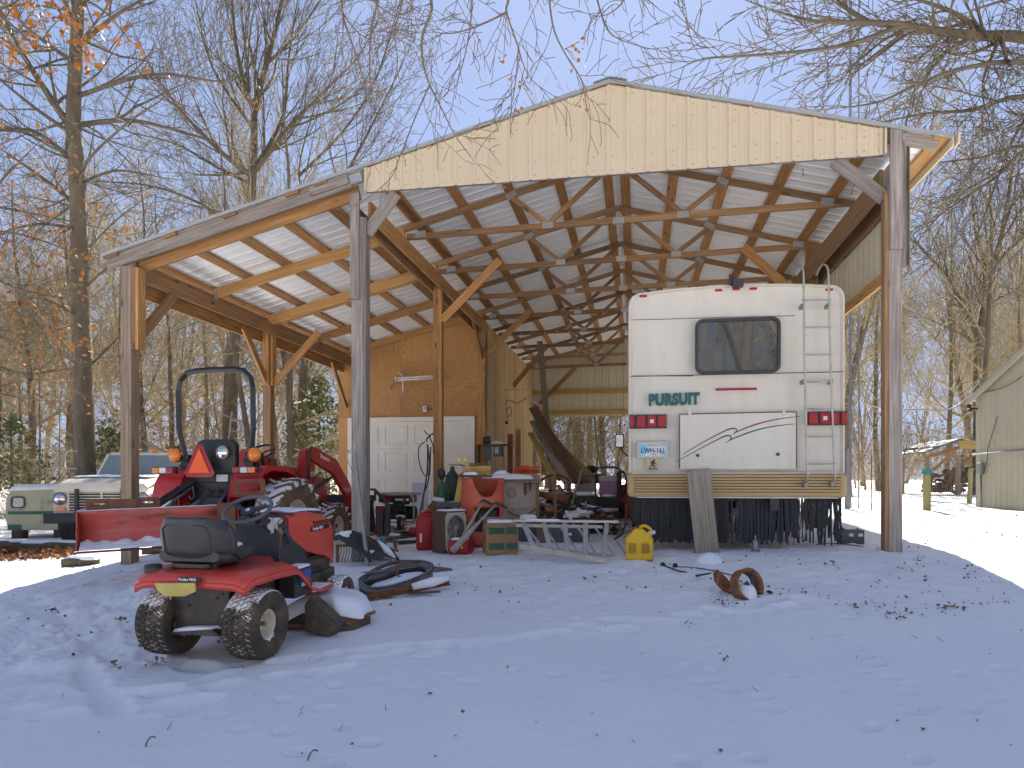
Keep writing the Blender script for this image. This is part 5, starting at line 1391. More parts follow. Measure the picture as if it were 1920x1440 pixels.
# dashboard tower, steering
q = MB()
q.loft([[V3((a * w, y0 + (0 if b_ < 0 else dpt), z)) for a, b_ in ((-.9, -1), (-.4, -1.0), (.4, -1.0), (.9, -1), (1, -.4), (1, .6), (-1, .6), (-1, -.4))] for z, w, y0, dpt in ((.36, .235, .50, .42), (.55, .225, .52, .42), (.75, .20, .56, .36), (.88, .185, .60, .32), (.955, .16, .66, .26))])
dash = q.build('dashboard', 'mblack', mow, smooth=True, angle=40, bevel=.006)
sw_c = V3((-.02, .49, 1.015)); sw_n = V3((.03, -.50, .86)).normalized()
q = MB(); q.tube([(0, .68, .86), sw_c - sw_n * .03], [.03, .022], 12); col_ = q.build('steering_column', 'mblack', mow)
M['grey_plastic'] = pm('grey_plastic', (.13, .135, .145), (.10, .105, .11), rough=.5, scale=4)
q = MB(); torus_tube(q, sw_c, sw_n, .178, .016, 36, 10); sw = q.build('steering_wheel', 'grey_plastic', mow, smooth=True)
q = MB(); aa = (V3((1, 0, 0)) - sw_n * sw_n.x).normalized(); bb = sw_n.cross(aa)
q.lathe(sw_c - sw_n * .03, sw_n, [(.001, 0), (.05, 0), (.058, .012), (.055, .022), (.001, .026)], 18)
for an in (25, 155, 270):
    d_ = aa * math.cos(R(an)) + bb * math.sin(R(an)); q.beam(sw_c - sw_n * .022 + d_ * .04, sw_c - sw_n * .004 + d_ * .172, .034, .010, sw_n)
q.build('spokes', 'black', sw, bevel=.003)
q = MB(); q.lathe(sw_c - sw_n * .004, sw_n, [(.001, .004), (.018, .004), (.018, 0)], 14); q.build('cap_badge', 'plate_white', sw)
# hood
def hood_sec(y, w, zt_, zb_, r):
    L = [(-w, zb_), (-w * 1.02, zt_ - r)] + [(-w * 1.02 + r * (1 - math.cos(R(a))), zt_ - r + r * math.sin(R(a))) for a in (30, 60)] + [(-w + r, zt_), (0, zt_ + .02)]
    L = L + [(-x, z) for x, z in reversed(L[:-1])]
    return [V3((x, y, z)) for x, z in L]
q = MB()
q.loft([hood_sec(.70, .20, .955, .78, .06), hood_sec(.82, .21, .957, .70, .06), hood_sec(.95, .215, .955, .62, .06), hood_sec(1.10, .22, .94, .575, .07), hood_sec(1.25, .222, .915, .54, .08), hood_sec(1.36, .215, .88, .48, .09), hood_sec(1.44, .20, .83, .44, .10), hood_sec(1.475, .18, .76, .43, .10)])
hood = q.build('hood', 'mred', mow, smooth=True, angle=50)
q = MB()
q.loft([hood_sec(.60, .18, .955, .66, .05), hood_sec(.68, .196, .950, .60, .06), hood_sec(.78, .204, .70, .55, .05)]); q.build('hood_cowl', 'mblack', hood, smooth=True, angle=45)
snowcap(hood, [(-.15, .85), (.15, .85), (.15, 1.2), (.12, 1.38), (-.12, 1.38), (-.15, 1.2)], lambda x, y: .965 - .10 * max(0, y - 1.0) ** 1.2 - .3 * max(0, y - 1.25) ** 2, .018, seed=3)
q = MB(); q.box((.226, 1.16, .80), (.008, .30, .040)); db = q.build('decal', 'ink', hood)
text('Poulan PRO', .036, db, 'plate_white', (.2315, 1.025, .789), (0, 1, 0), (0, 0, 1), bold=.001, depth=.001)
q = MB(); q.box((.226, 1.17, .855), (.01, .26, .012)); q.box((.226, 1.19, .836), (.01, .26, .008)); q.build('hood_vent', 'ink', hood)
q = MB(); q.box((0, 1.18, .45), (.34, .50, .20)); q.lathe((0, 1.12, .50), (0, 0, 1), [(.001, .16), (.12, .16), (.13, .1), (.13, 0)], 20); q.cyl((.14, 1.0, .50), (.17, 1.28, .48), .045, 12); q.build('engine', 'mframe', mow, bevel=.01)
q = MB(); q.tube(spline([(.19, .72, .70), (.22, .66, .74), (.235, .60, .80)], 3), .008, 8); q.tube([(.235, .60, .80), (.235, .58, .86)], .018, 10); lv = q.build('lever', 'mblack', mow, smooth=True)
q = MB(); q.tube(spline([(.0, .70, .97), (.08, .685, .972), (.16, .70, .965), (.19, .80, .95)], 4), .007, 6); q.build('hood_rod', 'black', hood, smooth=True)
# battery with a blue label beside the right footrest
q = MB(); q.box((.33, .56, .44), (.14, .26, .22)); bt = q.build('battery_box', 'mblack', mow, bevel=.008)
M['blue'] = pm('blue_label', (.03, .10, .42), rough=.5)
q = MB(); q.box((.402, .58, .47), (.004, .15, .12)); q.build('blue_label', 'blue', bt); q = MB(); q.box((.4045, .58, .425), (.003, .13, .03)); q.build('label', 'plate_white', bt)
snowcap(bt, [(.27, .44), (.39, .44), (.39, .68), (.27, .68)], .55, .02, seed=7)
# white cloth and key strap on the dash
M['cloth'] = pm('thin_white_cloth', (.70, .70, .74), (.60, .60, .66), scale=20, rough=.9)
q = MB(); q.grid(lambda u, v: V3((.10 + .10 * u + .02 * math.sin(v * 9), .585 + .03 * v + .015 * math.sin(u * 8 + v * 5) - .02, .945 - .16 * v * (1 - .3 * abs(u - .5)))), 8, 10); cl = q.build('cloth', 'cloth', mow, smooth=True, solid=.003); tag(cl)
q = MB(); q.tube([(.205, .575, .86), (.205, .57, .78), (.20, .57, .70), (.20, .565, .60)], [.007, .009, .009, .008], 6); torus_tube(q, (.22, .57, .90), (1, -.6, 0), .035, .004, 16, 5); lan = q.build('key_strap', 'maroon', mow, smooth=True)
q = MB(); q.blob((.207, .562, .845), .02, .012, .03, 8); q.build('key_tag', 'needle', lan, smooth=True)
mow.scale = (1, 1, .965)
# ================================================================ tractor
TO = V3((px(415, 9.5), 9.5, 0)); TO.z = gh(TO.x, TO.y); TR_ = -R(15)
trc = thing('tractor', 'red compact tractor with a black roll bar and front loader under the lean-to', 'tractor', TO, TR_)
M['tred'] = M['red']
wheel(trc, (-.70, .20, .52), .53, .40, .27, -1, 'mrim', 'lug', 'tyre_mud_snow', nb=18, dish=.5)
wheel(trc, (.86, .20, .52), .53, .40, .27, 1, 'mrim', 'lug', 'tyre_mud_snow', nb=18, dish=.35)
for s_ in (-1, 1): wheel(trc, (s_ * .56, 1.95, .33), .335, .26, .16, s_, 'mrim', 'lug', 'tyre_mud_snow', nb=16, dish=.35)
q = MB(); q.box((0, .5, .62), (.36, 1.4, .42)); q.box((0, 1.5, .60), (.30, 1.2, .25)); q.cyl((-.6, .20, .52), (.6, .20, .52), .10, 14); q.box((0, 1.95, .42), (1.0, .12, .12)); q.box((0, -.02, .70), (.75, .16, .42)); q.build('chassis', 'dark_metal', trc, bevel=.02)
# fenders
for s_ in (-1, 1):
    q = MB(); secs = []
    pr = [(-.36, .86), (-.30, 1.05), (-.20, 1.18), (-.05, 1.23), (.30, 1.23), (.52, 1.17), (.70, .98), (.84, .74)]
    for y, z in pr:
        secs.append([V3((s_ * .36, y, z)), V3((s_ * .76, y, z)), V3((s_ * .78, y, z - .03)), V3((s_ * .78, y, z - .07)), V3((s_ * .76, y, z - .07)), V3((s_ * .75, y, z - .035)), V3((s_ * .36, y, z - .03))])
    q.loft(secs)
    q.prism([(y, z) for y, z in pr] + [(.80, .45), (-.36, .45)], (s_ * .36, 0, 0), (0, 1, 0), (0, 0, 1), .015 * s_)
    fd = q.build('fender', 'red', trc, smooth=True, angle=35)
    q = MB(); q.box((s_ * .60, -.33, 1.17), (.36, .05, .09)); tl = q.build('tail_light', 'black', fd, bevel=.008)
    for dx, mt in ((-.11, 'redlens'), (0, 'plate_white'), (.11, 'amber')):
        q = MB(); q.box((s_ * (.60 + dx), -.365, 1.17), (.10, .03, .07)); q.build('lens', mt, tl, bevel=.006)
# roll bar (square section, kinked at the fold)
q = MB()
P = [(-.50, -.05, .62), (-.49, -.05, 1.22), (-.49, -.06, 1.30), (-.565, -.12, 1.72), (-.565, -.13, 2.22), (-.53, -.13, 2.36), (-.43, -.13, 2.45), (-.3, -.13, 2.475), (0, -.13, 2.48)]
P = P + [(-a, b_, c_) for a, b_, c_ in reversed(P[:-1])]
q.tube([V3(p) for p in P], .044, 4); M['rops'] = pm('blue_black_enamel', (.022, .026, .036), rough=.3); rb = q.build('roll_bar', 'rops', trc, bevel=.010)
for s_ in (-1, 1):
    q = MB(); q.box((s_ * .49, -.05, 1.28), (.13, .11, .20)); q.cyl((s_ * .42, -.12, 1.30), (s_ * .58, -.12, 1.30), .02, 8); q.cyl((s_ * .45, -.05, 1.24), (s_ * .60, -.05, 1.24), .025, 8); q.build('roll_bar_bracket', 'dark_metal', rb, bevel=.01)
    q = MB(); q.lathe((s_ * .60, -.14, 1.37), (0, -1, 0), [(.02, -.03), (.085, -.02), (.095, 0), (.09, .025), (.05, .04), (.001, .045)], 20); q.build('flasher_light', 'amber', rb, smooth=True)
q = MB(); q.lathe((.17, -.22, 1.40), (0, -1, 0), [(.04, -.06), (.085, -.03), (.09, 0), (.085, .01)], 20); wl = q.build('work_light', 'mrim', trc, smooth=True)
q = MB(); q.lathe((.17, -.225, 1.40), (0, -1, 0), [(.082, 0), (.05, .02), (.001, .026)], 20); q.build('lens', 'chrome', wl, smooth=True)
# seat
q = MB(); q.loft([[V3((a, y, z + b_)) for a, b_ in rrect(w, h, .12, 5)] for y, z, w, h in ((-.16, 1.33, .42, .34), (-.12, 1.34, .60, .46), (-.04, 1.35, .60, .46), (.02, 1.33, .50, .36))]); q.loft([[V3((a, y, z + b_)) for a, b_ in rrect(w, h, .04, 4)] for y, z, w, h in ((-.02, 1.08, .5, .12), (.1, 1.08, .52, .14), (.42, 1.09, .50, .10))]); q.build('seat', 'black', trc, smooth=True, angle=50)
q = MB(); q.box((0, -.10, 1.07), (.62, .10, .12)); q.box((0, -.12, .88), (.74, .03, .42)); q.build('rear_panel', 'dark_metal', trc, bevel=.01)
q = MB(); q.box((.13, -.158, 1.07), (.17, .004, .09)); q.build('warning_label', 'plate_white', trc)
# slow moving vehicle sign
q = MB(); tri = [(-.225, 0), (-.19, -.05), (.19, -.05), (.225, 0), (.04, .37), (-.04, .37)]
q.prism(tri, (-.10, -.30, 1.13), (1, 0, 0), (0, 0, 1), -.006); smv = q.build('warning_triangle', 'redlens', trc)
q = MB(); q.prism([(-.16, .005), (.16, .005), (0, .32)], (-.10, -.308, 1.13), (1, 0, 0), (0, 0, 1), .003); q.build('orange_centre', 'orange', smv)
# steering wheel, console, hood
q = MB(); torus_tube(q, (.06, .78, 1.44), (0, -.55, .83), .20, .016, 30, 8); tsw = q.build('steering_wheel', 'black', trc, smooth=True)
q = MB()
for an in (30, 150, 270): q.tube([(.06, .78, 1.42), V3((.06, .78, 1.44)) + V3((1, 0, 0)) * (.19 * math.cos(R(an))) + V3((0, .83, .55)) * (.19 * math.sin(R(an)))], .010, 6)
q.tube([(.06, .80, 1.42), (0, .98, 1.02)], .03, 10); q.build('spokes', 'black', tsw)
q = MB(); q.box((0, 1.0, .98), (.46, .30, .42)); q.build('console', 'black', trc, bevel=.05)
q = MB(); q.loft([hood_sec(1.05, .25, 1.24, .80, .08), hood_sec(1.3, .26, 1.25, .76, .08), hood_sec(1.8, .26, 1.20, .74, .09), hood_sec(2.2, .25, 1.12, .72, .10), hood_sec(2.36, .22, 1.02, .70, .10)]); q.build('hood', 'red', trc, smooth=True, angle=50)
q = MB()
for x, y, z in ((.30, .62, 1.32), (.36, .68, 1.30), (.42, .60, 1.24)): q.tube(spline([(x, y, 1.1), (x + .01, y - .02, z - .05), (x + .04, y - .06, z)], 3), .010, 6); q.blob((x + .045, y - .07, z + .015), .022, .022, .03, 8)
q.build('control_lever', 'black', trc, smooth=True)
# loader: towers, arms, bucket
for s_ in (-1, 1):
    x = s_ * .44
    q = MB(); q.prism([(1.02, .55), (1.22, .50), (1.32, .72), (1.40, 1.02), (1.42, 1.46), (1.30, 1.52), (1.14, 1.46), (1.10, 1.0)], (x, 0, 0), (0, 1, 0), (0, 0, 1), .12 * (1 if s_ > 0 else -1)); tw = q.build('loader_tower', 'red', trc, bevel=.008)
    q = MB(); xa = s_ * .52
    arm = [(1.20, 1.40), (1.22, 1.50), (1.38, 1.53), (2.02, 1.36), (2.45, .98), (2.72, .52), (2.62, .44), (2.32, .80), (1.92, 1.14), (1.32, 1.32)]
    q.prism(arm, (xa, 0, 0), (0, 1, 0), (0, 0, 1), .07 * s_); ar = q.build('loader_arm', 'red', trc, bevel=.008)
    if s_ > 0: text('Branson', .085, ar, 'plate_white', (xa + .0725, 1.50, 1.385), (0, 1, -.22), (0, .22, 1), bold=.003, depth=.002)
    if s_ > 0: text('OR', .10, tw, 'plate_white', (x + .1225, 1.28, 1.10), (0, 1, 0), (0, 0, 1), bold=.003, depth=.002)
    q = MB(); q.tube([(xa - .0, 1.25, .85), (xa, 1.85, 1.05)], .035, 10); q.tube([(xa, 1.85, 1.05), (xa, 2.1, 1.13)], .018, 8); q.build('hydraulic_cylinder', 'black', trc)
    q = MB(); q.tube(spline([(xa + s_ * .05, 1.3, 1.0), (xa + s_ * .10, 1.45, 1.16), (xa + s_ * .08, 1.6, 1.05), (xa + s_ * .06, 1.75, 1.08)], 4), .010, 6); q.build('hose', 'black', trc, smooth=True)
q = MB(); q.tube(spline([(.62, 1.12, 1.05), (.64, 1.10, 1.35), (.62, 1.18, 1.50), (.55, 1.32, 1.53)], 4), .022, 8); q.build('guard_bar', 'black', trc, smooth=True)
q = MB(); q.prism([(2.70, .20), (3.2, .18), (3.25, .22), (2.85, .26), (2.74, .62), (2.80, .78), (2.74, .80), (2.66, .60)], (-.85, 0, 0), (0, 1, 0), (0, 0, 1), 1.7); q.build('loader_bucket', 'dark_metal', trc, bevel=.006)
q = MB(); q.box((.56, .95, .50), (.22, .55, .03)); q.box((.5, 1.1, .8), (.03, .2, .6)); q.build('step', 'dark_metal', trc)
snowcap(trc, [(.45, .70), (.66, .70), (.66, 1.2), (.45, 1.2)], .515, .05, seed=9)
# three point hitch
q = MB()
q.tube([(-.30, -.15, .60), (-.42, -.85, .70)], .035, 8); q.tube([(.30, -.15, .60), (.32, -.85, .58)], .035, 8)
q.tube([(.02, -.18, .90), (.25, -.90, .72)], .022, 8); q.tube([(-.28, -.2, .95), (-.38, -.62, .68)], .018, 8); q.tube([(.28, -.2, .95), (.30, -.62, .60)], .018, 8)
q.tube(spline([(-.22, -.26, 1.02), (-.20, -.30, .94), (-.18, -.30, .84), (-.22, -.31, .80), (-.25, -.31, .84)], 4), .006, 6)
q.build('hitch_arm', 'steel', trc, smooth=True)
M['chain'] = M['rust']
q = MB()
P = spline([(-.36, -.4, .95), (-.33, -.5, .74), (-.22, -.55, .68), (-.10, -.5, .74)], 9)
for k in range(0, len(P) - 1):
    torus_tube(q, P[k], (1, 0, .3) if k % 2 else (0, 1, 0.2), .022, .006, 10, 5)
q.build('chain', 'rust', trc, smooth=True)
# ================================================================ grader blade behind the tractor
BLa = V3((px(148, 7.85), 7.85, 0)); BLb = V3((px(447, 8.45), 8.45, 0))
BLo = V3((BLa.x, BLa.y, EYE - 1.6 + .0)); 
ang_ = math.atan2(BLb.y - BLa.y, BLb.x - BLa.x); Lb = (BLb - BLa).length
BLo.z = pz(1032, 7.85)
bl = thing('grader_blade', 'worn red steel scraper blade with clumped snow along its lower edge behind the tractor', 'scraper blade', BLo, 0, rot=(0, -R(2.0) * 1, ang_))
M['blade_red'] = pm('scratched_red_steel', (.50, .05, .035), (.60, .17, .13), scale=2.2, rough=.55, stretch=(.6, 1, 3), spots=(.15, .07, .045), sthr=.60, sscale=2.6, sw=.07)
q = MB()
prof = [(0.0, 0), (.05, .06), (.075, .16), (.07, .28), (.03, .38), (-.01, .42)]
vs = [V3((x, y, z)) for x in (0, Lb * .25, Lb * .5, Lb * .75, Lb) for y, z in prof]; n = len(prof)
q.add(vs, [(i * n + j, i * n + j + 1, (i + 1) * n + j + 1, (i + 1) * n + j) for i in range(4) for j in range(n - 1)])
mbd = q.build('moldboard', 'blade_red', bl, smooth=True, solid=.012)
q = MB(); q.prism([(-.12, 0), (.09, 0), (.11, .12), (.10, .36), (-.02, .43), (-.04, .3)], (0, 0, 0), (0, 1, 0), (0, 0, 1), -.012); q.prism([(0, 0), (.09, 0), (.11, .12), (.10, .36), (-.02, .43), (0.02, .3)], (Lb, 0, 0), (0, 1, 0), (0, 0, 1), .012); q.build('end_plate', 'blade_red', bl)
q = MB(); q.box((Lb / 2, -.07, -.02), (Lb + .04, .16, .012)); q.build('cutting_edge', 'rust', bl)
q = MB()
def sn(u, v):
    x = Lb * u * .98 + .02; y = .06 - .20 * v
    h = (.10 * (1 - v) ** .7 * (.55 + .6 * mnoise.fractal(V3((x * 5, v * 2, 3)), 1, 2, 4) + .25)) + .015
    return V3((x, y, max(.0, h) - .012))
q.grid(sn, 90, 10); q.build('snow_clumps', 'snow', bl, smooth=True)
q = MB(); q.grid(lambda u, v: V3((Lb * u, -.02 + .035 * v, .425 + .010 * math.sin(v * 3.14) + .004 * mnoise.noise(V3((u * 20, 0, 0))))), 40, 4); q.build('snow_line', 'snow', bl, smooth=True)
M['rust_brown'] = pm('brown_rusted_frame', (.26, .10, .05), (.15, .07, .04), scale=6, rough=.85, bmp=.5, bscale=40)
def weightbox(x, y, z, w, h, nm='weight_bracket'):
    q = MB(); ring_prism(q, rrect(w, h, .03, 3), rrect(w - .12, h - .10, .02, 3), (x, y, z), (1, 0, 0), (0, 0, 1), .09); q.build(nm, 'rust_brown', bl, bevel=.004)
weightbox(.20, .12, .49, .26, .12); weightbox(.68, .12, .49, .26, .12)
q = MB(); q.box((.44, .07, .49), (.26, .09, .10)); q.box((.9, .25, .30), (1.3, .10, .10)); q.box((Lb - .12, .0, .25), (.2, .1, .40)); q.build('back_frame', 'rust_brown', bl, bevel=.004)
q = MB(); q.tube([(.75, .15, .45), (1.15, .75, .72)], .05, 4); q.tube([(1.2, .1, .40), (1.3, .9, .6)], .035, 4); q.build('draw_bar', 'dark_metal', bl)
weightbox(1.78, .35, .62, .36, .20)
# ================================================================ yard and junk objects
def spot(x, Y, dz=0.0):
    if Y > 100:      # a photo row: find the ground it shows
        X, Y = ppx(x, Y)
    X = px(x, Y); return V3((X, Y, gh(X, Y) + dz))
def G(x, y, dz=.008):
    X, Y = ppx(x, y); return V3((X, Y, gh(X, Y) + dz))
def here(name, label, cat, x, Y, rz=0.0, group=None, dz=0.0, rot=None):
    t = thing(name, label, cat, spot(x, Y, dz), R(rz), group, rot=rot); return t
def single(q, name, mats, label, cat, org, group=None, **kw):
    """one-mesh thing whose vertices are given in world space; origin moved to org"""
    o3 = V3(org); q.V = [(v[0] - o3.x, v[1] - o3.y, v[2] - o3.z) for v in q.V]
    o = q.build(name, mats, None, **kw); o.location = o3; return tag(o, label, cat, group)
def W(x, y, Y): return V3((px(x, Y), Y, pz(y, Y)))
pm_ = pm
M['can_red'] = pm('faded_red_polyethylene', (.42, .02, .025), (.34, .016, .02), scale=5, rough=.5)
M['can_yellow'] = pm('yellow_polyethylene', (.78, .47, .01), (.68, .40, .01), scale=5, rough=.45, spots=(.40, .24, .05), sthr=.68, sscale=6)
M['barrel_orange'] = pm('faded_orange_plastic', (.66, .14, .075), (.56, .11, .06), scale=3, rough=.5)
M['cardboard'] = pm('damp_cardboard', (.38, .23, .11), (.30, .18, .085), scale=6, rough=.9)
M['box_green'] = pm('green_print', (.035, .11, .075), (.06, .14, .09), scale=12, rough=.8)
M['brown_wood'] = wood('brown_veneer', (.10, .055, .03), (.18, .10, .055), knots=False)
M['tank_green'] = pm('green_gas_cylinder', (.03, .09, .035), (.045, .12, .05), scale=5, rough=.4, spots=(.10, .06, .03), sthr=.7)
M['tank_dark'] = pm('dark_green_cylinder', (.02, .045, .03), (.03, .06, .04), scale=5, rough=.4)
M['brass'] = pm('brass', (.55, .38, .10), rough=.35, metal=.8)
M['gen_red'] = pm('dark_red_enamel', (.16, .008, .014), (.12, .006, .01), rough=.35)
M['gauge'] = pm('gauge_white', (.7, .7, .68), rough=.3)
M['cream_dirty'] = pm('dirty_cream_enamel', (.50, .47, .40), (.40, .37, .30), scale=4, rough=.5, spots=(.20, .14, .09), sthr=.64)
M['lav'] = pm('pale_lavender_board', (.50, .50, .60), (.46, .46, .56), rough=.7)
M['tarp'] = pm('brown_canvas', (.14, .10, .07), (.20, .15, .10), scale=5, rough=.95)
M['cord_orange'] = pm('orange_cord', (.62, .09, .03), (.5, .07, .025), rough=.6)
M['grey_tote'] = pm('grey_tote_plastic', (.10, .11, .13), (.075, .08, .095), scale=4, rough=.6)
M['olive'] = pm('olive_plastic', (.11, .12, .085), (.08, .085, .06), rough=.7)
M['teal_tool'] = pm('teal_tool_case', (.01, .22, .22), rough=.5)
M['purple'] = pm('mauve_liquid_tank', (.42, .20, .36), rough=.4)
# ---- leaning D handled bar on the front middle post
q = MB(); a, b_ = W(664, 850, 8.75), W(690, 992, 8.62); b_.z = gh(b_.x, b_.y) - .02
q.cyl(a, b_, .026, 12); t = single(q, 'galvanised_pipe', 'steel', 'galvanised pipe with a flat bar handle leaning on the grey front post', 'pipe', b_)
q = MB(); ring_prism(q, rrect(.17, .035, .015, 3), rrect(.13, .016, .006, 3), a - b_ + V3((.01, -.03, .03)), (1, .1, .1), (0, .0, 1), -.01); q.tube(spline([a - b_ + V3((-.07, -.03, .03)), a - b_ + V3((-.085, -.03, -.05)), a - b_ + V3((-.04, -.03, -.16)), a - b_ + V3((.0, -.03, -.24))], 4), .005, 6); q.build('handle', 'steel', t)
# ---- discarded deck with snow dome by the mower
t = here('mower_deck', 'black mower deck under a thick dome of snow beside the rear tyre', 'mower deck', 622, 1168, -6, dz=-.02); t.scale = (1.12, 1.15, 1.2)
q = MB()
pl = [(-.30, -.18), (-.05, -.22), (.10, -.30), (.24, -.22), (.30, -.04), (.24, .16), (.04, .30), (-.2, .30), (-.36, .14)]
def shell(pts, z0, z1, k): return [[V3((x * kk, y * kk, z)) for x, y in pts] for kk, z in ((1.04, z0), (1.0, z0 + .03), (k, z1), (k * .8, z1 + .015))]
q.loft(shell(pl, .0, .13, .86)); q.prism([(0, 0), (.18, -.015), (.24, .07), (.16, .13), (.03, .22), (-.01, .17)], (-.02, -.27, .02), (1, -.25, 0), (0, 0, 1), .10); q.build('shell', 'mframe', t, smooth=True, angle=35)
q = MB(); q.tube([(-.42, -.20, .02), (-.05, -.24, .035), (.20, -.24, .05), (.34, -.05, .10)], .012, 6); q.build('edge_rail', 'rust', t)
snowcap(t, [(-.38, -.20), (-.05, -.20), (.02, -.17), (.12, -.26), (.28, -.18), (.30, .0), (.22, .18), (.02, .30), (-.2, .30), (-.36, .12)], lambda x, y: .115 - .10 * sst((-x - .12) / .22) - .04 * sst((x - .1) / .2), .11, seed=11)
# ---- curved blade housing with long rusty rail
t = here('blade_housing', 'grey curved steel mower housing with snow inside lying behind the snow dome', 'mower deck', 740, 1106, 8, dz=-.0); t.scale = (1.12, 1.1, .85); t.rotation_euler = (R(7), 0, R(8))
loop = spline([(-.31, -.02, .06), (-.20, -.13, .0), (.0, -.14, .03), (.20, -.06, .09), (.31, .06, .14), (.33, .18, .17), (.20, .25, .19), (.05, .20, .17), (-.10, .12, .12), (-.24, .08, .09), (-.31, -.02, .06)], 4)
q = MB(); n = len(loop) - 1; vs = []
for p in loop[:-1]: vs += [p + V3((0, 0, -.05)), p + V3((0, 0, .09))]
q.add(vs, [(2 * i, 2 * ((i + 1) % n), 2 * ((i + 1) % n) + 1, 2 * i + 1) for i in range(n)]); q.tube([p + V3((0, 0, .09)) for p in loop[:-1]], .007, 6, closed=True)
M['deck_grey'] = pm('worn_grey_steel', (.20, .195, .185), (.13, .13, .13), scale=5, rough=.5, metal=.2, spots=(.17, .12, .08), sthr=.60, sscale=5, sw=.08)
q.build('curved_wall', 'deck_grey', t, smooth=True, solid=.006)
q = MB(); q.prism([(.30, .0), (.52, .08), (.50, .16), (.36, .24), (.25, .22)], (0, 0, .20), (1, 0, 0), (0, 1, 0), .008); q.prism([(-.30, .0), (-.12, .10), (.06, .20), (.24, .26), (.2, .18), (.0, .08), (-.2, -.02)], (0, .01, .215), (1, 0, 0), (0, 1, 0), .006); q.build('top_flange', 'deck_grey', t)
q = MB(); q.prism([(p.x * .93, p.y * .93) for p in loop[:-1]], (0, .01, .015), (1, 0, .22), (0, 1, 0), .008); q.build('floor_plate', 'deck_grey', t)
snowcap(t, [(-.22, -.05), (-.02, -.09), (.18, -.01), (.28, .09), (.22, .18), (.0, .12), (-.2, .04)], lambda x, y: .06 + .22 * x, .08, seed=12)
q = MB(); q.tube(spline([(.02, .0, .30), (.02, .02, .20), (.05, .04, .15), (.16, .12, .16)], 3), .008, 6); q.build('bent_rod', 'rust', t)
q = MB(); q.loft([[V3((x, y, z)) for x, y in [(-.40, -.10), (-.10, -.20), (.25, -.12), (.50, .06), (.48, .24), (.10, .34), (-.25, .22)]] for z in (-.04, .03)]); q.build('deck_plate', 'mframe', t, bevel=.008)
q = MB(); q.lathe((.10, .10, .03), (0, 0, 1), [(.001, .10), (.05, .10), (.06, .06), (.11, .03), (.12, 0)], 18); q.build('spindle', 'deck_grey', t, smooth=True, angle=40)
q = MB(); q.tube(spline([(-.30, .05, .10), (-.15, .16, .22), (.05, .24, .27), (.25, .26, .24), (.36, .18, .18)], 5), .022, 8); q.build('belt_guard', 'mframe', t, smooth=True)
snowcap(t, [(-.38, -.08), (-.30, -.04), (-.26, .12), (-.36, .05)], .03, .04, seed=61); snowcap(t, [(.34, .02), (.47, .09), (.45, .2), (.36, .18)], .03, .035, seed=62); snowcap(t, [(-.2, .22), (.1, .30), (.2, .24), (0, .18)], .04, .05, seed=63)
a, b_ = G(688, 1127, .03), G(842, 1104, .075)
t = thing('angle_iron', 'long rusty angle iron bracket lying at the front edge of the curved housing', 'bracket', a)
d = b_ - a; L_ = d.length; d.normalize()
q = MB(); q.beam((0, 0, 0), d * L_, .010, .06); q.beam(V3((0, -.03, -.025)), d * L_ + V3((0, -.03, -.025)), .07, .010); q.prism([(0, -.02), (.16, -.01), (.14, .08), (.03, .05)], d * (L_ * .45), (d.x, d.y, d.z), (0, 0, 1), -.03); q.build('rail', 'rust', t)
q = MB(); q.tube([d * (L_ * .55) + V3((0, -.05, .02)), d * (L_ * .8) + V3((0, -.05, .03)), d * (L_ * .99) + V3((0, -.04, .04))], [.035, .05, .03], 8); q.build('snow_ridge', 'snow', t, smooth=True)
q = MB(); q.prism([(0, 0), (.22, .05), (.30, .02), (.08, -.04)], d * (L_ * .5) + V3((0, -.10, -.03)), (1, .2, 0), (0, 1, 0), .015); q.build('lower_plate', 'mframe', t)
# ---- heat shield sheet and rake rack
t = here('plastic_cowl', 'black folded cowl with square holes and snow propped on the rake tines', 'cowl', 690, 1058, 0)
def cw(x, y, o=0.0): a, b_ = plane_px(t.location, 0, x, y, o); return V3((a, o, b_))
q = MB(); o1, o2 = .0, .0
pts = [cw(627, 1004, -.1), cw(662, 994, .1), cw(706, 1024, .15), cw(722, 1042, .1), cw(716, 1050, -.05), cw(690, 1046, -.15)]
q.add(pts + [p - V3((0, 0, .012)) for p in pts], [(0, 1, 2, 3, 4, 5), (11, 10, 9, 8, 7, 6)] + [(i, (i + 1) % 6, 6 + (i + 1) % 6, 6 + i) for i in range(6)])
pts = [cw(662, 994, .1), cw(680, 1000, .3), cw(735, 1028, .35), cw(750, 1050, .2), cw(722, 1042, .1), cw(706, 1024, .15)]
q.add(pts + [p - V3((0, 0, .012)) for p in pts], [(0, 1, 2, 3, 4, 5), (11, 10, 9, 8, 7, 6)] + [(i, (i + 1) % 6, 6 + (i + 1) % 6, 6 + i) for i in range(6)])
q.build('sheet', 'mblack', t)
for poly in ([(629, 1003), (642, 1000), (656, 1003), (640, 1009)], [(694, 1032), (712, 1036), (714, 1042), (696, 1038)], [(708, 1012), (730, 1027), (742, 1044), (722, 1034)], [(640, 998), (660, 996), (655, 999), (636, 1001)]):
    P = [cw(x, y, -.02 if x < 700 else .16) for x, y in poly]
    q = MB(); q.add([p + V3((0, -.03, .012)) for p in P] + [p + V3((0, -.01, -.02)) for p in P], [(0, 1, 2, 3), (7, 6, 5, 4)] + [(i, (i + 1) % 4, 4 + (i + 1) % 4, 4 + i) for i in range(4)]); q.build('snow_patch', 'snow', t)
t = here('iron_rake', 'rusty iron rake frame standing on its curved tines in front of the grey post', 'rake', 675, 1052, 0)
q = MB(); q.tube([(-.28, 0, .20), (.1, .02, .19), (.46, .12, .12)], .014, 6); q.build('bar', 'rust', t)
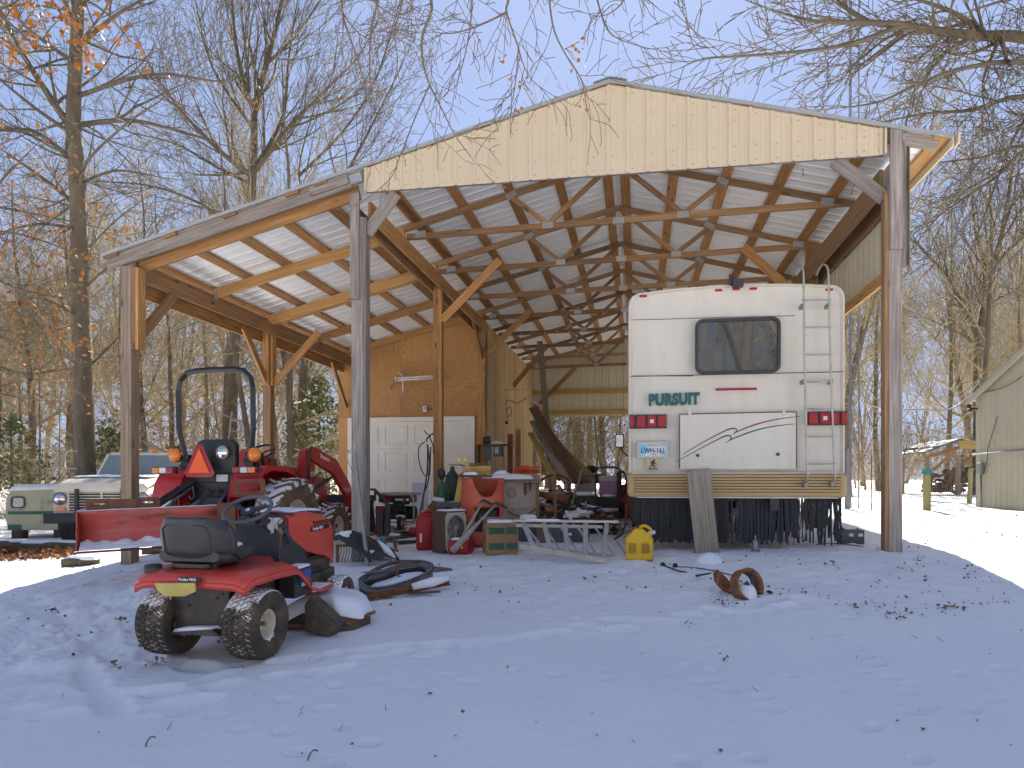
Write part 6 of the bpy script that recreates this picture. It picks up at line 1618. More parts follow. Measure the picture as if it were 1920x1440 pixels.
for k in range(19):
    q = MB(); x = -.24 + k * .036; q.tube(spline([(x, .0 + .1 * k / 19, .20 - .004 * k), (x + .01, -.02, .12), (x - .01, -.03, .05), (x - .03, -.02, -.03)], 3), .0045, 5); q.build('tine', 'dark_metal', t)
for x in (-.28, .12): q = MB(); q.box((x, 0, .09), (.035, .035, .24)); q.build('leg', 'rust_brown', t)
# ---- rusty brake drum pieces in the snow
t = here('rusty_brake_drum', 'rusty brown steel drum ring tipped up in the snow with snow in its middle', 'brake drum', 1400, 1118, 0)
q = MB(); cc = V3((0, 0, .10)); ax = V3((.42, -.82, .25)).normalized()
q.lathe(cc, ax, [(.118, -.05), (.150, -.05), (.156, .05), (.142, .055), (.126, .04), (.118, -.05)], 40, a0=-125, a1=215, ref=(0, 0, 1)); q.build('ring', 'rust', t, smooth=True, angle=40)
q = MB(); q.prism([(0, 0), (.04, .02), (.05, .12), (.03, .15), (.0, .12)], cc + V3((-.03, -.02, -.10)), (1, -.3, 0), (.0, .1, 1), .02); q.prism([(0, 0), (.04, -.02), (.0, .14), (-.03, .14)], cc + V3((.06, .03, -.05)), (1, .3, 0), (0, .1, 1), .02); q.build('shoe', 'dark_metal', t, bevel=.004)
q = MB(); q.blob(cc + V3((-.005, .01, -.07)), .10, .09, .10, 14, 3); q.build('snow', 'snow', t, smooth=True)
t = here('rusty_hub_plate', 'rusty tilted hub plate leaning to the left of the rust ring', 'metal plate', 1357, 1108, 0)
q = MB(); q.prism([(-.10, .17), (-.06, .20), (.02, .13), (.09, .05), (.11, -.02), (.02, -.02), (-.05, .04), (-.09, .09)], (.0, .0, .0), (1, .35, 0), (0, .25, 1), .02); q.prism([(-.06, .03), (.08, -.03), (.1, -.06), (-.03, -.02)], (0, -.04, .03), (1, 0, 0), (0, .4, 1), .05); q.build('plate', 'rust', t, bevel=.005)
q = MB(); q.tube([(-.02, .03, .16), (.09, .04, .05)], .010, 6); q.build('rod', 'dark_metal', t)
q = MB(); a = spot(1443, 1111); torus_tube(q, a + V3((0, 0, .02)), (.2, -.3, 1), .022, .008, 10, 6); single(q, 'small_ring', 'dark_metal', 'small dark square ring lying right of the rusty drum', 'ring', a)
q = MB(); a = G(1265, 1062); q.tube(spline([G(1245, 1055), G(1263, 1062), G(1275, 1066), G(1288, 1067)], 4), .008, 6); q.blob(G(1243, 1056, .02), .03, .02, .03, 8); single(q, 'metal_rod', 'dark_metal', 'short dark rod with a knob end on the snow left of the rusty plate', 'rod', a)
q = MB(); q.tube(spline([G(1270, 1056), G(1300, 1054), G(1340, 1055), G(1378, 1058)], 4), .006, 6); q.blob(G(1266, 1056, .02), .03, .02, .03, 8); single(q, 'metal_rod', 'dark_metal', 'long thin dark rod lying on the snow behind the rusty plate', 'rod', a)
q = MB(); q.tube([G(1304, 1078, .02), G(1334, 1073, .05)], [.012, .007], 6); single(q, 'metal_rod', 'dark_metal', 'stubby dark rod poking at the left side of the rusty plate', 'rod', G(1320, 1076))
# ---- grey board leaning on the motorhome
a, b_ = W(1309, 881, 8.28), G(1326, 1036, -.02)
q = MB(); d = (b_ - a).normalized(); q.beam(a, b_, .275, .035, V3((0, -d.z, d.y)).normalized() * -1); q.mi = 0
single(q, 'plank', 'wood_old', 'wide grey weathered plank leaning against the motorhome bumper', 'plank', b_, bevel=.003)
q = MB(); c = G(1330, 1046, 0); q.blob(c + V3((0, 0, -.01)), .15, .12, .11, 16, 4, amp=.1); single(q, 'snow_mound', 'snow', 'small mound of snow at the foot of the leaning plank', 'snow', c, smooth=True)
# ---- yellow fuel can
t = here('fuel_can', 'yellow plastic fuel can with handle panels coloured as shaded recesses beside the black skirt', 'fuel can', 1199, 1046, -12, dz=.0)
q = MB(); prof = [(-.15, 0), (.15, 0), (.155, .22), (.12, .28), (.02, .355), (-.05, .35), (-.155, .24)]
q.loft([[V3((x * k, y, .0 + z * kz)) for x, z in prof] for y, k, kz in ((-.105, .90, .96), (-.085, 1, 1), (.085, 1, 1), (.105, .90, .96))]); bd = q.build('body', 'can_yellow', t, smooth=True, angle=35, bevel=.014)
M['can_shade'] = pm('shaded_yellow_recess', (.42, .24, .01), (.30, .17, .02), scale=8, rough=.6)  # darker yellow paints in the shade of the moulded recesses
for x in (-.075, .07): q = MB(); q.prism(rrect(.09, .11, .015, 3), (x, -.1, .13), (1, 0, 0), (0, 0, 1), .006); q.build('panel', 'can_shade', bd)
for x in (-.075, .07): q = MB(); ring_prism(q, rrect(.115, .14, .02, 3), rrect(.088, .11, .015, 3), (x, -.104, .13), (1, 0, 0), (0, 0, 1), .010); q.build('panel_rim', 'can_yellow', bd, bevel=.004)
q = MB(); q.tube(spline([(.0, 0, .36), (.06, 0, .375), (.12, 0, .34), (.14, 0, .27)], 4), .018, 10); q.build('handle', 'can_yellow', t, smooth=True)
q = MB(); q.cyl((.10, -.02, .29), (.17, -.05, .31), .022, 12); q.build('cap', 'plate_white', t)
# ---- red fuel can
t = here('fuel_can', 'tall red plastic fuel can standing left of the brown fan box', 'fuel can', 797, 1028, 8, dz=.0)
q = MB(); q.loft([[V3((x, y, z)) for x, y in rrect(w, d_, .05, 4)] for z, w, d_ in ((.0, .22, .30), (.02, .245, .33), (.36, .245, .33), (.44, .22, .28), (.49, .13, .16))]); bd = q.build('body', 'can_red', t, smooth=True, angle=50)
q = MB(); q.tube(spline([(-.03, 0, .48), (.03, 0, .51), (.09, 0, .50), (.12, 0, .43), (.12, 0, .36)], 4), .02, 10); q.build('handle', 'can_red', t, smooth=True)
q = MB(); q.box((-.06, -.168, .16), (.03, .006, .12)); q.build('label', 'plate_white', t, bevel=.002)
# ---- brown fan box
t = here('fan_box', 'brown wooden box fan with a round wire grille and snow on top', 'fan', 843, 1033, 42, dz=.0); t.scale = (.84, .78, 1)
q = MB()
for c, s_ in (((0, 0, .01), (.44, .34, .02)), ((0, 0, .53), (.44, .34, .02)), ((-.21, 0, .27), (.02, .34, .52)), ((.21, 0, .27), (.02, .34, .52)), ((0, .15, .27), (.42, .02, .52))): q.box(c, s_)
q.build('case', 'brown_wood', t, bevel=.003)
q = MB(); ring_prism(q, [(.20 * (1 if abs(math.cos(a)) > abs(math.sin(a)) else abs(math.cos(a)) / abs(math.sin(a))) * (1 if math.cos(a) > 0 else -1), .25 * (1 if abs(math.sin(a)) >= abs(math.cos(a)) else abs(math.sin(a)) / abs(math.cos(a))) * (1 if math.sin(a) > 0 else -1)) for a in [6.2832 * (k + .5) / 32 for k in range(32)]], [(.175 * math.cos(a), .04 + .175 * math.sin(a)) for a in [6.2832 * (k + .5) / 32 for k in range(32)]], (0, -.165, .27), (1, 0, 0), (0, 0, 1), .01); q.build('front_panel', 'cream_dirty', t)
q = MB()
for r_ in (.04, .075, .11, .145, .17): torus_tube(q, (0, -.175, .31), (0, 1, 0), r_, .0035, 28, 5)
for k in range(10): a = math.pi * k / 10; q.tube([(-.172 * math.cos(a), -.178, .31 - .172 * math.sin(a)), (.172 * math.cos(a), -.178, .31 + .172 * math.sin(a))], .0025, 4)
q.lathe((0, -.175, .31), (0, -1, 0), [(.035, 0), (.03, .012), (.001, .016)], 16); q.build('grille', 'alu', t)
q = MB()
for k in range(5):
    a = 6.283 * k / 5; q.prism([(-.02, .03), (.03, .03), (.06, .15), (-.03, .16)], (0, -.10, .31), (math.cos(a), .25, math.sin(a)), (-math.sin(a), 0, math.cos(a)), .003)
q.build('fan_blades', 'steel', t)
snowcap(t, [(-.2, -.15), (.21, -.15), (.2, .12), (-.18, .12)], .54, .02, seed=21)
t2 = here('tool_tray', 'long grey tool tray lying on top of the fan box', 'tray', 842, 1022, 0, dz=.53); q = MB(); q.box((0, 0, .035), (.36, .16, .07)); q.build('tray', 'grey_tote', t2, bevel=.006); q = MB(); q.box((-.12, 0, .075), (.05, .06, .03)); q.box((.06, .02, .072), (.09, .05, .02)); q.build('tool_bits', 'alu', t2)
# ---- cardboard boxes
for (nm, dz, lab, w, h) in (('cardboard_box', 0.0, 'sagging cardboard box with green print at the bottom of the pair', .40, .19), ('cardboard_box', .19, 'open cardboard box with snowy flaps on top of another box', .40, .20)):
    t = here(nm, lab, 'box', 938, 1036, 10, group='cardboard boxes', dz=dz)
    q = MB(); q.loft([[V3((x, y, z)) for x, y in rrect(w * k, .34 * k, .006, 1)] for z, k in ((0, .98), (h * .5, 1.02), (h, .99))]); bx = q.build('carton', 'cardboard', t)
    q = MB()
    for x0, x1 in ((-.17, .02), (.05, .18)): q.box(((x0 + x1) / 2, -.176, h * .52), (x1 - x0, .004, h * .42))
    q.build('green_print', 'box_green', bx)
    if dz > 0:
        q = MB(); q.prism([(-.2, 0), (.06, 0), (.02, .16), (-.26, .13)], (0, -.17, h), (1, 0, .0), (0, -.92, -.32), .004); q.build('flap', 'cardboard', bx); q = MB(); q.prism([(0, 0), (.3, 0), (.3, .16), (0, .18)], (-.19, .17, h), (1, 0, 0), (-.2, .9, .3), .004); q.build('flap', 'cardboard', bx)
        snowcap(bx, [(-.18, -.14), (.16, -.14), (.18, .12), (-.16, .12)], h + .005, .03, seed=22)
# ---- orange barrel cut open
t = here('cut_barrel', 'orange plastic drum with a curved cut in its upper side and a dark hole below', 'barrel', 905, 1020, 0)
q = MB(); n = 40; vs = []; fs = []
H_ = .92; rows = 14
for j in range(rows + 1):
    z = H_ * j / rows
    for i in range(n):
        a = 6.2832 * i / n; r_ = .295 + .008 * math.sin(z * 14)
        ztop = H_
        d0 = ((a - 4.95 + 3.1416) % 6.2832) - 3.1416
        cut = H_ - .26 * max(0, 1 - (d0 / .62) ** 2) ** .5 if abs(d0) < .62 else H_
        vs.append(V3((r_ * math.cos(a), r_ * math.sin(a), min(z, cut))))
for j in range(rows):
    for i in range(n):
        a = 6.2832 * (i + .5) / n; z = H_ * (j + .5) / rows; d1 = ((a - 5.05 + 3.1416) % 6.2832) - 3.1416
        if abs(d1) < .62 and .18 < z < .50: continue
        fs.append((j * n + i, j * n + (i + 1) % n, (j + 1) * n + (i + 1) % n, (j + 1) * n + i))
q.add(vs, fs); q.build('drum', 'barrel_orange', t, smooth=True, solid=.006)
q = MB(); q.lathe((0, 0, 0), (0, 0, 1), [(.001, .02), (.29, .02)], 30); q.build('drum_floor', 'barrel_orange', t); q = MB(); q.box((.05, .02, .32), (.34, .3, .34)); q.build('dark_filling', 'black', t, bevel=.03)
t = here('lumber_offcuts', 'stack of short yellow lumber on a dark board over the orange drum', 'lumber', 893, 1020, 4, dz=.93)
q = MB(); q.box((-.02, -.03, .02), (.42, .36, .03), Matrix.Rotation(.15, 3, 'Z')); q.build('base_board', 'brown_wood', t)
for k, (x, y, z, l) in enumerate(((0, -.02, .06, .40), (.02, .08, .06, .38), (.0, -.03, .10, .38), (.03, .06, .10, .36), (0, .0, .14, .40))):
    q = MB(); q.box((x, y, z), (l, .09, .036), Matrix.Rotation(.05 * (k % 3 - 1), 3, 'Z')); q.build('offcut', 'wood_yellow', t, bevel=.002)
snowcap(t, [(-.18, -.2), (.0, -.2), (.02, -.1), (-.18, -.08)], .035, .04, seed=23)
q = MB(); a, b_ = W(866, 890, 10.0), W(842, 968, 10.0); b_.z = gh(b_.x, b_.y); q.beam(a, b_, .075, .04, (0, 1, 0)); single(q, 'yellow_stick', 'wood_yellow', 'yellow wooden stick leaning on the left side of the orange drum', 'stick', b_)
# ---- two long handled poles on the boxes
for (x0, y0, Y0, x1, y1, Y1, r0, r1, lab) in ((905, 940, 9.2, 862, 1018, 8.9, .014, .030, 'shorter grey pole with black joint leaning over the red tin'), (930, 945, 9.2, 848, 1033, 8.75, .014, .042, 'longer grey club like pole crossing in front of the red tin')):
    a, b_ = W(x0, y0, Y0), W(x1, y1, Y1); q = MB(); q.tube([a, a.lerp(b_, .35), a.lerp(b_, .6), b_], [r0, r0 * 1.1, r1 * .8, r1], 10)
    t = single(q, 'pole', pm('grey_fibreglass' + str(x0), (.33, .33, .28), (.25, .25, .21), rough=.5), lab, 'pole', b_, smooth=True)
    q = MB(); aa = a - b_; q.tube(spline([aa + V3((-.03, 0, -.03)), aa + V3((.01, 0, .01)), aa + V3((.10, .0, -.03)), aa + V3((.14, 0, -.05))], 3), .02, 8); q.build('crook', 'black', t, smooth=True)
t = here('red_tin', 'red tin drum lying on its side with snow on top before the fan box', 'tin', 864, 1038, -20, dz=.09)
q = MB(); q.lathe((-.14, 0, 0), (1, 0, .03), [(.001, 0), (.10, 0), (.105, .01), (.10, .02), (.10, .26), (.105, .27), (.10, .28), (.001, .28)], 28); bd = q.build('tin', 'can_red', t, smooth=True, angle=40)
q = MB(); q.lathe((-.145, 0, 0), (-1, 0, 0), [(.095, 0), (.092, .004), (.001, .004)], 24); q.build('lid', 'plate_white', bd)
q = MB(); q.prism([(0, 0), (.015, .02), (.0, .045), (-.015, .02)], (.06, -.103, -.02), (1, 0, 0), (0, 0, 1), .003); q.build('print', 'can_yellow', bd)
snowcap(t, [(-.12, -.05), (.12, -.05), (.12, .05), (-.12, .05)], lambda x, y: .098 - y * y * 4, .02, seed=24)
# ---- aluminium step ladder on its side
t = here('step_ladder', 'aluminium step ladder lying on its side across the snow before the junk pile', 'ladder', 1068, 1046, 0)
def lw(x, y, o=0.0): a, b_ = plane_px(t.location, 0, x, y, o); return V3((a, o, b_))
def rail(p, q_, w=.06, h=.022, nm='rail'): m_ = MB(); m_.beam(p, q_, h, w); return m_.build(nm, 'alu', t, bevel=.003)
top0, top1 = lw(962, 976, .15), lw(1160, 978, .0); m_ = MB(); m_.beam(top0, top1, .09, .03); m_.build('rail', 'alu', t, bevel=.004)
b0_, b1_ = lw(975, 1024, -.1), lw(1136, 1052, -.42); rail(b0_, b1_)
c0_, c1_ = lw(1000, 1026, .18), lw(1168, 1046, -.05); rail(c0_, c1_, .04)
rail(lw(968, 985, .35), lw(1130, 988, .2), .04)
for k in range(5):
    f = (k + .55) / 5; a, b_ = top0.lerp(top1, f - .02), b0_.lerp(b1_, min(1, f + .06)); m_ = MB(); m_.beam(a, b_, .055, .022, (0, 1, 0)); m_.build('step', 'alu', t, bevel=.003)
    a, b_ = lw(968, 985, .35).lerp(lw(1130, 988, .2), f), c0_.lerp(c1_, f); m_ = MB(); m_.beam(a, b_, .025, .02, (0, 1, 0)); m_.build('rear_brace', 'alu', t)
m_ = MB(); m_.tube([lw(1148, 985, .0), lw(1126, 1010, -.1)], .006, 6); m_.tube([lw(1135, 985, .1), lw(1178, 1045, -.2)], .008, 6); m_.build('spreader', 'steel', t)
snowcap(t, [(lw(985, 976).x, .05), (lw(1050, 976).x, .02), (lw(1050, 976).x, .12), (lw(985, 976).x, .16)], top0.z + .01, .012, seed=25)
# ---- gas cylinders
def bottle(name, lab, x, Y, r, h, mat, dz=0.0, cart=False):
    t = here(name, lab, 'gas cylinder', x, Y, 0, dz=dz)
    q = MB(); q.lathe((0, 0, 0), (0, 0, 1), [(.001, 0), (r * .9, 0), (r, .02), (r, h * .78), (r * .92, h * .86), (r * .70, h * .93), (r * .38, h * .98), (r * .28, h), (r * .28, h + .05), (.001, h + .05)], 28); q.build('cylinder', mat, t, smooth=True, angle=50)
    q = MB(); q.cyl((0, 0, h + .05), (0, 0, h + .10), .018, 10); q.cyl((-.05, 0, h + .08), (.08, 0, h + .08), .012, 8); q.build('valve', 'brass' if cart else 'black', t)
    return t, h
t, h = bottle('gas_cylinder', 'large dark green gas cylinder with brass twin gauges left of the orange drum', 848, 11.3, .125, 1.0, 'tank_dark', cart=True)
for dx in (.06, .16):
    q = MB(); q.lathe((dx + .05, -.03, h + .16), (0, -1, 0), [(.001, .025), (.038, .025), (.042, 0), (.038, -.01)], 18); q.build('gauge', 'brass', t, smooth=True, angle=40)
q = MB(); q.tube(spline([(.1, 0, h + .08), (.2, 0, h + .06), (.24, 0, h - .02), (.16, -.02, h - .06), (.05, -.05, h - .1)], 4), .011, 6); q.tube(spline([(.0, -.1, h - .15), (.15, -.14, h - .25), (.16, -.14, h - .45), (.06, -.16, h - .55), (-.06, -.16, h - .5)], 4), .009, 6); q.build('hose', pm('red_brown_hose', (.16, .07, .045), rough=.6), t, smooth=True)
t, h = bottle('gas_cylinder', 'smaller bright green gas cylinder with a black valve cap in front of the dark one', 829, 10.9, .10, .72, 'tank_green', dz=.12)
q = MB(); q.blob((-.01, -.02, h + .12), .06, .05, .09, 10, 2, amp=.25); q.build('valve_cap', 'black', t, smooth=True)
q = MB(); q.box((-.03, -.12, -.06), (.30, .25, .12)); q.build('crate', 'black', t)
# torch hoses hung on the second middle post
t = here('torch_hoses', 'black torch hoses with a round gauge hanging on the second middle post', 'hoses', 803, 11.9, 0, dz=0)
def hw_(x, y, o=0.0): a, b_ = plane_px(t.location, 0, x, y, o); return V3((a, o, b_))
for P, r_ in (([(806, 817), (800, 825), (803, 845), (805, 870), (803, 892)], .012), ([(812, 812), (806, 820), (812, 835), (813, 850)], .010), ([(797, 828), (786, 838), (785, 860), (792, 885), (800, 895)], .009), ([(802, 835), (801, 880), (795, 925), (788, 960), (784, 985)], .013), ([(807, 838), (806, 880), (802, 905), (797, 920)], .012), ([(795, 807), (803, 815), (812, 814)], .008)):
    q = MB(); q.tube(spline([hw_(x, y, -.03 * i) for i, (x, y) in enumerate(P)], 5), r_, 7); q.build('hose', 'black', t, smooth=True)
q = MB(); q.lathe(hw_(802, 830, -.08), (0, -1, 0), [(.001, .02), (.025, .02), (.028, 0)], 16); q.build('gauge', 'gauge', t)
t = here('shovel', 'rusty shovel blade covered with snow hanging before the green cylinder', 'shovel', 820, 10.6, 0, dz=.42)
q = MB(); q.prism([(-.13, .06), (-.07, .16), (.11, .12), (.13, .06), (.06, -.06), (-.03, -.06)], (0, -.05, 0), (1, 0, .0), (0, .35, .94), .012); q.build('blade', 'rust', t, bevel=.004)
q = MB(); q.tube([(-.02, .0, -.42), (-.03, .03, .02)], .035, 10); q.build('socket_pipe', 'grey_tote', t); snowcap(t, [(-.10, -.02), (-.06, .06), (.10, .05), (.11, .0), (.0, -.05)], lambda x, y: .07 + y * 1.6 + .02, .03, seed=26)
q = MB(); a = spot(803, 10.7); q.beam(a, a + V3((.0, .1, .50)), .06, .03, (0, 1, 0)); single(q, 'wood_stake', 'wood_yellow', 'short wooden stake standing left of the dark pipe', 'stake', a)
q = MB(); a = spot(786, 15.2); q.prism([(-.16, 0), (.18, 0), (.18, .60), (-.16, .62)], a + V3((0, .0, 0)), (1, -.17, 0), (0, .12, 1), .02); single(q, 'leaning_board', 'lav', 'pale lavender board leaning against the garage door', 'board', a)
# ---- generator and hand cart
t = here('generator', 'dark red portable generator in a grey tube frame with one small wheel', 'generator', 748, 12.4, -14, dz=.02)
q = MB()
for y in (-.22, .22):
    q.tube(spline([(-.36, y, .08), (-.38, y, .35), (-.36, y, .52), (-.28, y, .58), (.24, y, .58), (.33, y, .54), (.36, y, .42), (.36, y, .08)], 4), .017, 8)
for x in (-.3, .3): q.tube([(x, -.22, .57), (x, .22, .57)], .015, 8); q.tube([(x, -.22, .1), (x, .22, .1)], .015, 8)
q.tube([(-.36, -.22, .10), (.36, -.22, .10)], .015, 8); q.build('tube_frame', 'alu', t, smooth=True)
q = MB(); q.box((-.02, 0, .49), (.58, .36, .13)); q.build('fuel_tank', 'gen_red', t, bevel=.03)
q = MB(); q.box((.13, -.21, .46), (.30, .03, .13)); q.build('control_panel', 'ink', t, bevel=.005); q = MB(); q.box((.10, -.228, .48), (.14, .004, .03)); q.box((.25, -.228, .48), (.05, .004, .04)); q.build('panel_print', 'plate_white', t)
q = MB(); q.box((-.12, 0, .27), (.34, .32, .26)); q.cyl((.08, -.0, .25), (.30, 0, .25), .12, 16); q.box((.05, -.18, .3), (.3, .06, .06)); q.build('engine', 'dark_metal', t, bevel=.01)
wheel(t, (.16, -.30, .10), .115, .06, .06, 1, 'cream_dirty', 'turf', 'rubber', rows=3, nb=18)
q = MB(); q.blob((.16, -.30, .20), .09, .05, .03, 10, 2); q.build('snow_cap', 'snow', t, smooth=True)
q = MB(); q.tube(spline([(.19, -.25, .5), (.24, -.3, .3), (.27, -.33, .05)], 4), .010, 6); q.build('green_cord', 'tank_green', t, smooth=True)
t = here('hand_cart', 'dark red and black hand cart left of the generator behind the post', 'cart', 716, 11.2, -10, dz=.0)
q = MB(); q.box((0, 0, .26), (.14, .22, .46)); q.build('body', 'gen_red', t, bevel=.02)
q = MB(); q.beam((.12, -.1, .0), (.12, -.05, .52), .07, .09, (0, 1, 0)); q.beam((.12, -.06, .52), (-.12, .0, .74), .04, .04); ring_prism(q, rrect(.14, .20, .02, 3), rrect(.08, .13, .02, 3), (-.16, 0, .66), (1, 0, 0), (0, 0, 1), .03); q.box((.02, -.12, .2), (.10, .04, .38)); q.build('frame', 'black', t, bevel=.006)
snowcap(t, [(-.1, -.08), (.08, -.08), (.08, .08), (-.1, .08)], .49, .02, seed=27)
t = here('drill_case', 'teal power tool lying behind the grey front post', 'tool', 712, 9.6, 15)
q = MB(); q.blob((.04, 0, .08), .055, .05, .10, 12, 1, amp=.2); q.box((-.05, 0, .10), (.14, .10, .09)); q.build('case', 'teal_tool', t, bevel=.01); q = MB(); q.box((-.06, -.055, .09), (.08, .01, .03)); q.build('vent', 'cream_dirty', t)
t = here('workbench_rail', 'low brown wooden trestle with blue paint behind the cowl', 'trestle', 726, 1030, 20); q = MB(); q.beam((-.16, 0, .12), (.14, 0, .10), .06, .04); q.beam((.10, 0, .1), (.12, .0, -.02), .04, .04, (1, 0, 0)); q.beam((-.12, 0, .1), (-.14, .0, -.02), .04, .04, (1, 0, 0)); q.build('rail', 'rust_brown', t, bevel=.004)
t = here('red_chainsaw', 'red chainsaw half covered by snow left of the red fuel can', 'chainsaw', 778, 1006, 10)
q = MB(); q.box((.02, 0, .08), (.22, .14, .12)); q.build('body', 'can_red', t, bevel=.03); q = MB(); q.box((-.18, 0, .05), (.28, .02, .06)); q.build('bar', 'dark_metal', t); q = MB(); torus_tube(q, (-.24, -.02, .08), (.3, 1, 0), .07, .008, 16, 6, 20, 300); q.build('handle', 'black', t)
q = MB(); a = spot(773, 10.4); q.box(a + V3((0, 0, .02)), (.42, .18, .03), Matrix.Rotation(.3, 3, 'Z')); single(q, 'black_tray', 'black', 'flat black tray in the snow left of the red fuel can', 'tray', a, bevel=.005)
t = here('snowy_crate', 'low wooden crate under a cap of snow behind the red fuel can', 'crate', 804, 10.9, 0); q = MB(); q.box((0, 0, .16), (.22, .2, .32)); q.build('crate', 'cardboard', t); snowcap(t, [(-.11, -.1), (.11, -.1), (.11, .1), (-.11, .1)], .32, .10, seed=28)
q = MB(); a = spot(853, 11.0); q.box(a + V3((-.10, 0, .42)), (.12, .12, .20)); single(q, 'battery_charger', 'grey_plastic', 'small grey charger box with a white face below the green cylinder', 'charger', a + V3((0, 0, .3)), bevel=.01)
# ---- cream cabinet and snowy table
t = here('cream_cabinet', 'dirty cream enamel cabinet with a round embossed vent under the snowy table top', 'cabinet', 976, 10.9, 0, dz=.0)
q = MB(); q.box((0, 0, .60), (.50, .40, .42)); cb = q.build('cabinet', 'cream_dirty', t, bevel=.01)
q = MB()
for r_ in (.03, .055, .075): torus_tube(q, (-.14, -.203, .63), (0, 1, 0), r_, .006, 22, 6)
q.build('round_vent', 'steel', cb); q = MB(); q.loft([[V3((x, y, z)) for x, y in rrect(w, .38, .01, 1)] for z, w in ((.24, .50), (.39, .47))]); q.build('lower_case', 'cream_dirty', t)
q = MB(); q.box((-.18, 0, .12), (.12, .34, .24)); q.box((.16, 0, .12), (.05, .34, .24)); q.build('stand', 'grey_tote', t)
q = MB(); q.tube(spline([(-.2, -.22, .36), (-.05, -.24, .29), (.1, -.24, .31), (.25, -.24, .42)], 4), .008, 6); q.build('cord', 'rust_brown', t, smooth=True)
for x, l in ((.07, .20), (.14, .14)): q = MB(); q.box((x, -.23, .80 - l / 2), (.035, .05, l)); q.build('hanging_tool', 'rust', t, bevel=.006)
t = here('work_table', 'low table top buried under white snow with yellow end block', 'table', 960, 10.75, 0, dz=.80)
q = MB(); q.box((.0, .05, .02), (.86, .46, .05)); q.box((.36, -.02, .045), (.10, .3, .12)); q.build('table_top', 'wood_old', t)
for dx, dy in ((-.38, -.12), (.38, -.12), (-.38, .22), (.38, .22)): q = MB(); q.box((dx, dy, -.40), (.05, .05, .80)); q.build('leg', 'wood_dark', t)
snowcap(t, [(-.44, -.22), (.30, -.22), (.34, .22), (-.40, .22)], .045, .07, seed=31); snowcap(t, [(-.28, -.1), (-.08, -.12), (-.02, .02), (-.2, .1)], .07, .09, seed=32, name='snow_hump')
t = here('extension_cord_tangle', 'tangle of orange extension cord lying on the snowy table', 'cord', 985, 10.8, 0, dz=.90)
rgc = random.Random(8)
q = MB()
for k in range(6):
    P = [(rgc.uniform(-.18, .22), rgc.uniform(-.12, .1), .02 + .016 * k + rgc.uniform(0, .03)) for _ in range(6)]; q.tube(spline(P, 6), .011, 6)
q.build('cord', 'cord_orange', t, smooth=True)
# ---- shelf with grinder at the garage corner
t = thing('wall_shelf', 'narrow wooden shelf holding a bench grinder at the garage corner', 'shelf', b2w(UM + .22, 7.05, 1.55), BA)
q = MB(); q.box((.12, 0, 0), (.72, .26, .03)); q.box((-.25, .0, -.25), (.05, .2, .5)); q.build('board', 'brown_wood', t)
q = MB(); q.box((-.06, 0, .12), (.12, .1, .16)); q.cyl((-.14, 0, .11), (.02, 0, .11), .08, 14); q.build('grinder', 'black', t, bevel=.01)
q = MB(); q.prism([(0, 0), (.26, 0), (.30, .02), (.22, .06), (.05, .07)], (.04, -.06, .02), (1, 0, 0), (0, 0, 1), -.12); q.box((.2, 0, .07), (.12, .1, .04)); q.build('clamp', 'alu', t)
q = MB(); q.box((-.03, -.02, -.18), (.13, .12, .30)); q.box((.20, -.02, -.14), (.20, .14, .22)); q.build('switch_box', 'grey_tote', t, bevel=.008); q = MB(); q.box((.18, -.095, -.12), (.08, .01, .14)); q.build('label', 'cream_dirty', t)
t = thing('wooden_crate', 'brown slatted crate standing below the shelf against the garage corner', 'crate', b2w(UM - .05, 6.95, .12), BA)
for k in range(4): q = MB(); q.box((-.13 + .1 * k, 0, .52), (.085, .03, 1.04)); q.build('slat', 'wood_dark', t)
q = MB(); q.box((.02, .02, .85), (.42, .02, .05)); q.build('cross_rail', 'wood_dark', t)
for du, h, lab in ((.62, 1.62, 'square rusty post stump right of the wall shelf'), (.80, 1.72, 'dark post stump with a black cap by the side wall')):
    p = b2w(UM + du, 7.4, .2); q = MB(); q.box(p + V3((0, 0, h / 2)), (.12, .10, h)); single(q, 'short_post', 'wood_dark' if du > .7 else 'rust_brown', lab, 'post', p, bevel=.005)
# ---- leaning boards
rgb = random.Random(12)
bl_ = [(1000, 765, 15.6, 1082, 905, 12.6, .20, 'brown_wood'), (1010, 790, 15.4, 1098, 905, 12.9, .22, 'tarp'), (1005, 800, 15.3, 1064, 905, 12.4, .16, 'wood_grey'), (994, 812, 15.2, 1040, 900, 12.5, .10, 'wood_yellow'), (1022, 812, 15.5, 1108, 892, 13.6, .14, 'wood_yellow'), (998, 790, 15.4, 1052, 900, 12.8, .12, 'wood_old'), (1012, 640, 18.5, 1026, 800, 18.0, .15, 'wood_old'), (1008, 780, 16, 1020, 890, 13.5, .08, 'wood_yellow')]
labs = ['widest dark plank of the stack leaning beside the side wall', 'brown canvas covered board leaning in the plank stack', 'grey board in the middle of the leaning plank stack', 'narrow yellow board at the near side of the leaning stack', 'yellow edged board rising at the right of the leaning stack', 'thin old grey strip in the leaning stack', 'grey board standing upright against the rear brace', 'thin yellow strip standing behind the leaning stack']
for (x0, y0, Y0, x1, y1, Y1, w, mt), lb_ in zip(bl_, labs):
    a, b_ = W(x0, y0, Y0), W(x1, y1, Y1); q = MB(); d = (b_ - a).normalized(); q.beam(a, b_, w, .035, V3((0, -d.z, d.y))); single(q, 'leaning_plank', mt, lb_, 'plank', b_, group='boards leaning beside the side wall', bevel=.002)
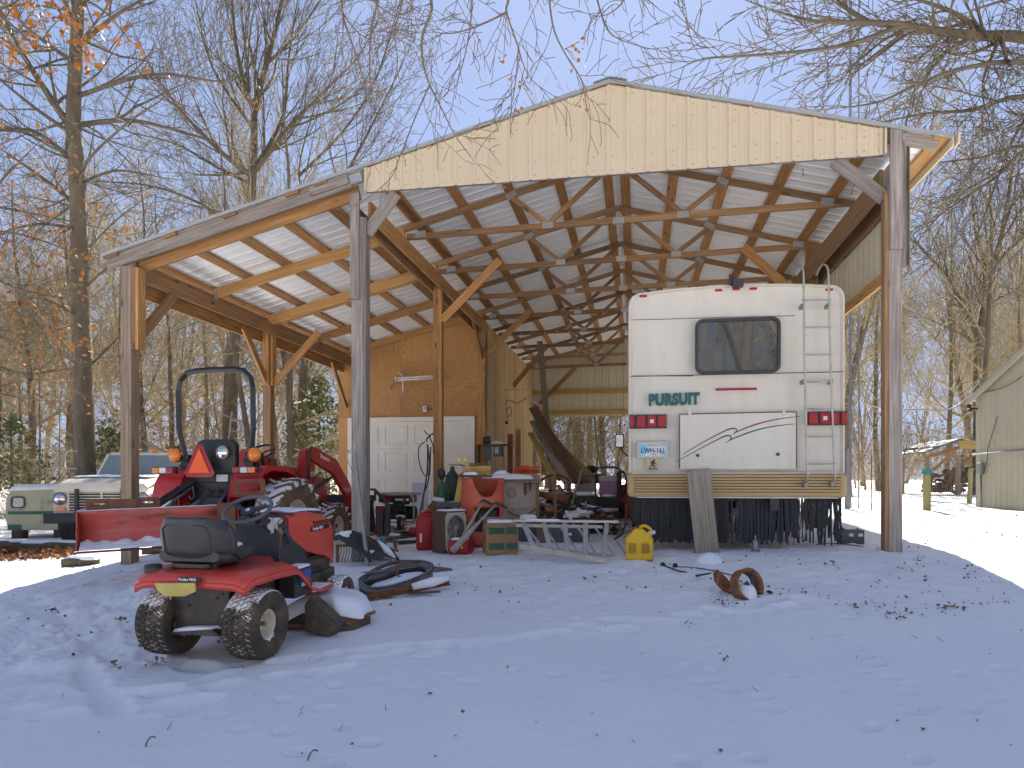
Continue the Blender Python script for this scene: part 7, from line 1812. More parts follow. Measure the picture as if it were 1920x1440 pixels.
# ---- the heap
t = here('junk_heap', 'heap of tangled junk with tarpaulin, hoses and snow patches behind the ladder', 'junk heap', 1058, 11.6, 0); t['kind'] = 'stuff'
rgj = random.Random(31)
q = MB(); q.grid(lambda u, v: V3(((u - .5) * 1.5, (v - .5) * 1.1, max(-.1, .52 * math.exp(-((u - .5) / .34) ** 2 - ((v - .6) / .32) ** 2) + .16 * mnoise.fractal(V3((u * 5, v * 5, 2)), 1, 2, 4) - .05))), 40, 30); q.build('tarpaulin', pm('dark_blanket', (.045, .04, .045), (.09, .075, .07), scale=6, rough=.95, spots=(.55, .56, .60), sthr=.60, sscale=3.5, sw=.02), t, smooth=True)
mats_ = ['black', 'rust', 'wood_old', 'grey_tote', 'gen_red', 'cream_dirty', 'steel', 'brown_wood', 'snow', 'blue', 'wood_yellow', 'snow', 'black', 'tarp']
for k in range(95):
    u, v = rgj.uniform(-.68, .62), rgj.uniform(-.5, .15); z = .50 * math.exp(-(u / .5) ** 2 - ((v - .1) / .45) ** 2) + rgj.uniform(-.03, .10)
    q = MB(); rot = Matrix.Rotation(rgj.uniform(-.6, .6), 3, 'X') @ Matrix.Rotation(rgj.uniform(0, 3), 3, 'Z') @ Matrix.Rotation(rgj.uniform(-.6, .6), 3, 'Y')
    ty = rgj.random()
    if ty < .35: q.box((u, v, z), (rgj.uniform(.06, .3), rgj.uniform(.03, .14), rgj.uniform(.01, .10)), rot)
    elif ty < .6: d = rot @ V3((rgj.uniform(.08, .28), 0, 0)); q.cyl(V3((u, v, z)) - d, V3((u, v, z)) + d, rgj.uniform(.008, .04), 9)
    elif ty < .8: q.tube(spline([V3((u, v, z)) + V3((rgj.uniform(-.22, .22), rgj.uniform(-.1, .1), rgj.uniform(-.06, .12))) for _ in range(5)], 4), .010, 5)
    else: q.blob((u, v, z), rgj.uniform(.04, .14), rgj.uniform(.04, .1), rgj.uniform(.03, .07), 10, k, amp=.4)
    q.build('scrap', mats_[k % len(mats_)], t, smooth=ty > .6)
q = MB(); a, b_ = W(988, 921, 10.9), W(1066, 938, 10.9); q.tube([a, a.lerp(b_, .5), b_], [.042, .05, .055], 14); single(q, 'rusty_pipe', 'rust_brown', 'thick brown rusty pipe lying across the junk heap', 'pipe', b_, smooth=True)
q = MB(); a, b_ = W(1040, 880, 10.2), W(1042, 984, 10.2); b_.z = gh(b_.x, b_.y); q.beam(a, b_, .045, .045, (0, 1, 0)); single(q, 'rusty_stake', 'rust_brown', 'upright square rusty stake before the junk heap', 'stake', b_)
q = MB(); q.tube([W(1091, 882, 11.6), W(1072, 946, 11.2)], .018, 8); single(q, 'wooden_pole', 'wood_old', 'pale wooden pole leaning on the olive bin', 'pole', W(1072, 946, 11.2))
q = MB(); q.tube(spline([W(1015, 900, 11.4), W(1030, 892, 11.4), W(1050, 891, 11.4), W(1068, 902, 11.3)], 5), .018, 8); single(q, 'bent_red_tube', 'gen_red', 'curved dark red tube arching over the junk heap', 'tube', W(1040, 900, 11.4), smooth=True)
t = here('olive_bin', 'olive plastic bin with snow on its lid left of the pressure washer', 'bin', 1096, 12.6, 0); q = MB(); q.loft([[V3((x, y, z)) for x, y in rrect(w, .4, .03, 3)] for z, w in ((0, .36), (.40, .40))]); q.box((0, 0, .42), (.44, .44, .04)); q.build('bin', 'olive', t, bevel=.005); snowcap(t, [(-.18, -.16), (.15, -.16), (.15, .15), (-.15, .15)], .44, .06, seed=33)
t = here('loaded_table', 'cluttered bench with an orange bucket and dark bags behind the olive bin', 'bench', 1098, 14.4, 0)
q = MB(); q.box((0, 0, .70), (.75, .5, .04)); q.build('bench_top', 'wood_old', t)
for dx in (-.33, .33): q = MB(); q.box((dx, 0, .34), (.05, .45, .68)); q.build('bench_leg', 'wood_dark', t)
q = MB(); q.box((.0, -.1, .50), (.34, .2, .30)); q.build('cabinet_box', 'cream_dirty', t, bevel=.01)
q = MB(); q.lathe((-.18, 0, .72), (0, 0, 1), [(.06, 0), (.08, .10), (.085, .105)], 16); q.build('bucket', 'cord_orange', t, solid=.004)
q = MB(); q.blob((.1, .0, .80), .14, .12, .09, 10, 5, amp=.3); q.blob((-.32, 0, .78), .10, .1, .08, 10, 6, amp=.4); q.build('bag', 'black', t, smooth=True)
q = MB(); q.box((.25, .05, .62), (.24, .2, .20)); q.build('cardboard', 'cardboard', t)
# ---- pressure washer
t = here('pressure_washer', 'black two wheeled pressure washer with a mauve detergent tank near the motorhome', 'pressure washer', 1140, 12.6, 0, dz=.02)
q = MB(); q.tube(spline([(-.21, 0, .15), (-.22, -.02, .55), (-.21, -.03, .82), (-.15, -.03, .90), (.15, -.03, .90), (.21, -.03, .82), (.22, -.02, .55), (.21, 0, .15)], 4), .016, 8); q.build('handle_frame', 'black', t, smooth=True)
q = MB(); q.box((0, .02, .55), (.30, .14, .26)); q.build('tank', 'purple', t, bevel=.02); q = MB(); q.box((0, .02, .71), (.31, .14, .10)); q.build('tank_top', 'cream_dirty', t, bevel=.02)
q = MB(); q.box((0, .05, .28), (.36, .30, .22)); q.box((0, -.1, .10), (.40, .10, .06)); q.blob((.18, 0, .6), .06, .05, .24, 10, 4, amp=.15); q.build('body', 'black', t, bevel=.02)
q = MB(); q.box((0, -.16, .18), (.30, .03, .04)); q.blob((0, -.05, .41), .12, .1, .03, 10, 2); q.build('snow_cap', 'snow', t, smooth=True)
for s_ in (-1, 1): q = MB(); q.lathe((s_ * .25, .12, .16), (1, 0, 0), [(.04, -.03), (.14, -.035), (.16, -.02), (.16, .02), (.14, .035), (.04, .03)], 22); q.build('wheel', 'rubber', t, smooth=True)
for k in (0, 1): q = MB(); torus_tube(q, (.25, .0, .62 + .02 * k), (1, .2, 0), .20, .014, 24, 6); q.build('hose_coil', 'black', t, smooth=True)
t = here('orange_bucket', 'orange plastic bucket behind the pressure washer', 'bucket', 1168, 13.2, 0); q = MB(); q.lathe((0, 0, 0), (0, 0, 1), [(.001, .01), (.17, .01), (.21, .60), (.22, .61)], 24); q.build('bucket', 'cord_orange', t, smooth=True, angle=40, solid=.005); q = MB(); q.box((0, 0, .04), (.5, .2, .08)); q.build('foot_board', 'wood_yellow', t)
q = MB(); q.tube(spline([W(1178, 930, 8.6), W(1174, 960, 8.6), W(1172, 985, 8.55), W(1165, 1002, 8.5), W(1152, 1011, 8.4)], 5), .012, 7); single(q, 'black_hose', 'rubber', 'black hose hanging from the motorhome corner down to the snow', 'hose', W(1152, 1011, 8.4), smooth=True)
t = here('grey_tote', 'ribbed grey plastic tote on the snow behind the ladder steps', 'tote', 1070, 9.9, 0)
q = MB(); q.loft([[V3((x, y, z)) for x, y in rrect(w, .3, .03, 3)] for z, w in ((0, .46), (.22, .52))]); q.build('tote', 'grey_tote', t)
for k in range(9): q = MB(); q.box((-.22 + .055 * k, -.155, .11), (.014, .012, .2)); q.build('rib', 'grey_tote', t)
q = MB(); a = spot(1025, 9.9); q.box(a + V3((0, 0, .11)), (.3, .25, .22)); single(q, 'brown_tote', 'tarp', 'brown fabric tote on the snow left of the grey tote', 'tote', a, bevel=.02)
t = here('dark_bin', 'dark blue grey bin with a snowy lid under the cream cabinet', 'bin', 990, 10.2, 0); q = MB(); q.box((0, 0, .15), (.26, .3, .30)); q.build('bin', 'grey_tote', t, bevel=.01); snowcap(t, [(-.12, -.14), (.12, -.14), (.12, .12), (-.12, .12)], .30, .06, seed=34)
t = here('snowy_bag', 'dark bag with a flat cap of snow at the right of the junk heap', 'bag', 1082, 10.9, 0); q = MB(); q.blob((0, 0, .12), .22, .16, .14, 14, 7, amp=.2); q.build('bag', 'black', t, smooth=True); snowcap(t, [(-.18, -.12), (.18, -.1), (.16, .1), (-.16, .1)], .23, .07, seed=35)
# ---- things by the motorhome
t = here('car_battery', 'dark grey battery with white labels on the snow at the right end of the skirt', 'battery', 1595, 1016, -8); q = MB(); q.box((0, 0, .085), (.27, .17, .17)); q.build('case', 'grey_tote', t, bevel=.006)
for dx in (-.02, .09): q = MB(); q.box((dx, -.088, .11), (.05, .004, .035)); q.build('label', 'plate_white', t)
for dx in (-.08, .08): q = MB(); q.cyl((dx, 0, .17), (dx, 0, .19), .012, 10); q.build('terminal', 'steel', t)
q = MB(); P = [G(1530, 1022), G(1560, 1019), G(1590, 1022), G(1618, 1026)]; P = [V3((p.x, p.y, gh(p.x, p.y) + .015)) for p in P]; q.tube(spline(P, 5), .006, 6); single(q, 'red_wire', 'can_red', 'thin red wire on the snow before the battery', 'wire', P[1], smooth=True)
t = here('bottle_jack', 'small grey bottle jack standing before the black skirt', 'jack', 1416, 1034, 0); q = MB(); q.lathe((0, 0, 0), (0, 0, 1), [(.001, 0), (.055, 0), (.05, .02), (.032, .03), (.034, .13), (.022, .14), (.012, .145), (.012, .19), (.001, .19)], 18); q.build('jack', 'steel', t, smooth=True, angle=35)
# ---- wall fittings
p = b2w(-7.95, vF - .03, 0)
t = thing('pipe_bracket', 'white metal bracket on the plywood wall holding two long white pipes', 'bracket', b2w(-8.05, vF - .02, 3.05), BA)
q = MB(); q.tube(spline([(-.14, 0, .20), (-.02, -.05, .12), (0, -.10, .06), (0, -.10, -.26)], 3), .018, 8); q.build('arm', 'plate_white', t, smooth=True)
for z in (.05, .00): q = MB(); q.cyl((-.18, -.14, z), (.95, -.14, z + .04), .020, 10); q.build('pipe', 'plate_white', t, smooth=True)
t = thing('outlet_box', 'small white outlet box on the plywood wall with a black cable', 'outlet', b2w(-7.55, vF - .015, 2.40), BA); q = MB(); q.box((0, -.02, 0), (.085, .05, .13)); q.build('box', 'plate_white', t, bevel=.006); q = MB(); q.box((.0, -.047, .02), (.03, .006, .04)); q.build('socket', 'ink', t)
q = MB(); q.tube(spline([(.04, -.02, .0), (.18, -.02, .0), (.30, -.02, .12), (.38, -.03, .40), (.42, -.03, .9)], 5), .008, 6); q.build('cable', 'black', t, smooth=True)
t = thing('work_light', 'white tube work light on a bracket on the side wall with a coiled cable', 'lamp', b2w(UM + .12, 9.0, 2.55), BA)
q = MB(); q.box((.10, .10, .25), (.02, .02, .5)); q.box((.35, .10, .48), (.55, .02, .025)); q.build('bracket', 'alu', t); q = MB(); q.cyl((.62, .1, .28), (.95, .25, .06), .035, 12); q.build('tube', 'gauge', t, smooth=True)
q = MB(); q.tube(spline([(.62, .1, .28), (.40, .08, .14), (.15, .08, .22), (.10, .08, .10), (.14, .08, -.18), (.24, .08, -.10), (.20, .08, .05), (.12, .08, -.05), (.14, .08, -.28)], 5), .008, 6); q.blob((.12, .06, -.34), .04, .03, .05, 8); q.build('cable', 'black', t, smooth=True)
q = MB(); q.tube(spline([b2w(UM + .10, 7.22, 4.1), b2w(UM + .12, 7.2, 3.4), b2w(UM + .09, 7.2, 2.6), b2w(UM + .13, 7.18, 1.9)], 5), .012, 6); single(q, 'black_cable', 'black', 'black cable running down the garage corner post', 'cable', b2w(UM + .12, 7.2, 2.6), smooth=True)
q = MB()
P = [b2w(UM + .3 + .3 * k, 9.0, 4.40 - (.03 if k % 2 else 0) + .035) for k in range(10)]; q.tube(P, .006, 5); t = single(q, 'string_lights', 'black', 'string of tiny clear lights along a roof truss chord', 'string lights', P[0])
for k in range(10): m_ = MB(); m_.blob(P[k] - P[0] + V3((0, -.03, -.02)), .014, .014, .018, 6); m_.build('bulb', 'gauge', t, smooth=True)

rgx = random.Random(91)
extra = [(1010, 1002, 'black plastic scrap half buried in the snow left of the grey tote', 'black'), (1048, 1010, 'rusty bracket lying in the snow under the ladder', 'rust'), (1066, 1016, 'brown scrap plate lying in the snow behind the ladder steps', 'rust_brown'), (992, 1000, 'cream panel offcut standing behind the cardboard boxes', 'cream_dirty'), (1100, 996, 'small dark tool bag on the snow right of the grey tote', 'black'), (950, 985, 'dark grey motor housing between the boxes and the orange drum', 'grey_plastic'), (762, 1008, 'dark hose coil lying before the generator', 'black'), (742, 1010, 'flat snowy board lying before the generator', 'wood_old'), (885, 1024, 'round dark pan with snow beside the cardboard boxes', 'ink')]
for k, (x, y, lab, mt_) in enumerate(extra):
    t = here('scrap_piece', lab, 'scrap', x, y, rgx.uniform(0, 90))
    q = MB()
    if 'coil' in lab: torus_tube(q, (0, 0, .03), (.1, .1, 1), .11, .014, 20, 6); torus_tube(q, (.01, .01, .05), (-.1, .05, 1), .10, .014, 20, 6)
    elif 'pan' in lab: q.lathe((0, 0, 0), (0, 0, 1), [(.001, .0), (.11, .0), (.14, .05), (.13, .05), (.10, .015), (.001, .015)], 20)
    elif 'standing' in lab: q.box((0, 0, .12), (.34, .03, .24))
    elif 'board' in lab: q.box((0, 0, .03), (.5, .16, .03))
    else:
        q.box((0, 0, .05), (rgx.uniform(.18, .3), rgx.uniform(.08, .16), .08), Matrix.Rotation(rgx.uniform(-.3, .3), 3, 'Y')); q.cyl((-.1, .03, .1), (.12, -.04, .14), .02, 8)
    q.build('piece', mt_, t, bevel=.006)
    if k in (0, 2, 4, 5, 7, 8): snowcap(t, [(-.09, -.06), (.09, -.06), (.08, .06), (-.08, .06)], .10 if k in (0, 2, 4, 5) else .045 if k == 7 else .02, .03, seed=50 + k)

t = here('scrap_drift', 'snowy drift of small dark scrap between the junk heap and the pressure washer', 'junk heap', 1085, 11.0, 0); t['kind'] = 'stuff'
for k in range(120):
    u, v = rgx.gauss(-.05, .34), rgx.gauss(0, .22); z = .30 * math.exp(-(u / .45) ** 2 - (v / .35) ** 2) + rgx.uniform(-.02, .06)
    q = MB(); rot = Matrix.Rotation(rgx.uniform(-.7, .7), 3, 'X') @ Matrix.Rotation(rgx.uniform(0, 3), 3, 'Z') @ Matrix.Rotation(rgx.uniform(-.7, .7), 3, 'Y'); ty = rgx.random()
    if ty < .5: q.box((u, v, z), (rgx.uniform(.05, .22), rgx.uniform(.03, .12), rgx.uniform(.01, .07)), rot)
    elif ty < .75: d = rot @ V3((rgx.uniform(.06, .2), 0, 0)); q.cyl(V3((u, v, z)) - d, V3((u, v, z)) + d, rgx.uniform(.006, .025), 8)
    else: q.blob((u, v, z), rgx.uniform(.04, .11), rgx.uniform(.04, .09), rgx.uniform(.02, .06), 8, k, amp=.5)
    q.build('scrap', ['black', 'ink', 'rust', 'snow', 'grey_tote', 'wood_old', 'cream_dirty', 'snow', 'rust_brown', 'black', 'brown_wood'][k % 11], t, smooth=ty > .75)
q = MB(); q.blob((-.05, .05, .05), .55, .35, .26, 18, 9, amp=.3, sc=2.5); q.build('heap_core', 'black', t, smooth=True)
# ================================================================ old white truck
M['truck_white'] = pm('oxidised_cream_paint', (.74, .70, .58), (.64, .59, .47), scale=4, rough=.5, spots=(.22, .17, .10), sthr=.70, sscale=4)
TKo = V3((px(193, 13.9), 13.9, 0)); TKo.z = gh(TKo.x, TKo.y) - .02
tk = thing('old_truck', 'old cream pickup truck with roof marker lights facing out behind the blade', 'truck', TKo, R(180 + 4))
# local +y is the truck's forward direction (towards the camera), +x its right side as the driver faces... mirrored in view
def sec_(y, w, z0, z1, r=.08): return [V3((x, y, z)) for x, z in [(-w, z0), (-w, z1 - r), (-w + r, z1), (w - r, z1), (w, z1 - r), (w, z0)]]
q = MB(); q.loft([sec_(-1.55, .93, .55, 1.28, .14), sec_(-.6, .95, .5, 1.22, .14), sec_(-.05, .93, .52, 1.14, .16), sec_(.02, .90, .55, 1.08, .14)]); q.build('front_body', 'truck_white', tk, smooth=True, angle=35)
q = MB(); q.loft([[V3((x, y, z)) for x, z in [(-.86, z1 - .06), (-.8, z1), (-.3, z1 + .02), (.3, z1 + .02), (.8, z1), (.86, z1 - .06), (.86, z1 - .09), (-.86, z1 - .09)]] for y, z1 in ((-1.6, 1.36), (-.8, 1.33), (-.2, 1.27), (.06, 1.19), (.10, 1.12))]); q.build('hood', 'truck_white', tk, smooth=True, angle=35)
snowcap(tk, [(-.75, -1.55), (.75, -1.55), (.75, -.3), (-.75, -.25)], lambda x, y: 1.35 + (-.04 * max(0, y + 1.0)) , .025, seed=41)
q = MB()
for k in range(8): q.box((0, .055, .70 + .052 * k), (1.22, .03, .018))
for x in (-.61, 0, .61): q.box((x, .05, .88), (.03, .03, .42))
gr = q.build('grille', 'truck_white', tk); q = MB(); q.box((0, .025, .88), (1.24, .02, .42)); q.build('grille_back', 'black', gr)
for s_ in (-1, 1):
    q = MB(); q.lathe((s_ * .78, .03, .90), (0, 1, 0), [(.11, 0), (.13, .02), (.12, .04), (.105, .03)], 24); hl = q.build('headlight', 'steel', tk, smooth=True)
    q = MB(); q.lathe((s_ * .78, .03, .90), (0, 1, 0), [(.108, .02), (.07, .045), (.001, .055)], 22); q.build('lens', 'chrome', hl, smooth=True)
    q = MB(); q.box((s_ * .76, .05, .70), (.18, .03, .07)); q.build('turn_signal', 'amber', tk, bevel=.01)
    q = MB(); q.box((s_ * .42, .13, .78), (.07, .06, .62)); q.build('bumper_guard', 'dark_metal', tk, bevel=.01)
    q = MB(); q.tube(spline([(s_ * .95, -.9, 1.5), (s_ * 1.12, -.85, 1.5), (s_ * 1.14, -.85, 1.75), (s_ * 1.10, -.87, 1.85), (s_ * .95, -.95, 1.85)], 4), .010, 6); q.build('mirror_bracket', 'chrome', tk, smooth=True)
    for yy in (-.55, -3.4):
        q = MB(); q.lathe((s_ * .82, yy, .38), (1, 0, 0), [(.20, -.11), (.36, -.12), (.385, -.08), (.385, .08), (.36, .12), (.20, .11)], 26); q.build('wheel', 'rubber', tk, smooth=True)
q = MB(); q.box((0, .16, .53), (1.98, .14, .19)); q.build('bumper', 'dark_metal', tk, bevel=.02)
q = MB(); q.loft([sec_(0, .98, 0, .1)]); q = MB()
cab = [[V3((x, y, z)) for x, z in [(-.92, .5), (-.92, 1.34), (.92, 1.34), (.92, .5)]] for y in (-1.5, -2.75)]
q.loft(cab); q.build('cab', 'truck_white', tk, bevel=.03)
q = MB(); q.loft([[V3((-.78, -1.86, 1.80)), V3((.78, -1.86, 1.80)), V3((.80, -2.65, 1.80)), V3((-.80, -2.65, 1.80))], [V3((-.76, -1.90, 1.87)), V3((.76, -1.90, 1.87)), V3((.74, -2.6, 1.88)), V3((-.74, -2.6, 1.88))]]); rf = q.build('cab_roof', 'truck_white', tk, bevel=.03)
for x in (-.5, -.17, .17, .5): q = MB(); q.blob((x, -1.90, 1.905), .07, .06, .05, 10, amp=0); q.build('marker_light', 'amber', rf, smooth=True)
for s_ in (-1, 1):
    q = MB(); q.beam((s_ * .86, -1.56, 1.34), (s_ * .77, -1.88, 1.82), .06, .06); q.beam((s_ * .86, -2.7, 1.34), (s_ * .77, -2.62, 1.82), .08, .06); q.build('cab_pillar', 'truck_white', tk, bevel=.01)
M['windscreen'] = pm('old_windscreen_glass', (.28, .32, .30), rough=.12, spec=.9)
q = MB(); q.prism([(-.84, 0), (.84, 0), (.76, .57), (-.76, .57)], (0, -1.57, 1.34), (1, 0, 0), (0, -.56, .83), -.01); q.build('windscreen', 'windscreen', tk)
q = MB(); q.box((0, -4.0, .90), (1.8, 2.4, .62)); q.build('cargo_bed', 'truck_white', tk, bevel=.03)
# ================================================================ camper shell at far left
CSo = V3((px(60, 16.5), 16.5, 0)); CSo.z = gh(CSo.x, CSo.y) - .02
cs = thing('camper_shell', 'old two tone camper body on blocks with an oval side window at the far left', 'camper', CSo, R(8))
M['camper'] = pm('yellowed_camper_paint', (.50, .45, .30), (.36, .34, .20), scale=2, rough=.6, spots=(.22, .22, .10), sthr=.6, sscale=3)
q = MB(); q.loft([[V3((x, y, z)) for x, z in [(-.52, .22), (-.58, .50), (-.56, .95), (-.46, 1.15), (-.3, 1.22), (1.6, 1.24), (1.7, .22)]] for y in (0, 1.8)]); q.build('shell', 'camper', cs, bevel=.04)
q = MB(); q.loft([[V3((x, y, z)) for x, z in [(-.50, 1.12), (-.40, 1.22), (-.25, 1.275), (1.62, 1.29), (1.66, 1.20)]] for y in (-.02, 1.82)]); q.build('roof', 'white', cs, smooth=True)
q = MB(); ring_prism(q, rrect(.30, .27, .07, 4), rrect(.24, .21, .05, 4), (-.29, -.012, .86), (1, 0, 0), (0, 0, 1), .015); w_ = q.build('window', 'black', cs); q = MB(); q.prism(rrect(.26, .23, .05, 4), (-.29, -.004, .86), (1, 0, 0), (0, 0, 1), .004); q.build('pane', 'windscreen', w_)
q = MB(); q.box((.55, -.008, .62), (2.1, .012, .07)); q.box((-.36, -.008, .29), (.28, .012, .13)); q.build('dark_band', 'box_green', cs)
for x in (-.4, .5, 1.4): q = MB(); q.box((x, .3, .10), (.22, .3, .24)); q.build('block', 'brown_wood', cs)
# ================================================================ cream metal building at right
P0 = V3((10.96, 17.0, 0)); P0.z = gh(P0.x, P0.y) - .05
ra = math.atan2(-.99, -.15)
mbld = thing('metal_building', 'cream ribbed metal building with conduit across its gable end at the right edge', 'building', P0, ra)
# local x runs along the gable wall towards the camera, local y points to the right (inside)
M['cream_out'] = pm('greyish_cream_steel', (.44, .42, .325), (.39, .375, .29), scale=1.5, rough=.5, bmp=.05, bscale=3)  # one even greyish cream over the whole building
ev = pz(746, 17.0) - P0.z
q = MB(); ribsheet(q, (0, 0, 0), (1, 0, 0), (0, 0, 1), (0, -1, 0), 0, 8.4, 0.0, lambda a: ev + .34 * (4.2 - abs(a - 4.2)) - .03); q.build('gable_wall', 'cream_out', mbld)
q = MB(); q.box((-.0, 3.5, ev / 2), (.04, 7, ev)); q.box((8.4, 3.5, ev / 2), (.04, 7, ev)); q.box((4.2, 7, ev / 2), (8.4, .04, ev)); q.build('side_wall', 'cream_out', mbld)
for (x0, z0, x1, z1) in ((-.25, ev - .06, 4.2, ev + .34 * 4.2 + .02), (4.2, ev + .34 * 4.2 + .02, 8.65, ev - .06)):
    q = MB(); n_ = V3((z0 - z1, 0, x1 - x0)).normalized(); ax_ = V3((x1 - x0, 0, z1 - z0)); L_ = ax_.length
    q.prism([(0, -.12), (L_, -.12), (L_, 7.2), (0, 7.2)], (x0, 0, z0), ax_.normalized(), (0, 1, 0), .03); q.build('roof', 'cream_out', mbld)
    q = MB(); q.beam((x0, -.1, z0 - .05), (x1, -.1, z1 - .05), .04, .13); q.build('rake_trim', 'cream_out', mbld)
zc = pz(852, 17.0) - P0.z
q = MB(); q.tube([(-.06, -.05, zc), (8.3, -.05, zc + .02)], .022, 8); q.build('conduit', 'steel', mbld, smooth=True)
q = MB(); q.box((.36, -.07, .95), (.20, .10, .26)); mt = q.build('meter_box', pm('grey_green_box', (.22, .26, .24), rough=.5), mbld, bevel=.02); q = MB(); q.tube([(.36, -.06, .82), (.36, -.06, .0)], .022, 8); q.build('conduit_riser', 'steel', mt, smooth=True)
q = MB(); q.tube(spline([(.45, -.06, .80), (.65, -.07, 1.1), (.75, -.08, 1.45), (1.1, -.05, 2.1)], 5), .008, 6); q.build('cable', 'black', mt, smooth=True)
q = MB(); q.box((.16, -.12, 2.35), (.08, .14, .05)); q.blob((.12, -.2, 2.32), .05, .06, .03, 8); q.blob((.1, -.2, 2.42), .02, .06, .05, 8); q.build('flood_lamp', 'black', mbld, bevel=.005)
q = MB(); q.tube(spline([W(1612, 752, 16), W(1650, 764, 16.3), W(1720, 768, 16.6), W(1790, 764, 16.9), P0 + V3((-.1, -.3, 3.0))], 6), .016, 6); single(q, 'overhead_cable', 'alu', 'pale cable sagging from the lattice mast to the cream building', 'cable', W(1612, 752, 16), smooth=True)
q = MB(); a_ = P0 + V3((-.15, -.6, 2.75)); b1_ = P0 + V3((-.4, -2.8, 3.1)); q.tube(spline([P0 + V3((-.06, -.2, 2.7)), a_.lerp(b1_, .4) - V3((0, 0, .16)), b1_], 6), .008, 6); single(q, 'wire', 'black', 'thin black wire looping across the face of the cream building', 'wire', b1_, smooth=True)
# ================================================================ lattice mast
mo = spot(1600, 16.0)
t = thing('lattice_mast', 'slim grey lattice antenna mast rising behind the motorhome', 'mast', mo)
H_ = 13.5; R_ = .11
cn = [V3((R_ * math.cos(R(a)), R_ * math.sin(R(a)), 0)) for a in (200, 340, 90)]
for c in cn: q = MB(); q.cyl(c, c + V3((0, 0, H_)), .016, 8); q.build('leg', 'steel', t)
q = MB(); n = 38
for k in range(n):
    z = H_ * k / n; z2 = H_ * (k + 1) / n
    for i in range(3): q.tube([cn[i] + V3((0, 0, z)), cn[(i + 1) % 3] + V3((0, 0, z))], .005, 4); q.tube([cn[i] + V3((0, 0, z)), cn[(i + 1) % 3] + V3((0, 0, z2))], .004, 4)
q.build('bracing', 'steel', t)
q = MB(); a = spot(1634, 15.2); q.cyl(a, a + V3((0, 0, 1.15)), .012, 6); single(q, 'fence_stake', 'rust', 'thin rusty fence stake between the motorhome and the right post', 'stake', a)
q = MB(); a = spot(1588, 15.6); q.cyl(a, a + V3((0, 0, 1.3)), .05, 10); single(q, 'pipe_post', 'steel', 'grey pipe post beside the lattice mast', 'post', a)
# ================================================================ fence and feeder posts, wire fence
t = here('fence_post', 'mossy round fence post with a green cap dish', 'post', 1738, 15.0, 0)
M['moss'] = pm('mossy_post_wood', (.30, .27, .12), (.22, .22, .09), scale=4, stretch=(1, 1, .2), rough=.9, bmp=.5, bscale=30)
q = MB(); q.lathe((0, 0, -.05), (0, 0, 1), [(.075, 0), (.072, .80), (.001, .81)], 14); q.build('post', 'moss', t, smooth=True, angle=40)
q = MB(); q.lathe((0, 0, .76), (0, 0, 1), [(.09, 0), (.095, .07), (.12, .09), (.12, .10), (.001, .10)], 20); q.build('cap_dish', 'teal_tool', t, smooth=True, angle=30)
t = here('fence_post', 'leaning bare yellow fence post nearer the woodshed', 'post', 1817, 19.5, 0); q = MB(); q.lathe((0, 0, -.05), (.05, 0, 1), [(.06, 0), (.055, 1.0), (.001, 1.01)], 12); q.build('post', 'moss', t, smooth=True, angle=40)
q = MB()
A_ = V3((px(1650, 15.2), 15.2)); B_ = V3((px(1832, 16.4), 16.4))
A_ = V3((px(1640, 15.0), 15.0, 0)); B_ = V3((px(1830, 17.2), 17.2, 0)); nW = 46
for k in range(8):
    P = []
    for i in range(24): p = A_.lerp(B_, i / 23); P.append(V3((p.x, p.y, gh(p.x, p.y) + .06 + k * .135)))
    q.tube(P, .0035, 3)
for i in range(nW):
    p = A_.lerp(B_, i / (nW - 1)); z = gh(p.x, p.y); q.tube([V3((p.x, p.y, z + .02)), V3((p.x, p.y, z + 1.02))], .0030, 3)
single(q, 'wire_fence', 'steel', 'low square mesh wire fence between the green capped post and the cream building', 'fence', V3((A_.x, A_.y, gh(A_.x, A_.y))))
# ================================================================ woodshed
ws = here('woodshed', 'small open timber woodshed with a metal roof and stacked firewood', 'woodshed', 1796, 29.0, -6)
sc_ = 29.0 / F
def wz(y): return EYE - (y - 900) * sc_ - ws.location.z
for x, y in ((-1.05, .3), (0, 0), (2.2, 0), (-1.05, 2.6), (2.2, 2.6)): q = MB(); q.box((x, y, .75), (.14, .14, 1.7)); q.build('post', 'wood_post', ws)
q = MB(); q.prism([(0, 0), (-1.35, -.52), (-1.35, -.46), (0, .06)], (-.1, -.3, wz(826)), (1, 0, 0), (0, 0, 1), -3.4); q.prism([(0, 0), (3.2, 0), (3.2, .06), (0, .06)], (-.1, -.3, wz(826)), (1, 0, 0), (0, 0, 1), -3.4); q.build('roof', 'grey_tote', ws)
q = MB(); q.box((1.4, -.28, wz(835)), (3.0, .05, .34)); q.build('fascia', 'wood_yellow', ws)
q = MB(); q.beam((-1.3, 0, 1.50), (.2, 0, 1.95), .06, .14); q.beam((-.95, 0, 1.0), (-.1, 0, 1.75), .05, .10); q.beam((.1, 0, 1.2), (.7, 0, 1.7), .05, .10); q.build('brace', 'wood', ws)
q = MB()
rgw = random.Random(4)
for k in range(130):
    x = rgw.uniform(-.7, 2.3); zt_ = .95 + .35 * math.sin(x * 2.2) * .5; z = rgw.uniform(.1, zt_)
    q.cyl((x, 1.0, z), (x + rgw.uniform(-.05, .05), 1.5, z + rgw.uniform(-.03, .03)), rgw.uniform(.05, .10), 7)
o = q.build('firewood', pm('firewood_ends', (.32, .20, .11), (.12, .07, .045), scale=9, rough=.9), ws); o['kind'] = 'stuff'
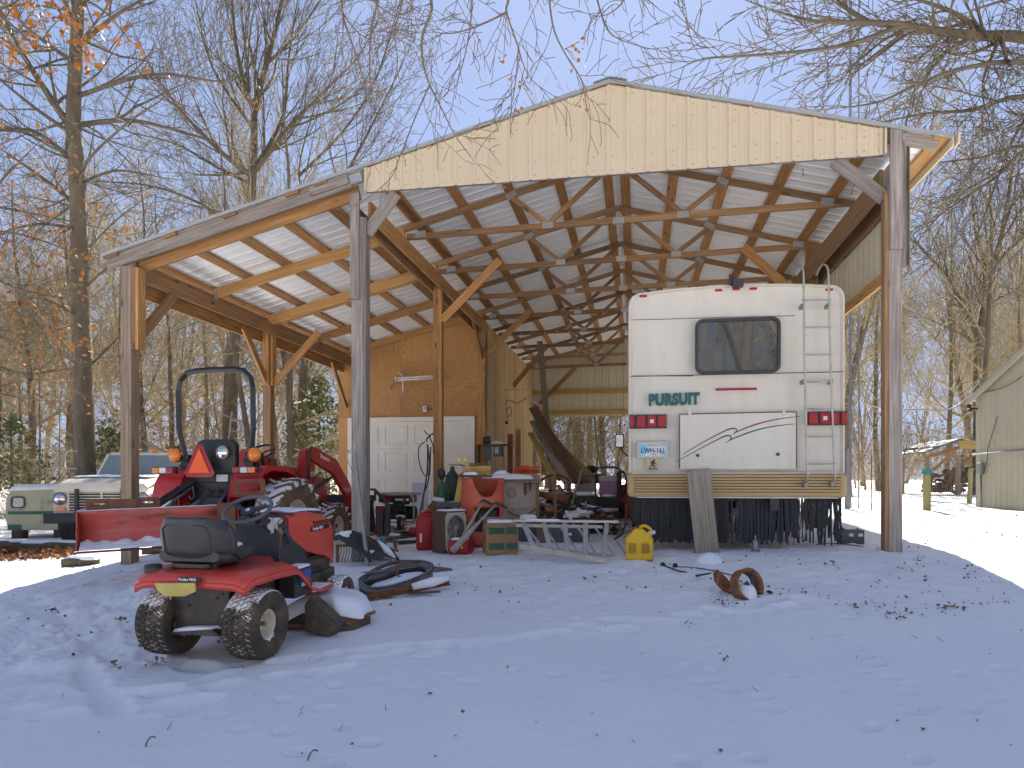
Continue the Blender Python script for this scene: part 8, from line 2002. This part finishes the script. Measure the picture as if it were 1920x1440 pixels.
# ================================================================ ladder on the tree
t = thing('tree_ladder', 'tall pale ladder leaning on the trunk of the vase shaped tree', 'ladder', spot(422, 21.0), 0, rot=(-R(7), R(3.5), 0))
for x in (-.19, .19): q = MB(); q.beam((x, 0, 0), (x * .85, 0, 3.35), .03, .06, (0, 1, 0)); q.build('rail', 'alu', t)
for k in range(10): q = MB(); q.cyl((-.18, 0, .3 + .31 * k), (.18, 0, .3 + .31 * k), .016, 6); q.build('rung', 'alu', t)
# ================================================================ cedars and evergreen brush
def cedar(x, Y, h, r, lab, seed):
    rg = random.Random(seed); t = thing('cedar', lab, 'cedar', spot(x, Y), 0, 'young cedars in the brush')
    q = TW(); q.tube([V3((0, 0, -.1)), V3((.03, 0, h * .5)), V3((0, 0, h * .95))], [.06, .04, .01], 6); o = bpy.data.objects.new('trunk', q.mesh('trunk', 'bark')); col.objects.link(o); o.parent = t
    pts = []
    for _ in range(int(2600 * h / 3)):
        z = h * (.08 + .92 * rg.random() ** 1.1); rr_ = 1.25 * r * (1 - z / h) ** .6 * rg.uniform(.35, 1.1); a = rg.uniform(0, 6.28)
        k = .7 + .75 * mnoise.noise(V3((math.cos(a) * 1.6, math.sin(a) * 1.6, z * 1.8 + seed)))
        if k < .72: continue
        pts.append((V3((math.cos(a) * rr_ * k, math.sin(a) * rr_ * k, z)), V3((0, 0, 1))))
    o = bpy.data.objects.new('foliage', leaves_mesh(pts, rg, .15, 'needle', n=1, jit=.09, droop=-.2, name='foliage')); col.objects.link(o); o.parent = t
for k, (x, Y, h, r, lab) in enumerate([(205, 20, 3.0, 1.0, 'young green cedar just right of the big oak trunk'), (20, 21, 3.2, 1.2, 'young green cedar at the far left edge behind the camper'), (598, 22, 4.4, 1.3, 'tall cedar between the lean-to back post and the garage'), (560, 25, 3.2, 1.2, 'cedar seen left of the garage corner'), (330, 24, 2.4, 1.0, 'small cedar behind the roll bar')]): cedar(x, Y, h, r, lab, 60 + k)
# ================================================================ scattered leaves, twigs, logs
rl = random.Random(14); pts = []
def scat(n, x0, x1, y0, y1, pw=1):
    for _ in range(n):
        x = rl.uniform(x0, x1); y = y0 + (y1 - y0) * rl.random() ** pw
        X, Y = ppx(x, y); pts.append(V3((X, Y, gh(X, Y) + .012)))
scat(80, 1200, 1900, 1040, 1140, 1.3); scat(26, 0, 1920, 1150, 1430, 1.5); scat(90, 1640, 1900, 1000, 1110); scat(60, 1300, 1700, 1020, 1100); scat(40, 0, 260, 1040, 1200); scat(90, 1700, 1920, 960, 1010); scat(40, 700, 1200, 1050, 1150)
cl_ = [(1365, 1135, 14), (1345, 1125, 8), (1790, 1118, 12), (1765, 1120, 10), (1830, 1055, 12), (1290, 1175, 8), (1610, 1085, 8), (1640, 1060, 7), (1720, 1040, 8), (300, 1245, 16), (420, 1205, 12), (215, 1250, 8), (1560, 1045, 10), (100, 1150, 18), (230, 1165, 12), (1735, 1018, 12), (1360, 1240, 5), (1100, 1090, 5)]
for x, y, n in cl_:
    for _ in range(n):
        X, Y = ppx(x + rl.gauss(0, 9), y + rl.gauss(0, 3)); pts.append(V3((X, Y, gh(X, Y) + rl.uniform(.01, .035))))
V = []; Fc = []
for c in pts:
    a = V3((rl.gauss(0, 1), rl.gauss(0, 1), rl.gauss(0, .35))).normalized(); b_ = perp(a, rl); s_ = rl.uniform(.012, .040); o_ = len(V); nr = a.cross(b_)
    V += [c, c + a * s_ * .4 + b_ * s_ * .4 + nr * s_ * .3, c + a * s_, c + a * s_ * .5 - b_ * s_ * .4 + nr * s_ * .2]; Fc.append((o_, o_ + 1, o_ + 2, o_ + 3))
t_ = TW(); t_.V = V; t_.F = Fc; o = bpy.data.objects.new('fallen_leaves', t_.mesh('fallen_leaves', 'leaf_brown')); col.objects.link(o); tag(o, 'curled brown leaves scattered over the snow', 'leaves', kind='stuff')
# leaf drift at the far left
V = []; Fc = []
for _ in range(2600):
    x = rl.uniform(-60, 135); Y = rl.gauss(12.2, .55) - (x / 135) * .3; X = px(x, Y); c = V3((X, Y, gh(X, Y) + rl.uniform(0, .05)))
    a = V3((rl.gauss(0, 1), rl.gauss(0, 1), rl.gauss(0, .5))).normalized(); b_ = perp(a, rl); s_ = rl.uniform(.05, .11); o_ = len(V)
    V += [c, c + a * s_ * .4 + b_ * s_ * .4, c + a * s_, c + a * s_ * .5 - b_ * s_ * .4]; Fc.append((o_, o_ + 1, o_ + 2, o_ + 3))
t_ = TW(); t_.V = V; t_.F = Fc; me_ = t_.mesh('leaf_drift', 'leaf_brown'); me_.materials.append(M['leaf_dry']); me_.polygons.foreach_set('material_index', [1 if i % 4 == 0 else 0 for i in range(len(Fc))])
o = bpy.data.objects.new('leaf_drift', me_); col.objects.link(o); tag(o, 'drift of orange and brown leaves before the camper', 'leaves', kind='stuff')
for x, Y, l, r_, a_, lab in ((152, 9.7, .45, .06, 20, 'short snowy log lying left of the lean-to post'), (95, 12.9, 1.1, .09, -5, 'pale rounded log under snow before the camper'), (20, 13.5, .6, .10, 10, 'dark stump end at the far left below the camper'), (330, 10.6, .9, .05, 30, 'dark branch lying under the grader blade')):
    c = spot(x, Y); q = MB(); d = V3((math.cos(R(a_)), math.sin(R(a_)), 0)) * l / 2; q.tube([c - d + V3((0, 0, r_ * .6)), c + V3((0, 0, r_ * .8)), c + d + V3((0, 0, r_ * .5))], [r_, r_ * 1.05, r_ * .9], 10); o = single(q, 'log', 'bark', lab, 'log', c, smooth=True)
    if l < .5 or r_ > .085: snowcap(o, [(-l * .45, -r_ * .7), (l * .45, -r_ * .7), (l * .45, r_ * .7), (-l * .45, r_ * .7)], r_ * 1.35, .05, seed=int(x))
rs = random.Random(3); q = MB()
for _ in range(30):
    x = rs.uniform(0, 1920); y = rs.uniform(1060, 1420); X, Y = ppx(x, y); c = V3((X, Y, gh(X, Y))); d = V3((rs.gauss(0, .02), rs.gauss(0, .02), rs.uniform(.005, .022))); q.tube([c, c + d, c + d * 1.7 + V3((rs.gauss(0, .01), 0, 0))], [.002, .0018, .001], 4)
o = q.build('grass_stubs', 'twig_dark'); tag(o, 'thin dry grass stubs poking out of the snow', 'grass', kind='stuff')
for x, y, lab in ((725, 1058, 'small curled dark twig in the snow right of the cowl'), (273, 1402, 'tiny dark twig standing in the foreground snow at the left'), (577, 1428, 'tiny dark twig at the bottom edge of the snow')):
    X, Y = ppx(x, y); c = V3((X, Y, gh(X, Y))); q = MB(); q.tube(spline([c, c + V3((.01, 0, .03)), c + V3((.03, 0, .05)), c + V3((.05, 0, .045))], 4), .004, 5); single(q, 'twig', 'twig_dark', lab, 'twig', c)
